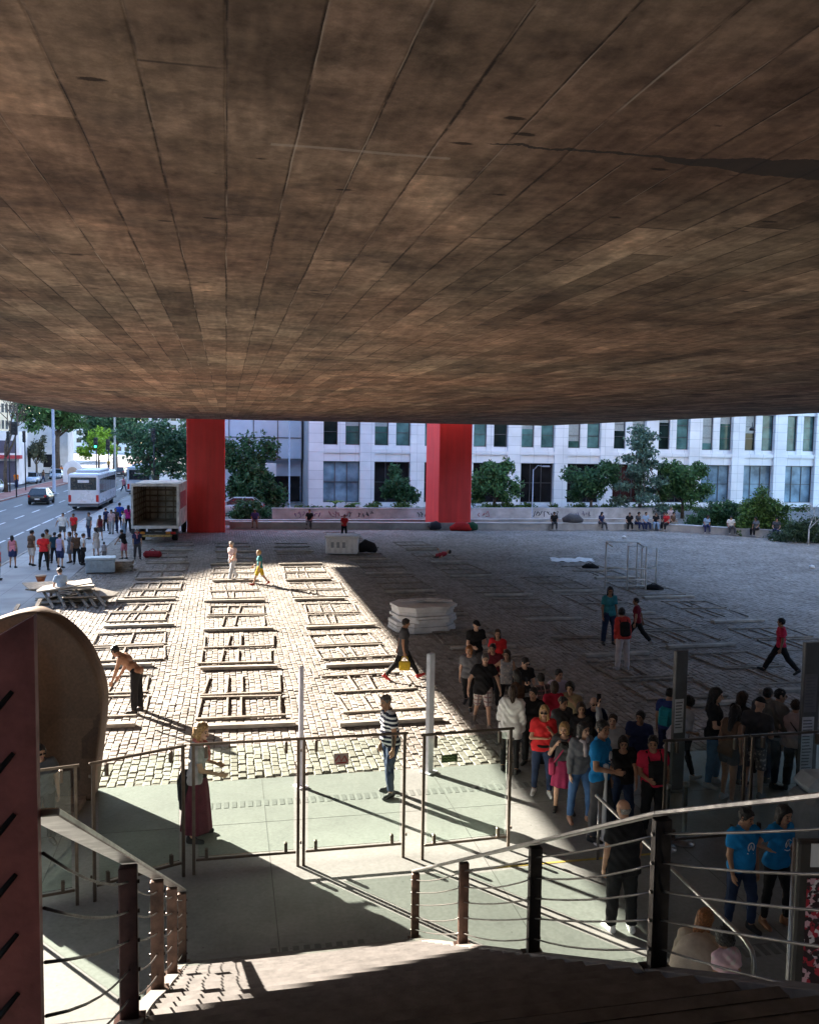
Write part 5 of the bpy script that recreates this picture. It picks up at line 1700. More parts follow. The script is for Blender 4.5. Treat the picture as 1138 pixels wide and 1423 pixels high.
t, z = stack('panel_stack', 'tall stack of white eight sided panels at the shadow edge', UW(6.25, 27.6), TH + R(8), 2.0, 1.7, 8, .11, 'stack')
mb = MB()
for i, (x, y, a) in enumerate(((.3, .2, 20), (.5, -.15, -15), (-.3, .1, 5))):
    T = Matrix.Translation((x, y, z + .02 + .03 * i)) @ Matrix.Rotation(R(a), 4, 'Z')
    mb.cbox(-.45, .45, -.12, .12, 0, .025, .006, 0, T)
mb.build('loose_board', M_panel, t)
wb = thing('white_crate', 'white ribbed plastic crate near two people on the far plaza', 'crate', UW(6.1, 46.7), TH + R(-12))
mb = MB(); mb.cbox(-.85, .85, -.6, .6, .06, .92, .06); mb.build('box', M_white, wb)
mb = MB(); mb.cbox(-.92, .92, -.66, .66, .922, 1.04, .04)
for k in range(5): mb.cbox(-.7 + k * .3, -.56 + k * .3, -.64, -.602, .12, .86, .01)
mb.build('lid', mat('white_lid', (.68, .68, .70), .5), wb)
mb = MB(); mb.box(-.72, .3, -.606, -.601, .4, .7); mb.build('label_strip', mat('grey_print', (.30, .32, .36), .6), wb)
db = thing('dark_bundle', 'dark cloth bundle leaning behind the white crate', 'bundle', UW(7.4, 46.9))
mb = MB(); mb.tube([(-.4, 0, .2), (0, .1, .42), (.35, 0, .3), (.6, -.05, .12)], [.2, .36, .3, .1], 10); mb.build('cloth', cloth((.03, .03, .035)), db)
# rubble of folded stall parts on the left, blue grey box behind it
rp = thing('board_pile', 'pile of folded stall boards beside the pavement edge', 'pile', P(100, 836), TH)
rr = random.Random(12)
for k in range(11):
    mb = MB()
    T = Matrix.Translation((rr.uniform(-.8, .8), rr.uniform(-.6, .7), .05 + k * .055)) @ Matrix.Rotation(R(rr.uniform(-35, 35)), 4, 'Z') @ Matrix.Rotation(R(rr.uniform(-13, 13)), 4, 'X') @ Matrix.Rotation(R(rr.uniform(-9, 9)), 4, 'Y')
    mb.cbox(-.95, .95, -.36, .36, 0, .05, .01, 0, T); mb.build('board', M_board if k % 3 else M_wood, rp)
for k in range(6):
    mb = MB(); x = -.9 + k * .34 + rr.uniform(-.1, .1)
    mb.flat((x + .6, -1.5, .04), (x, -.2, .35 + rr.uniform(0, .25)), .09, .05); mb.build('slat', M_wood, rp)
bp = thing('board_pile', 'dark heap of folded trestles at the far left pavement edge', 'pile', P(30, 872) + Vector((0, .3, 0)), TH)
for k in range(7):
    mb = MB(); x = -.9 + k * .3
    mb.flat((x + rr.uniform(-.3, .3), -1.0, .05), (x + rr.uniform(-.3, .3), .9, .2 + rr.uniform(0, .5)), .12, .06); mb.build('slat', M_wood, bp)
bg_ = thing('grey_chest', 'blue grey ribbed chest behind the pile of boards', 'chest', P(140, 796), TH + R(6))
mb = MB(); mb.cbox(-.62, .62, -.4, .4, .05, .62, .03)
for k in range(4): mb.cbox(-.52 + k * .28, -.40 + k * .28, -.425, -.402, .08, .55, .008)
mb.build('box', mat('blue_grey_metal', (.30, .38, .45), .5, .2, var=.15), bg_)
mb = MB(); mb.cbox(-.66, .66, -.43, .43, .622, .72, .02); mb.build('lid', mat('blue_grey_lid', (.42, .50, .56), .5), bg_)
t, z = stack('panel_stack', 'low grey stack of panels right of the blue grey chest', P(168, 792), TH, 1.0, .8, 5, .09, 'stack', seed=4, octo=False, mt=M_wood)
dr = thing('drum', 'orange brown hand drum standing on the pavement', 'drum', P(57, 821))
mb = MB(); mb.lathe([(.17, 0), (.15, .05), (.10, .22), (.10, .30), (.17, .48), (.20, .60)], 18); mb.build('shell', mat('drum_wood', (.34, .10, .035), .5, var=.3, scale=6), dr)
mb = MB(); mb.lathe([(.212, .58), (.215, .61), (.20, .622), (.02, .624)], 18); mb.build('drumhead', mat('drum_skin', (.55, .36, .24), .7), dr)
tp = Q(795, 779, 43.0); tb = P(795, 779)
t = thing('white_tarp', 'flat white tarpaulin lying on the dark plaza', 'tarpaulin', tb, R(-6))
V, F = [], []
nx, ny = 18, 8
for j in range(ny + 1):
    for i in range(nx + 1):
        x = (i / nx - .5) * 2.2; y = (j / ny - .5) * 2.1 * (.55 + .35 * math.sin(i * .5 + 1) ** 2) + (.35 if i > 11 else 0)
        V.append((x + .05 * math.sin(j * 2.1), y, .03 + .025 * math.sin(i * 1.7 + j) * math.cos(j * 1.3)))
mb = MB(); mb.add(V, [(j * (nx + 1) + i, j * (nx + 1) + i + 1, (j + 1) * (nx + 1) + i + 1, (j + 1) * (nx + 1) + i) for j in range(ny) for i in range(nx)], 0, True); mb.build('sheet', mat('white_sheet', (.72, .72, .72), .6), t)
for (px, py, lb) in ((820, 790, 'small black bag beside the white tarpaulin'), (908, 820, 'black bag on the ground at the foot of the tube frame')):
    t = thing('black_bag', lb, 'bag', P(px, py)); mb = MB(); mb.tube([(-.4, 0, .06), (-.2, .02, .12), (.15, 0, .12), (.42, .03, .05)], [.05, .12, .12, .05], 9); mb.tube([(-.15, 0, .22), (0, 0, .3), (.15, 0, .22)], .015, 6); mb.build('cloth', cloth((.015, .015, .017)), t)
# tubular rack frames
rk = thing('tube_frame', 'tall pale tubular rack frame standing empty on the plaza', 'rack', P(876, 818), R(4))
M_tube = mat('pale_tube', (.62, .60, .57), .5, .1)
mb = MB()
Wd = lambda a, b2: (b2 - a) * 36.2 / FPX
x0, x1, x2, x3, x4, x5 = [(px - 876) * 36.2 / FPX for px in (839, 866, 884, 889, 897, 914)]
r_ = .042
def rect(xa, xb, z0, z1, y): mb.tube([(xa, y, z0), (xa, y, z1), (xb, y, z1), (xb, y, z0)], r_, 6)
rect(x0, x2, 0, 1.98, 0); rect(x1, x3 + .1, 0, 1.86, -.45); rect(x3 + .1, x5, 0, 1.72, .1); rect(x4 - .05, x5, 0, .9, .1)
for y, xa, xb, z in ((0, x0, x2, .88), (0, x0, x2, .5), (-.45, x1, x3 + .1, .9), (-.45, x1, x3 + .1, .45), (-.45, x1, x3 + .1, .2), (.1, x3 + .1, x5, .86)): mb.tube([(xa, y, z), (xb, y, z)], r_ * .8, 6)
for x in (x0, x2): mb.tube([(x, 0, 1.96), (x + .12, -.45, 1.84)], r_ * .8, 6); mb.tube([(x, 0, .3), (x + .12, -.45, .3)], r_ * .8, 6)
mb.build('frame', M_tube, rk)
rb = thing('red_bag', 'red cloth bag on the ground beside the truck', 'bag', P(212, 775)); mb = MB(); mb.cbox(-.45, .45, -.2, .2, 0, .34, .1); mb.tube([(-.2, 0, .33), (0, 0, .45), (.2, 0, .33)], .02, 6); mb.build('cloth', cloth((.30, .03, .04)), rb)
for (px, py, c, lb) in ((640, 738, (.5, .03, .03), 'red cloth bundles at the foot of the right pillar'), (655, 738, (.03, .09, .05), 'dark green bundle right of the red bundles by the pillar'), (604, 737, (.04, .04, .05), 'dark bundle left of the red bundles by the pillar')):
    q = P(px, py); t = thing('bundle', lb, 'bundle', q); mb = MB(); wv = .75 if c[0] > .4 else .4; mb.tube([(-wv, 0, .15), (-wv * .4, 0, .3), (wv * .2, .05, .34), (wv * .7, 0, .25), (wv, 0, .12)], [.14, .28, .32, .26, .1], 10); mb.build('cloth', cloth(c), t)
for (px, py, lb) in ((1128, 790, 'crumpled white paper lying far out on the plaza'), (867, 748, 'scrap of white paper near the bench wall')):
    q = P(px, py); tag(MB().lathe([(.05, 0), (.16, .05), (.12, .14), (.02, .18)], 7).build('paper_scrap', M_white, None, q), lb, 'litter')

# ------------------------------------------------------------------ totem signs
M_totem = mat('dark_grey_totem', (.145, .145, .14), .5, .3, var=.12, scale=4)
M_paper = mat('white_paper', (.66, .67, .69), .8, var=.06, scale=3)
def totem(label, px, py, top, wpx, rz, face, sheets, seed):
    b = P(px, py); h = Q(px, top, b.y).z; w_ = wpx
    t = thing('totem_sign', label, 'sign', b, rz)
    mb = MB(); mb.cbox(-w_ / 2, w_ / 2, -min(.045, w_ * .3), min(.045, w_ * .3), 0, h, .01); mb.cbox(-w_ / 2 - .05, w_ / 2 + .05, -.12, .12, 0, .03, .008); mb.build('board', face, t)
    rr = random.Random(seed)
    for (a, b2, z0, z1, c) in sheets:
        mb = MB(); mb.box(-w_ / 2 + a * w_, -w_ / 2 + b2 * w_, -.052, -.0465, z0 * h, z1 * h); so = mb.build('poster', mat('poster_%s' % c[0], c[1], .7), t)
        mb = MB()
        zz = z1 * h - .06
        while zz > z0 * h + .06:
            xa = -w_ / 2 + (a + .08 * (b2 - a)) * w_; xb = -w_ / 2 + (b2 - rr.uniform(.08, .35) * (b2 - a)) * w_
            mb.box(xa, xb, -.0545, -.0528, zz - .012, zz + .008); zz -= .055
        mb.build('print_lines', mat('grey_ink', (.16, .17, .19), .8), so)
    return t
PW = ('white', (.66, .67, .70)); PD = ('dark', (.07, .065, .065))
totem('thin pale totem sign edge on in front of the middle sunlit column', 418, 1094, 926, .085, R(40), mat('pale_totem', (.62, .60, .68), .5), (), 1)
totem('white totem sign edge on behind the striped shirt man', 596, 1074, 908, .15, R(50), mat('white_totem', (.64, .65, .70), .5), (), 2)
totem('dark totem sign with one white notice among the queue', 939, 1098, 904, .235, R(16), M_totem, ((.02, .74, .42, .66, PW),), 3)
totem('dark totem sign with picture poster and white notice at the right edge', 1118, 1110, 892, .31, R(10), M_totem, ((.06, .8, .56, .80, ('picture', (.22, .21, .22))), (.0, .72, .18, .53, PW)), 4)

# white barrier posts, grey handrails near the stair
def barrier(label, p, h, c=M_white):
    t = thing('barrier_post', label, 'post', p); mb = MB(); mb.lathe([(.16, 0), (.16, .02), (.05, .035), (.034, .05), (.034, h - .08), (.048, h - .07), (.048, h), (.02, h + .012)], 14); mb.build('post', c, t)
p_ = UW(5.35, 11.95)
barrier('white barrier post beside the blue shirted man with the grey trousers', P(838, 1172), 1.22)
barrier('thin grey barrier post beside the red polo man', P(925, 1180), .98, M_steel)
barrier('thin grey barrier post in front of the dark glass screen', P(950, 1172), .95, M_steel)
hr = thing('handrail', 'long grey handrail beyond the right railing with a white sleeved end', 'handrail', UW(5.27, 11.6), TH)
mb = MB(); mb.tube([(0, 0, .92), (0, -.5, .92), (0, -3.75, .90), (0, -3.88, .86), (0, -3.92, .78), (0, -3.92, .0)], .026, 10)
for y in (-.1, -2.0): mb.tube([(0, y, 0), (0, y, .90)], .02, 8)
mb.build('rail', M_steel, hr)
mb = MB(); mb.lathe([(.045, .40), (.045, .60)], 14, 0, (0, -3.92, 0)); mb.build('sleeve', M_white, hr)
# tall information stand at the right edge
iy = 7.2; ip = Q(1148, 1300, iy)
inf = thing('display_stand', 'tall dark display stand with speckled red poster at the right edge', 'display stand', (ip.x, iy, 0), R(3))
hz = Q(1110, 1166, iy).z
xl = Q(1099, 1300, iy).x - ip.x
mb = MB(); mb.cbox(xl, .9, -.05, .04, 0, hz, .02); mb.build('board', mat('taupe_board', (.05, .044, .04), .6, var=.1), inf)
def speckle():
    m, nt, b = newmat('speckled_poster')
    tc = N(nt, 'ShaderNodeTexCoord')
    vo = N(nt, 'ShaderNodeTexVoronoi', i_Scale=26.0); nt.links.new(tc.outputs['Object'], vo.inputs['Vector'])
    n1 = N(nt, 'ShaderNodeTexNoise', i_Scale=17.0, i_Detail=4.0); nt.links.new(tc.outputs['Object'], n1.inputs['Vector'])
    o = ramp(nt, vo.outputs['Color'], [(.25, (.03, .012, .016)), (.42, (.42, .02, .04)), (.55, (.66, .40, .46)), (.75, (.72, .66, .68))], 'CONSTANT').outputs[0]
    o = mixc(nt, ramp(nt, n1.outputs[0], [(.52, 0), (.58, 1)]).outputs[0], o, (.03, .012, .016))
    nt.links.new(o, b.inputs['Base Color']); b.inputs['Roughness'].default_value = .6
    return m
xs = Q(1112, 1300, iy).x - ip.x; z0, z1 = Q(1125, 1386, iy).z, Q(1125, 1216, iy).z
mb = MB(); mb.box(xs, .82, -.06, -.052, .35, z1); mb.build('poster', speckle(), inf)
mb = MB(); mb.box(xs + .02, xs + .12, -.062, -.052, Q(1125, 1200, iy).z, Q(1125, 1168, iy).z); mb.build('notice', M_paper, inf)
mb = MB(); xq = Q(1095, 1300, iy - .12).x - ip.x; mb.tube([(xq, -.12, 0), (xq, -.12, Q(1095, 1164, iy - .12).z)], .017, 10); mb.build('pole', M_steel, inf)
gb = thing('grey_bin', 'pale grey plastic cart with two dark round vents at the right edge', 'cart', P(1138, 1196), R(8))
mb = MB(); mb.cbox(-.36, .6, -.35, .35, .10, 1.02, .08); mb.build('body', mat('grey_plastic', (.20, .215, .23), .5, var=.1), gb)
mb = MB(); mb.cbox(-.34, .6, -.30, .32, 1.022, 1.30, .12); mb.build('lid', mat('pale_blue_plastic', (.42, .48, .52), .5, var=.12), gb)
for x in (-.2, .0):
    mb = MB(); mb.lathe([(.055, 0), (.055, .012)], 14); o = mb.build('vent', M_black, gb); o.location = (x, -.352, .72); o.rotation_euler[0] = R(90)
mb = MB()
for x in (-.25, .45): mb.tube([(x, -.36, .1), (x, -.30, .1)], .1, 12)
mb.build('wheel', M_black, gb)

# ------------------------------------------------------------------ vehicles
M_tyre = mat('tyre_rubber', (.018, .018, .019), .85)
M_rim = mat('wheel_rim', (.35, .35, .36), .4, .7)
M_vglass = mat('vehicle_glass', (.02, .024, .028), .06, spec=.8)
M_tail = mat('tail_lamp', (.45, .012, .012), .25)
M_headl = mat('head_lamp', (.7, .7, .68), .15)
M_plate = mat('number_plate', (.55, .55, .56), .5)
def wheel(parent, x, y, r, wd):
    s_ = 1 if x > 0 else -1
    mb = MB(); mb.lathe([(r * .6, -wd / 2), (r * .93, -wd / 2), (r, -wd * .3), (r, wd * .3), (r * .93, wd / 2), (r * .6, wd / 2)], 20)
    o = mb.build('wheel', M_tyre, parent); o.location = (x, y, r); o.rotation_euler[1] = R(90)
    mb = MB(); mb.lathe([(r * .62, -wd * .48), (r * .55, -wd * .2), (r * .2, -wd * .25), (r * .2, wd * .25), (r * .55, wd * .2), (r * .62, wd * .48)], 16); mb.build('rim', M_rim, o)
def car(label, base, heading, paint, style='hatch', s=1.0, group='cars on the avenue'):
    """y forwards; heading turns it"""
    t = thing('car', label, 'car', base, heading, group)
    prof = {'hatch': [(-1.95, .35), (-2.0, .55), (-1.95, .92), (-1.75, 1.05)], }
    # body as cross sections along y: (y, half width, z bottom, z top)
    secs = [(-2.0, .66, .34, .70), (-1.94, .78, .26, .94), (-1.6, .85, .22, 1.0), (-.9, .87, .20, .99), (.6, .87, .20, .96), (1.3, .85, .22, .88), (1.8, .78, .26, .76), (2.0, .62, .34, .62)]
    if style == 'sedan': secs = [(-2.2, .68, .36, .74), (-2.12, .80, .28, .92), (-1.6, .85, .22, .98), (-.9, .87, .2, .98), (.6, .87, .2, .95), (1.4, .85, .22, .88), (1.95, .78, .26, .76), (2.15, .6, .34, .62)]
    mb = MB(); vs, fs = [], []
    ring = lambda hw, z0, z1: [(-hw * .92, z0), (hw * .92, z0), (hw, z0 + (z1 - z0) * .25), (hw * 1.0, z0 + (z1 - z0) * .62), (hw * .93, z1 - .04), (hw * .78, z1), (-hw * .78, z1), (-hw * .93, z1 - .04), (-hw, z0 + (z1 - z0) * .62), (-hw, z0 + (z1 - z0) * .25)]
    for y, hw, z0, z1 in secs: vs += [(x, y, z) for x, z in ring(hw, z0, z1)]
    n = 10
    for i in range(len(secs) - 1):
        for k in range(n): fs.append([i * n + k, i * n + (k + 1) % n, (i + 1) * n + (k + 1) % n, (i + 1) * n + k])
    fs += [list(range(n))[::-1], [(len(secs) - 1) * n + k for k in range(n)]]
    mb.add(vs, fs, 0, True)
    # cabin
    y0, y1, y2, y3 = (-1.85, -1.25, .35, 1.15) if style == 'hatch' else (-1.55, -.85, .35, 1.15)
    ct = 1.46
    def cab(mb, g):
        a = [(-.80 - g, y0, .93), (.80 + g, y0, .93), (.80 + g, y3, .90), (-.80 - g, y3, .90)]
        b2 = [(-.60 - g, y1, ct + g), (.60 + g, y1, ct + g), (.60 + g, y2, ct + g), (-.60 - g, y2, ct + g)]
        mb.add(a + b2, [(0, 1, 5, 4), (1, 2, 6, 5), (2, 3, 7, 6), (3, 0, 4, 7)])
    mb.add([(-.61, y1 - .02, ct - .03), (.61, y1 - .02, ct - .03), (.61, y2 + .02, ct - .03), (-.61, y2 + .02, ct - .03), (-.55, y1 + .08, ct + .03), (.55, y1 + .08, ct + .03), (.55, y2 - .1, ct + .03), (-.55, y2 - .1, ct + .03)],
           [(0, 1, 5, 4), (1, 2, 6, 5), (2, 3, 7, 6), (3, 0, 4, 7), (4, 5, 6, 7)], 0, True)
    for sx in (-1, 1):
        for (ya, yb) in ((y0, y1), (y3, y2), ((y0 + y3) / 2, (y1 + y2) / 2)):
            mb.flat((sx * .80, ya, .93), (sx * .605, yb, ct), .05, .05)
    mb.build('body', paint, t)
    mb = MB(); cab(mb, 0.0); mb.build('glass', M_vglass, t)
    for sx in (-1, 1):
        for y in (-1.25, 1.25): wheel(t, sx * .78, y, .31, .20)
        yb = secs[0][0]
        mb = MB(); mb.cbox(sx * .70 - .1, sx * .70 + .1, yb - .02, yb + .14, .70, .90, .03); mb.build('tail_light', M_tail, t)
        yf = secs[-1][0]
        mb = MB(); mb.cbox(sx * .56 - .14, sx * .56 + .14, yf - .16, yf + .02, .54, .68, .03); mb.build('headlight', M_headl, t)
        mb = MB(); mb.cbox(sx * .92 - .07, sx * .92 + .07, .78, .88, .92, 1.04, .02); mb.build('mirror', paint, t)
    mb = MB(); mb.box(-.22, .22, secs[0][0] - .012, secs[0][0] + .01, .48, .60); mb.build('number_plate', M_plate, t)
    t.scale = (s, s, s)
    return t
def paint(n, c, r_=.25): return mat('car_paint_' + n, c, r_, .15, var=.04, scale=.8, spec=.6)
RZ = -.12
def road(u, w): return UW(u, w, RZ)
car('black hatchback driving away on the near carriageway', road(-16.9, 87.0), TH, paint('black', (.012, .013, .016)))
car('silver saloon facing us beside the vested man on the cycle path', road(-25.2, 104), TH + math.pi, paint('silver', (.50, .52, .55)), 'sedan')
car('pale blue saloon behind the silver one on the far carriageway', road(-25.6, 126), TH + math.pi, paint('paleblue', (.35, .45, .60)), 'sedan')
car('white car cut by the left edge of the photo', road(-31.0, 92), TH + math.pi, paint('white', (.7, .7, .7)))
car('blue grey car right of the second vested man', road(-24.9, 140), TH + math.pi, paint('bluegrey', (.28, .36, .47)), 'sedan')
car('dark car far down the avenue ahead of the bus', road(-17.2, 152), TH, paint('dark', (.03, .03, .035)))
car('white car far down the avenue beyond the vested man', road(-28.6, 160), TH + math.pi, paint('white', (.7, .7, .7)))
car('grey car in the far queue left of the bus roof', road(-17.0, 128), TH, paint('grey', (.22, .23, .25)), 'sedan')
car('small white car farthest along the near carriageway', road(-14.0, 170), TH, paint('white', (.7, .7, .7)))
car('silver car parked behind the avenue pillar', UW(.9, 71.5, 0), TH + R(82), paint('silver', (.50, .52, .55)), group=None)
def bus(label, base, rz, L, c, W_=2.5, H=3.15):
    t = thing('city_bus', label, 'bus', base, rz)
    mb = MB(); mb.cbox(-W_ / 2, W_ / 2, -L / 2, L / 2, .35, H, .14); mb.build('body', c, t)
    mb = MB(); mb.cbox(-W_ * .4, W_ * .4, -L * .3, L * .25, H + .001, H + .22, .06); mb.build('roof_unit', mat('bus_roof_unit', (.42, .45, .5), .5), t)
    e = .012
    mb = MB(); mb.cbox(-W_ / 2 + .2, W_ / 2 - .2, -L / 2 - e, -L / 2 + .05, 1.75, 2.85, .18)
    mb.build('rear_window', M_vglass, t)
    mb = MB(); mb.cbox(-W_ / 2 + .15, W_ / 2 - .15, L / 2 - .05, L / 2 + e, 1.2, 2.9, .1); mb.build('windscreen', M_vglass, t)
    for sx in (-1, 1):
        mb = MB()
        for k in range(6):
            y0 = -L / 2 + .5 + k * (L - 1.2) / 6
            mb.box(*sorted((sx * (W_ / 2 - .02), sx * (W_ / 2 + e))), y0, y0 + (L - 1.2) / 6 - .1, 1.45, 2.7)
        mb.build('side_window', M_vglass, t)
    mb = MB()
    mb.box(-W_ / 2 - .002, W_ / 2 + .002, -L / 2 - .004, L / 2 + .004, .45, .62); mb.build('skirt_band', mat('bus_band', (.06, .065, .08), .4), t)
    for sx in (-1, 1):
        mb = MB(); mb.cbox(sx * 1.1 - .12, sx * 1.1 + .12, -L / 2 - .02, -L / 2 + .05, .75, 1.35, .04); mb.build('tail_light', M_tail, t)
        for y in (-L / 2 + 2.2, L / 2 - 2.6): wheel(t, sx * (W_ / 2 - .18), y, .48, .30)
    mb = MB(); mb.box(-.45, .45, -L / 2 - .018, -L / 2 - .0125, 2.38, 2.62); mb.build('route_display', mat('display_white', (.6, .62, .64), .5), t)
    mb = MB(); mb.box(-.26, .26, -L / 2 - .012, -L / 2 + .01, .72, .86); mb.build('number_plate', M_plate, t)
    return t
M_busw = mat('bus_silver', (.56, .58, .63), .3, .2, var=.05, scale=.8, spec=.6)
bus('silver white city bus seen from behind at the kerb', road(-11.85, 84.2), TH, 12.0, M_busw)
bus('second pale bus half hidden behind the open truck', road(-9.2, 104), TH, 11.5, mat('bus_blue', (.50, .57, .68), .3, .1, var=.05))
# open box truck
tk = thing('box_truck', 'old white box truck with its rear open beside the red pillar', 'truck', UW(-4.05, 52.6, 0), TH + R(-3))
W_, H0, H1, L = 2.62, .98, 3.42, 5.2
mb = MB()
mb.box(-W_ / 2, W_ / 2, 0, L, H0 - .10, H0); mb.box(-W_ / 2, W_ / 2, 0, L, H1 - .08, H1)
mb.box(-W_ / 2, -W_ / 2 + .06, 0, L, H0 + .001, H1 - .081); mb.box(W_ / 2 - .06, W_ / 2, 0, L, H0 + .001, H1 - .081); mb.box(-W_ / 2 + .061, W_ / 2 - .061, L - .08, L, H0 + .001, H1 - .081)
mb.build('cargo_box', mat('worn_truck_panel', (.62, .56, .48), .7, var=.35, scale=1.6), tk)
mb = MB(); f = .13
mb.cbox(-W_ / 2 - .03, W_ / 2 + .03, -.06, .0, H1 - f, H1 + .05, .02); mb.cbox(-W_ / 2 - .03, W_ / 2 + .03, -.06, .0, H0 - .14, H0 + .04, .02)
for sx in (-1, 1): mb.cbox(sx * (W_ / 2 - .03) - .07, sx * (W_ / 2 - .03) + .07, -.055, -.001, H0 + .041, H1 - f - .001, .02)
mb.build('rear_frame', mat('truck_white', (.72, .70, .66), .6, var=.25, scale=2), tk)
mb = MB()
for k in range(6): z = H0 + .35 + k * .36; mb.box(-W_ / 2 + .062, -W_ / 2 + .10, .1, L - .1, z, z + .10); mb.box(W_ / 2 - .10, W_ / 2 - .062, .1, L - .1, z, z + .10); mb.box(-W_ / 2 + .1, W_ / 2 - .1, L - .12, L - .081, z, z + .10)
for k in range(6): y = .5 + k * .85; mb.box(-W_ / 2 + .101, -W_ / 2 + .14, y, y + .08, H0 + .02, H1 - .1); mb.box(W_ / 2 - .14, W_ / 2 - .101, y, y + .08, H0 + .02, H1 - .1)
for k in range(5): x = -1.0 + k * .48; mb.box(x, x + .07, L - .16, L - .121, H0 + .02, H1 - .1)
mb.build('inner_slats', mat('truck_slats', (.30, .23, .17), .8, var=.3, scale=3), tk)
mb = MB(); mb.box(-.45, -.35, .2, L + 1.6, .62, .86); mb.box(.35, .45, .2, L + 1.6, .62, .86)
for y in (.25, 2.2, 4.6): mb.box(-.349, .349, y, y + .1, .66, .82)
mb.box(-1.2, 1.2, .02, .10, .50, .66)
mb.build('chassis', mat('chassis_dark', (.05, .045, .04), .7), tk)
for sx in (-1, 1):
    for k, c in enumerate((M_tail, mat('amber_lamp', (.55, .20, .02), .3))):
        mb = MB(); mb.cbox(sx * (1.02 - k * .3) - .13, sx * (1.02 - k * .3) + .13, -.02, .019, .52, .66, .02); mb.build('tail_light', c, tk)
    wheel(tk, sx * .95, 1.5, .45, .32); wheel(tk, sx * .98, L + 1.2, .45, .26)
mb = MB(); mb.cbox(-.95, .95, -.03, -.001, .36, .48, .01); mb.build('bumper', mat('bumper_stripes', (.50, .32, .10), .6, var=.5, scale=6), tk)
mb = MB(); mb.cbox(-1.15, 1.15, L + .25, L + 2.1, .55, 2.55, .2); mb.build('cab', mat('truck_red', (.42, .05, .05), .4, var=.12), tk)
mb = MB(); mb.cbox(-1.0, 1.0, L + 2.08, L + 2.115, 1.5, 2.3, .06)
for sx in (-1, 1): mb.box(*sorted((sx * 1.13, sx * 1.156)), L + 1.0, L + 1.8, 1.5, 2.2)
mb.build('windscreen', M_vglass, tk)
mb = MB(); mb.box(W_ / 2 + .001, W_ / 2 + .012, 1.0, 4.4, 1.9, 2.9); mb.build('side_panel', mat('truck_side_red', (.45, .08, .08), .6, var=.25), tk)

# ------------------------------------------------------------------ poles, signals, street things
M_pole = mat('galvanised_pole', (.34, .36, .42), .45, .5, var=.1)
M_sig = mat('signal_black', (.02, .022, .025), .6)
def pole(name, label, px, py, top, Y, r_, m, cat='pole', arm=None):
    b = Q(px, py, Y); b.z = 0; zt = Q(px, top, Y).z
    t = thing(name, label, cat, b); mb = MB(); mb.lathe([(r_ * 1.7, 0), (r_ * 1.7, .25), (r_, .3), (r_ * .72, zt)], 12); mb.build('shaft', m, t)
    if arm:
        mb = MB(); mb.tube([(0, 0, zt - .1), (arm * .5, 0, zt + .3), (arm, 0, zt + .25)], [r_ * .7, r_ * .55, r_ * .5], 8); mb.build('arm', m, t)
        mb = MB(); mb.cbox(*sorted((arm, arm + math.copysign(.6, arm))), -.1, .1, zt + .18, zt + .30, .04); mb.build('lamp_head', M_pole, t)
    return t
pole('lamp_post', 'tall bluish grey lamp post on the cycle path', 75, 665, 520, 92, .17, M_pole, 'lamp post', 1.8)
pole('grey_pole', 'slender grey pole behind the bus', 160, 650, 540, 112, .16, mat('concrete_pole', (.30, .30, .28), .8), 'pole')
pole('lamp_post', 'thin curved lamp post before the facade at the right pillar', 739, 730, 652, 69, .05, M_pole, 'lamp post', .7)
pole('grey_pole', 'thin grey pole beside the pale blue building', 402, 706, 560, 78, .07, M_pole, 'pole')
def signal(label, px, Y, ztop, lit, lamp='green', hd=1.0):
    b = Q(px, 640, Y); b.z = 0
    t = thing('traffic_light', label, 'traffic light', b)
    mb = MB(); mb.tube([(0, 0, 0), (0, 0, ztop)], .07, 8); mb.build('post', M_sig, t)
    mb = MB(); mb.cbox(-.24 * hd, .24 * hd, -.28, -.08, ztop - 1.25, ztop + .05, .05); mb.build('housing', M_sig, t)
    for k in range(3):
        mb = MB(); mb.lathe([(.13, 0), (.12, .02), (.03, .035)], 12)
        on = lit == k
        o = mb.build('lens', emit('signal_green', (.02, .85, .35), 2.2) if on else mat('lens_dark', (.03, .03, .03), .3), t); o.location = (0, -.285, ztop - .18 - k * .42); o.rotation_euler[0] = R(90)
        mb = MB(); mb.tube([(-.15, -.29, ztop - .16 - k * .42), (-.1, -.42, ztop - .05 - k * .42), (.1, -.42, ztop - .05 - k * .42), (.15, -.29, ztop - .16 - k * .42)], .015, 5); mb.build('visor', M_sig, t)
    return t
signal('traffic light showing green before the yellow green tree', 134, 104, 6.1, 2)
signal('dark traffic light right of the yellow green tree', 151, 108, 5.9, -1)
signal('thick black traffic signal beside the vested man at left', 22, 88, 7.5, -1, hd=1.3)
signal('slim black signal post at the far left edge', 13, 96, 6.6, -1, hd=.7)
signal('slim black signal post before the white shop', 35, 100, 6.7, -1, hd=.7)
signal('dark traffic light in the branching street tree', 214, 84, 7.0, -1, hd=.8)
sg = thing('mural_panel', 'white rounded panel with a beige disc far along the pavement', 'sign', Vector((Q(101, 640, 120).x, 120, 0)))
mb = MB(); T = Matrix.Rotation(R(90), 4, 'X'); mb.prism([(-1.3, 0), (1.3, 0)] + [(1.3 * math.cos(a), 1.7 + 1.2 * math.sin(a)) for a in [i * math.pi / 12 for i in range(13)]], -.1, .1, 0, T); mb.build('panel', M_white, sg)
mb = MB(); mb.prism([(.75 * math.cos(a), 1.35 + .75 * math.sin(a)) for a in [i * math.pi / 10 for i in range(20)]], .101, .112, 0, T); mb.build('disc', mat('beige_disc', (.42, .32, .24), .7), sg)
aw = thing('shop_front', 'white shop front with a red canopy at the far left', 'shop', Vector((Q(8, 640, 112).x, 112, 0)), TH)
mb = MB(); mb.box(-9, 1.6, 0, 5, 0, 6.8); mb.build('wall', M_white, aw)
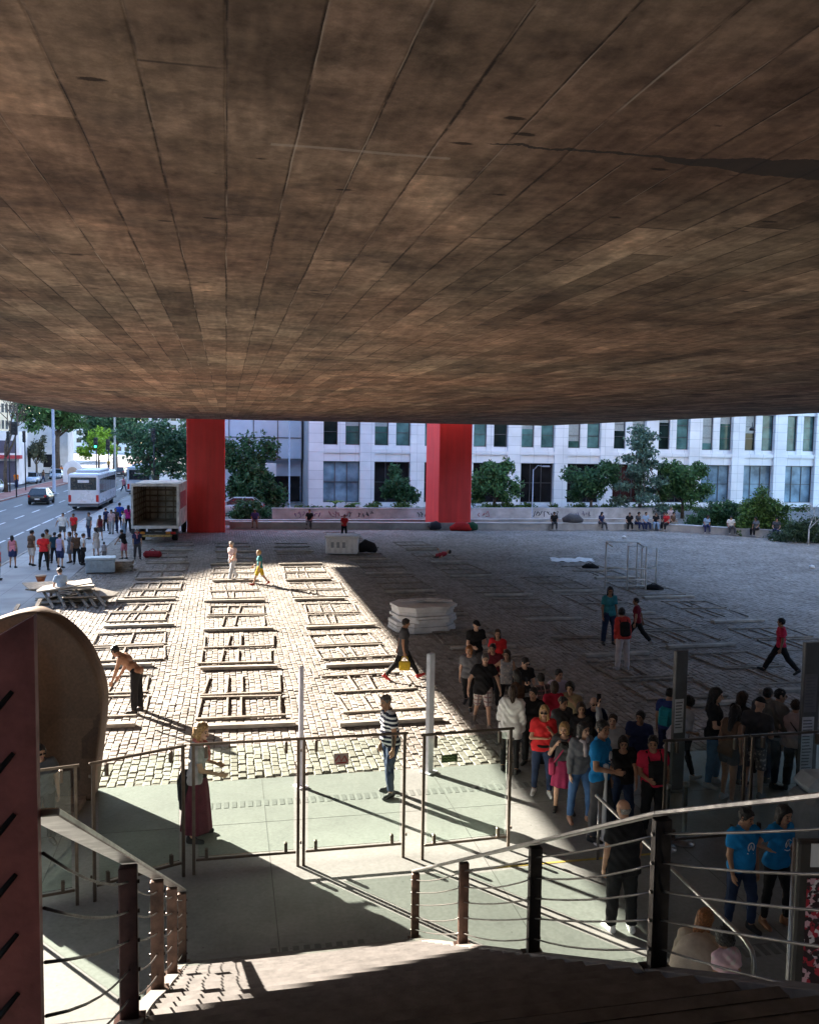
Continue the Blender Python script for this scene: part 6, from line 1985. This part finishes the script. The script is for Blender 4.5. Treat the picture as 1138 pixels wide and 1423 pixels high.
mb = MB(); mb.box(-9, 2.0, -1.2, -.001, 3.3, 3.75); mb.build('canopy', mat('canopy_red', (.42, .05, .06), .7), aw)
mb = MB(); mb.box(-8.6, 1.2, -.03, -.001, 4.0, 5.6); mb.box(-8.6, 1.2, -.03, -.001, .2, 3.0); mb.build('window', mat('shop_dark', (.10, .09, .13), .15), aw)
ww = thing('white_wall_building', 'plain white walled building between lamp post and shop', 'building', Vector((Q(55, 640, 150).x, 150, 0)), TH)
mb = MB(); mb.box(-4.5, 4.6, 0, 6, 0, 9.6); mb.box(-4.6, 4.7, -.1, 6.1, 9.6, 9.9); mb.build('wall', M_white, ww)
mb = MB(); mb.box(-3, -1.4, -.04, -.001, 1, 3.2); mb.box(.6, 2.4, -.04, -.001, 1, 3.2); mb.build('window', PB[0], ww)
# ================================================================== people
C = dict(black=(.018, .018, .020), navy=(.03, .042, .11), denim=(.055, .10, .20), ddenim=(.025, .04, .085), grey=(.16, .165, .18), dgrey=(.075, .075, .082), lgrey=(.34, .34, .36),
         white=(.72, .71, .70), red=(.62, .03, .035), crimson=(.60, .03, .075), maroon=(.14, .02, .03), blue=(.012, .22, .52), sky=(.34, .46, .62), teal=(.04, .22, .25), pink=(.56, .22, .28),
         beige=(.46, .38, .28), brown=(.12, .07, .045), purple=(.20, .14, .32), khaki=(.30, .26, .19), yellow=(.6, .42, .04), orange=(.72, .20, .015), green=(.05, .16, .08))
QG, SG, BG = 'visitors in the queue', 'people on the pavement', 'people sitting along the bench wall'
def pp(label, px, py, **k):
    for q in ('topc', 'botc', 'shoec'):
        if isinstance(k.get(q), str): k[q] = C[k[q]]
    return person(label, px, py, **k)
SN_W = (.6, .6, .6)
# --- in front and inside the screens
pp('balding man in navy striped t-shirt and jeans standing behind the glass screen', 542, 1104, top=966, yaw=118, turn=0, pose='relaxed', arms=('hang', (( .14, .12, -1), (-.12, .35, -1))), hair='cropped', hairc='darkgrey', fat=.35, skin='tan', topc=(.012, .018, .04), toppat='stripe', bot='jeans', botc='ddenim', shoec='black', look=22)
pp('bald grey haired man in black seen from behind with white trainers', 862, 1294, top=1114, yaw=12, pose='stand', arms=('hang', 'hang'), hair='fringe', hairc='grey', fat=.85, skin='mid', topc='black', hem=-.16, bot='trousers', botc='black', shoec=SN_W)
pp('long haired blond woman with a maroon skirt and jacket at the left glass screen', 273, 1166, top=1004, yaw=-80, sex='f', pose='relaxed', arms=('hold', (( .2, .3, -.9), (.05, .8, -.1))), hair='long', hairc='blond', skin='light', topc='lgrey', sleeve='short', bot='longskirt', botc=(.10, .025, .04), shoec='black', extras=(('waistjacket', C['black']), ('scarf', (.5, .16, .14))))
pp('shirtless man in black trousers bending forward on the sunlit setts', 190, 990, h=1.68, yaw=88, lean=46, pose='stand', arms=(((.1, .28, -1), (0, .4, -1)), ((.1, .2, -1), (0, .55, -.9))), hair='short', hairc='black', skin='tan', topc=None, bot='trousers', botc='black', shoec='black', nod=10)
pp('man in dark grey t-shirt and red shoes striding right with a yellow bag', 560, 944, top=856, yaw=-88, pose='stride', arms=('back', 'hang'), hair='short', hairc='black', skin='tan', topc='dgrey', hem=-.2, loose=.02, bot='jeans', botc='black', shoec=(.5, .03, .03), extras=(('handbag', C['yellow']),))
pp('man in pale pink shirt and light jeans walking on the sunlit setts', 323, 806, top=751, yaw=150, pose='walk', arms=('fwd', 'back'), hair='short', hairc='grey', skin='light', topc=(.66, .50, .50), sleeve='short', bot='trousers', botc=(.42, .46, .52), shoec=(.4, .4, .4))
pp('child in teal shirt and yellow shorts with red shoes on the sunlit setts', 361, 813, top=763, yaw=95, child=True, pose='walk', arms=('hang', 'fwd'), hair='short', hairc='blond', skin='light', topc='teal', bot='shorts', botc='yellow', shoec=(.5, .05, .03))
pp('person in sunglasses peering out beside the maroon plate', 47, 1222, top=1036, yaw=-150, pose='stand', hair='short', hairc='black', skin='tan', topc='dgrey', botc='black', extras=('sunglasses',), pos=Vector((Q(60, 1040, 12.6).x - .02, 12.6, 0)))
# --- the queue
pp('ginger haired woman in grey t-shirt and black leggings leading the queue', 650, 984, top=896, yaw=168, sex='f', pose='walk', arms=('hang', 'hang'), hair='bob', hairc='ginger', skin='light', topc='grey', bot='leggings', botc='black', group=QG)
pp('man in black t-shirt and plaid shorts at the edge of the sunlight', 670, 1008, top=905, yaw=185, pose='walk', arms=('wide', 'wide'), hair='short', hairc='darkgrey', fat=.4, skin='light', topc='black', hem=-.15, loose=.02, bot='shorts', botc=(.50, .46, .43), botpat='plaid', shoec=(.2, .15, .12), group=QG)
pp('man in a black cap and black shirt at the back of the queue', 660, 950, top=862, yaw=200, pose='relaxed', arms=('phone', 'hold'), hair='cap', skin='light', topc='black', botc='dgrey', group=QG)
pp('woman in a bright red top at the back of the queue', 690, 962, top=874, yaw=160, sex='f', pose='relaxed', arms=('hold', 'chin'), hair='long', hairc='brown', skin='mid', topc='red', botc='black', group=QG)
pp('person in a maroon shirt behind the plaid shorts man', 684, 985, top=897, yaw=170, pose='relaxed', hair='short', hairc='black', skin='mid', topc='maroon', botc='black', group=QG)
pp('woman in a grey patterned top and black trousers in the queue', 702, 996, top=903, yaw=178, sex='f', pose='relaxed', arms=('hang', 'hip'), hair='long', hairc='brown', skin='mid', topc='lgrey', toppat='floral', sleeve='none', bot='leggings', botc='black', group=QG)
pp('man in a black t-shirt and glasses reading his phone in the queue', 726, 1010, top=916, yaw=205, pose='relaxed', arms=('phone', 'phone'), nod=22, hair='short', hairc='black', skin='light', topc='black', botc='grey', bot='jeans', extras=('glasses', 'phone'), group=QG)
pp('person in a dark checked jacket beside the phone reader', 750, 1040, top=950, yaw=30, pose='relaxed', hair='short', hairc='black', skin='mid', topc='dgrey', toppat='plaid', sleeve='long', botc='black', group=QG)
pp('dark haired woman in a loose white blouse seen from behind', 708, 1074, top=955, yaw=-15, sex='f', pose='relaxed', arms=('hold', 'hang'), hair='long', hairc='brown', skin='mid', topc='white', hem=-.24, loose=.035, sleeve='long', bot='leggings', botc='black', group=QG)
pp('blond woman in red top and sunglasses with hand on chin and white trainers', 752, 1104, top=980, yaw=172, sex='f', pose='relaxed', arms=('chin', 'cross'), hair='long', hairc='blond', skin='mid', topc='red', loose=.02, bot='jeans', botc='ddenim', shoec=SN_W, extras=('sunglasses', ('waistjacket', C['black'])), group=QG)
pp('brown haired person in a crimson t-shirt seen from behind the blond woman', 766, 1055, top=962, yaw=20, pose='stand', hair='bob', hairc='brown', skin='mid', topc='crimson', botc='black', group=QG)
pp('young person in a white and lilac shirt between taller visitors', 772, 1032, top=946, yaw=200, pose='stand', hair='short', hairc='black', skin='light', topc=(.48, .44, .58), botc='dgrey', group=QG)
pp('man in a red cap sleeve shirt and khaki waistcoat holding a camera', 792, 1056, top=962, yaw=140, pose='relaxed', arms=('cam', 'cam'), hair='curly', hairc='black', skin='mid', topc=(.34, .26, .15), botc='khaki', extras=('camera',), group=QG)
pp('bald man with glasses and folded arms in a navy shirt', 822, 1082, top=967, yaw=180, pose='stand', arms=('cross', 'cross'), hair='fringe', hairc='darkgrey', fat=.3, skin='light', topc=(.012, .016, .05), sleeve='short', botc='black', extras=('glasses',), group=QG)
pp('blond woman with a camera at her face and a pink bag', 782, 1128, top=1018, yaw=175, sex='f', pose='relaxed', arms=('cam', 'cam'), hair='bob', hairc='blond', skin='light', topc='dgrey', bot='dress', botc=(.30, .03, .09), extras=('camera', ('bag', (.5, .06, .14))), group=QG)
pp('woman with long black hair in a grey top and blue jeans', 804, 1142, top=1002, yaw=195, sex='f', pose='relaxed', arms=('chin', 'hang'), hair='long', hairc='black', skin='light', topc='grey', sleeve='long', bot='jeans', botc=(.07, .15, .32), shoec=(.3, .16, .11), extras=(('scarf', (.6, .52, .52)),), group=QG)
pp('man in a bright blue emblem t-shirt and grey trousers facing right', 831, 1166, top=1003, yaw=-118, pose='relaxed', arms=('hang', 'hold'), hair='short', hairc='black', skin='tan', topc='blue', bot='trousers', botc='dgrey', shoec='black', extras=('emblem',), look=-25, group='staff in bright blue t-shirts')
pp('person raising one arm with a phone behind the blue shirted man', 846, 1112, top=1000, yaw=165, pose='stand', arms=('hang', 'up'), hair='short', hairc='brown', skin='light', topc='lgrey', sleeve='long', botc='dgrey', extras=('phone',), group=QG)
pp('short haired woman in a black t-shirt and necklace reaching forwards', 862, 1152, top=1036, yaw=178, sex='f', pose='relaxed', arms=('reach', 'hip'), hair='bob', hairc='black', skin='mid', topc='black', botc='ddenim', group=QG)
pp('man in a crimson polo with a black bag across his chest', 905, 1160, top=1022, yaw=192, pose='stand', arms=('hold', 'hold'), hair='short', hairc='black', fat=.45, skin='tan', topc='crimson', botc='black', extras=('chestbag',), group=QG)
pp('person with a blue backpack half hidden by the notice totem', 925, 1066, top=960, yaw=-40, pose='stand', hair='short', hairc='black', skin='mid', topc=(.03, .05, .18), botc='navy', extras=(('backpack', (.02, .24, .30)),), group=QG)
pp('curly haired woman in a long pale grey shirt leaning to the right', 940, 1084, top=964, yaw=-70, sex='f', lean=14, pose='walk2', arms=('fwd', 'hold'), hair='curly', hairc='black', skin='mid', topc=(.50, .49, .56), hem=-.34, loose=.045, sleeve='elbow', bot='leggings', botc='black', shoec=SN_W, extras=(('bag', C['black']),), group=QG)
pp('woman with long dark hair and a black top turned right', 988, 1092, top=957, yaw=-110, sex='f', pose='relaxed', arms=('hold', 'hold'), hair='long', hairc='black', skin='light', topc='black', bot='jeans', botc=(.06, .14, .26), shoec='lgrey', group=QG)
pp('woman in a brown tank top and dark shorts with bare legs', 1010, 1116, top=980, yaw=-60, sex='f', pose='relaxed', arms=('hang', 'hang'), hair='long', hairc='black', skin='tan', topc='brown', sleeve='none', bot='minishort', botc='dgrey', shoec='lgrey', group=QG)
pp('man in a cap and dark t-shirt with patterned shorts', 1045, 1106, top=970, yaw=-35, pose='relaxed', arms=('hang', 'chin'), hair='cap', skin='light', topc='dgrey', bot='shorts', botc=(.14, .13, .14), botpat='floral', shoec='grey', group=QG)
pp('man with sunglasses in an open grey hoodie looking right', 1071, 1092, top=957, yaw=-75, pose='stand', arms=('hang', 'hold'), hair='cropped', hairc='black', skin='light', topc=(.17, .17, .165), loose=.03, sleeve='long', bot='jeans', botc='ddenim', extras=('sunglasses',), group=QG)
pp('person in a pale pink jacket with a dark shoulder strap', 1102, 1102, top=974, yaw=-40, pose='relaxed', arms=('hang', 'hang'), hair='short', hairc='brown', skin='mid', topc=(.56, .46, .47), loose=.025, sleeve='long', botc='black', extras=(('strap', C['black']),), group=QG)
for px, py, tp_, lb, d in (
    (737, 1064, 968, 'tall man in a black shirt between the white blouse and the blond woman', dict(yaw=160, topc='black', botc='black', hair='short', hairc='black')),
    (718, 1034, 938, 'woman in a dark brown jacket behind the white blouse', dict(sex='f', yaw=60, topc='brown', sleeve='long', botc='black', hair='long', hairc='black')),
    (778, 1080, 984, 'man in a charcoal jumper behind the blond camera woman', dict(yaw=200, topc='dgrey', sleeve='long', botc='black', hair='cropped', hairc='black', skin='tan')),
    (806, 1092, 992, 'woman in a black cardigan behind the long haired woman in jeans', dict(sex='f', yaw=150, topc='black', sleeve='long', botc='black', hair='bob', hairc='brown')),
    (884, 1104, 996, 'young man in dark blue behind the crimson polo man', dict(yaw=170, topc='navy', botc='black', hair='short', hairc='black', skin='tan')),
    (1024, 1086, 962, 'woman in black behind the brown tank top woman', dict(sex='f', yaw=-70, topc='black', botc='ddenim', hair='long', hairc='brown')),
    (1058, 1078, 956, 'bearded man in charcoal behind the man in the cap', dict(yaw=-40, topc='dgrey', sleeve='long', botc='black', hair='short', hairc='black', skin='tan'))):
    k = dict(pose='relaxed', group=QG); k.update(d); pp(lb, px, py, top=tp_, **k)
# --- near right
pp('man in a bright blue emblem t-shirt and jeans looking down by the stair', 1026, 1292, top=1124, yaw=196, pose='relaxed', arms=('hang', (( .16, .06, -1), (-.05, .3, -1))), nod=14, look=18, hair='short', hairc='black', fat=.25, skin='tan', topc='blue', bot='jeans', botc='ddenim', shoec='black', extras=('emblem',), group='staff in bright blue t-shirts')
pp('woman in a bright blue t-shirt with hand on hip by the display stand', 1075, 1286, top=1118, yaw=205, sex='f', pose='relaxed', arms=('hold', 'hip'), hair='long', hairc='black', skin='mid', topc='blue', bot='leggings', botc='black', shoec=(.24, .11, .05), extras=('emblem',), nod=8, group='staff in bright blue t-shirts')
pp('child with a red and white headband seen from behind the stair edge', 1011, 1400, yaw=10, child=True, h=1.22, pose='stand', hair='curly', hairc='black', skin='tan', topc=(.62, .42, .46), toppat='floral', botc='maroon', extras=('headband',), pos=Vector((Q(1011, 1350, 8.35).x, 8.35, 0)))
pp('adult bent forward under a beige shawl beside the child', 965, 1400, yaw=-30, h=1.6, lean=24, pose='crouch', seat=.38, arms=('hold', 'hold'), hair='long', hairc='ginger', skin='mid', topc='beige', sleeve='long', botc='khaki', extras=('drape',), pos=Vector((Q(965, 1350, 8.7).x, 8.7, 0)))
# --- shaded plaza
pp('woman with long dark hair in a teal top walking on the shaded setts', 845, 896, top=815, yaw=-165, sex='f', pose='relaxed', hair='long', hairc='black', skin='tan', topc='teal', botc='ddenim', bot='trousers')
pp('man in a dark red t-shirt walking away with a wide stride', 884, 896, top=830, yaw=70, pose='stride', arms=('hang', 'back'), hair='short', hairc='black', skin='tan', topc=(.20, .018, .03), botc='black', shoec=(.45, .45, .45))
pp('child in an orange red top with a black backpack and pale trousers', 864, 931, top=845, yaw=15, child=True, pose='stand', hair='short', hairc='black', skin='mid', topc=(.55, .06, .05), sleeve='long', botc=(.55, .50, .50), shoec='lgrey', extras=('backpack',))
pp('man in a red t-shirt and black trousers walking left far right', 1083, 936, top=855, yaw=82, pose='stride', arms=('hang', 'back'), hair='short', hairc='black', skin='tan', topc='crimson', botc='black', shoec='black', flip=True)
pp('person in a red top lying on the far shaded plaza', 608, 775, yaw=80, h=1.68, lean=-72, pose='lie', seat=0, arms=('back', 'hold'), hair='short', hairc='black', skin='light', topc=(.46, .05, .07), botc='dgrey')
pp('man in a red shirt standing behind the white crate', 478, 748, top=718, yaw=-170, pose='relaxed', arms=('hold', 'hold'), hair='short', hairc='black', skin='tan', topc='red', botc='black')
pp('person in black sitting on the bench wall behind the white crate', 447, 736, yaw=180, seat=.5, pose='sit', arms=('lap', 'lap'), hair='short', hairc='black', skin='tan', topc='black', botc='dgrey', pos=UW(5.6, 60.55))
pp('person in a purple top sitting on the bench wall right of the pillar', 373, 742, yaw=185, seat=.5, pose='sit2', arms=('lap', 'lap'), hair='short', hairc='black', skin='tan', topc=(.10, .07, .20), bot='shorts', botc='dgrey', pos=UW(1.9, 60.8))
pp('person in black with a red skirt behind the bench walls', 379, 704, top=676, yaw=170, sex='f', pose='stand', hair='short', hairc='black', skin='tan', topc='black', bot='skirt', botc='red')
# --- bench wall
def benchpt(px, py=728):
    t = ray(px, py); a = UW(.2, 60.55); d = Vector((math.cos(TH - R(5.2)), math.sin(TH - R(5.2))))
    # crossing of the pixel's bearing with the bench front
    den = d.x * t.y - d.y * t.x
    k = (-(a.x * t.y - a.y * t.x)) / den
    return Vector((a.x + d.x * k, a.y + d.y * k, 0))
BP = [(770, 'black', 'dgrey', 'person in black leaning back beside grey bags on the bench wall'), (835, 'navy', 'dgrey', 'lone person in navy on the bench wall right of the bags'),
      (874, 'black', 'black', 'person in black at the left end of the bench group'), (885, 'dgrey', 'navy', 'person in dark grey second in the bench group'), (897, 'sky', 'navy', 'person in pale blue within the bench group'),
      (911, 'black', 'sky', 'person in black with an orange bag in the bench group'), (922, 'dgrey', 'khaki', 'person in charcoal near the right of the bench group'), (934, 'brown', 'khaki', 'person in brown at the right end of the bench group')]
rr = random.Random(21)
for i, (px, c1, c2, lb) in enumerate(BP):
    pp(lb, px, 735, pos=benchpt(px), yaw=180 + TH * 57 + rr.uniform(-25, 25), seat=.5, pose=('sit', 'sit2')[i % 2], lean=rr.uniform(0, 22), arms=(('lap', 'lap'), ('hold', 'lap'), ('phone', 'lap'))[i % 3], hair=('short', 'long', 'short', 'curly')[i % 4], hairc='black', sex='mf'[i % 2],
       skin=('tan', 'mid', 'light')[i % 3], topc=c1, botc=c2, shoec=(.2, .2, .2), group=BG)
pp('person in pale pink sitting on the upper step wall', 949, 722, pos=benchpt(949) + UW(0, 1.9), yaw=190, seat=.72, pose='sit', arms=('lap', 'lap'), hair='short', hairc='brown', skin='light', topc=(.55, .42, .42), bot='shorts', botc='lgrey', group=BG)
for i, (px, c1, c2, lb, f) in enumerate(((1037, 'red', 'black', 'person in red at the left of the angled bench', .10), (1064, 'sky', 'navy', 'person in pale blue on the angled bench', .36), (1082, 'white', 'dgrey', 'person in white in the middle of the angled bench', .52), (1096, 'grey', 'black', 'person in grey near the right of the angled bench', .68), (1108, 'dgrey', 'navy', 'person in charcoal at the right of the angled bench', .80))):
    q = p0 + bv * f; n = Vector((bv.y, -bv.x, 0)).normalized() * .02
    pp(lb, px, 745, pos=q + n, yaw=math.degrees(math.atan2(bv.y, bv.x)) + 180 + rr.uniform(-30, 30), seat=.53, pose=('sit2', 'sit')[i % 2], lean=rr.uniform(0, 25), arms=('lap', 'lap'), hair=('short', 'long')[i % 2], hairc='black', sex='mf'[i % 2], skin=('mid', 'tan')[i % 2], topc=c1, botc=c2, shoec=(.3, .3, .3), group=BG)
# grey bags on the bench
gt = thing('grey_bags', 'grey rucksack heap on the bench wall beside the person in black', 'bag', benchpt(797) + UW(.0, .25, .5)); mb = MB(); mb.tube([(-.7, 0, .2), (-.2, 0, .35), (.4, 0, .3), (.75, 0, .16)], [.16, .34, .3, .12], 9); mb.build('cloth', cloth((.10, .10, .11)), gt)
# --- pavement crowd
ST = [
 (18, 789, 748, 'girl in a pink top and navy skirt at the far left of the crowd', dict(sex='f', yaw=10, topc='pink', sleeve='none', bot='skirt', botc='navy', hair='long', hairc='black', skin='tan')),
 (44, 786, 737, 'woman in a brown t-shirt and pale shorts on the pavement', dict(sex='f', yaw=-20, topc='brown', bot='shorts', botc=(.5, .47, .44), hair='short', hairc='black')),
 (61, 792, 741, 'man in a red t-shirt and black jeans with his back turned', dict(yaw=15, pose='apart', arms=('hold', 'hang'), topc='red', bot='jeans', botc='black', hair='short', hairc='black', skin='tan')),
 (66, 780, 736, 'curly haired person in brown behind the red shirted man', dict(yaw=160, topc='khaki', botc='brown', hair='curly', hairc='black', skin='tan')),
 (76, 783, 744, 'person in a dark teal top left of the lilac vest woman', dict(yaw=30, topc=(.02, .06, .09), botc='black', hair='short', hairc='black', arms=('hang', 'hip'))),
 (87, 750, 713, 'big man in a white shirt and white cap nearest the road', dict(yaw=20, fat=.7, topc='white', bot='shorts', botc='dgrey', hair='cap', arms=('wide', 'wide'))),
 (84, 789, 742, 'woman in a lilac vest and navy shorts in the crowd', dict(sex='f', yaw=-10, topc=(.42, .38, .58), sleeve='none', bot='shorts', botc='navy', hair='short', hairc='brown', skin='light')),
 (103, 748, 714, 'man in a red t-shirt and dark shorts by the road', dict(yaw=170, topc='red', bot='shorts', botc='brown', hair='short', hairc='black', skin='tan')),
 (98, 782, 743, 'person in a grey dress beside the lilac vest woman', dict(sex='f', yaw=120, topc='grey', bot='dress', botc='grey', hair='bob', hairc='brown')),
 (107, 784, 746, 'person in brown and black among the crowd', dict(yaw=200, topc='brown', botc='black', hair='short', hairc='black', skin='tan')),
 (115, 785, 742, 'person in a white t-shirt carrying a black bag', dict(yaw=-60, topc='white', bot='trousers', botc='black', hair='short', hairc='brown', extras=(('bag', C['black']),))),
 (124, 749, 712, 'man in a grey t-shirt and blue jeans behind the crowd', dict(yaw=150, topc='grey', bot='jeans', botc='ddenim', hair='short', hairc='brown')),
 (139, 751, 716, 'long haired woman in a brown vest by the kerb', dict(sex='f', yaw=40, topc='maroon', sleeve='none', bot='skirt', botc='dgrey', hair='long', hairc='brown')),
 (134, 774, 738, 'woman in a loose white dress facing the crowd', dict(sex='f', yaw=80, topc='white', loose=.03, bot='dress', botc='white', hair='long', hairc='black')),
 (145, 780, 753, 'child in grey and white in front of the chest', dict(child=True, yaw=0, topc='lgrey', botc='grey', hair='short', hairc='black')),
 (166, 738, 697, 'man in a vivid blue shirt beside the bus', dict(yaw=30, topc=(.03, .10, .50), botc='black', hair='short', hairc='black', skin='tan')),
 (178, 740, 702, 'person in magenta left of the open truck', dict(sex='f', yaw=20, topc=(.45, .03, .20), botc='black', hair='long', hairc='black')),
 (155, 742, 708, 'person in pale pink among the people by the bus', dict(yaw=170, topc=(.55, .38, .40), botc='lgrey', hair='short', hairc='black')),
 (172, 744, 710, 'person in white among the people by the bus', dict(yaw=100, topc='white', botc='sky', hair='short', hairc='black')),
 (148, 738, 706, 'person in navy among the people by the bus', dict(yaw=60, topc='navy', botc='black', hair='short', hairc='brown')),
 (160, 741, 706, 'person in dark grey among the people by the bus', dict(yaw=200, topc='dgrey', botc='navy', hair='short', hairc='black')),
 (185, 742, 708, 'person in black at the rear corner of the truck', dict(yaw=-30, topc='black', botc='dgrey', hair='short', hairc='black')),
 (173, 777, 738, 'man in a black t-shirt leaning near the red bag', dict(yaw=80, lean=12, topc='black', bot='shorts', botc='pink', hair='short', hairc='black', skin='tan', arms=('reach', 'hold'))),
 (191, 777, 739, 'person in navy with a pink collar by the truck', dict(yaw=200, topc='navy', botc='dgrey', hair='short', hairc='black', extras=(('scarf', C['pink']),))),
]
for px, py, tp_, lb, d in ST:
    k = dict(pose='relaxed', group=SG); k.update(d)
    pp(lb, px, py, top=tp_, **k)
pp('man in pale blue shirt and white shorts sitting by the board pile', 86, 838, yaw=60, seat=.42, pose='sit', arms=('lap', 'lap'), lean=14, hair='short', hairc='brown', skin='light', topc='sky', bot='shorts', botc='white', shoec='lgrey')
sq = P(86, 838); stl = thing('stool', 'small wooden stool under the man in pale blue', 'stool', sq, R(60)); mb = MB(); mb.cbox(-.17, .17, -.26, .1, .36, .40, .01); mb.build('seat', M_wood, stl)
for x in (-.13, .13):
    for y in (-.22, .06): mb = MB(); mb.tube([(x, y, .36), (x * 1.1, y * 1.1, 0)], .016, 6); mb.build('leg', M_wood, stl)
pp('person in red and black cut by the left edge of the pavement', -2, 806, yaw=-60, top=764, pose='stand', hair='short', hairc='black', skin='tan', topc='red', botc='black')
for px, py, tp_, lb in ((23, 678, 646, 'man in an orange vest at the left on the cycle path'), (86, 664, 636, 'man in an orange vest standing behind the lamp post'), (151, 652, 630, 'distant man in a yellow vest beyond the bus')):
    pp(lb, px, py, pos=Vector((*P(px, py, 0).xy, 0)), top=tp_, yaw=180, pose='stand', hair='cap', skin='tan', topc='orange' if px < 140 else 'yellow', sleeve='short', botc='navy')
# far pedestrians by the crossing
rr = random.Random(33)
for i in range(9):
    px = (108, 116, 124, 133, 141, 60, 97, 148, 172)[i]; Yd = (118, 122, 112, 126, 116, 120, 130, 108, 100)[i]
    cn = ('white', 'black', 'red', 'lgrey', 'navy', 'brown', 'white', 'sky', 'pink')[i]
    b_ = Q(px, 660, Yd); b_.z = 0
    pp('%s pedestrian in %s far along the avenue' % (('first', 'second', 'third', 'fourth', 'fifth', 'leftmost', 'farthest', 'nearest', 'rightmost')[i], {'lgrey': 'pale grey', 'sky': 'pale blue'}.get(cn, cn)), px, 660, pos=b_, h=1.7, yaw=rr.uniform(0, 360), pose='walk', hair='short', hairc='black', topc=cn, botc='ddenim', group='distant pedestrians on the avenue')
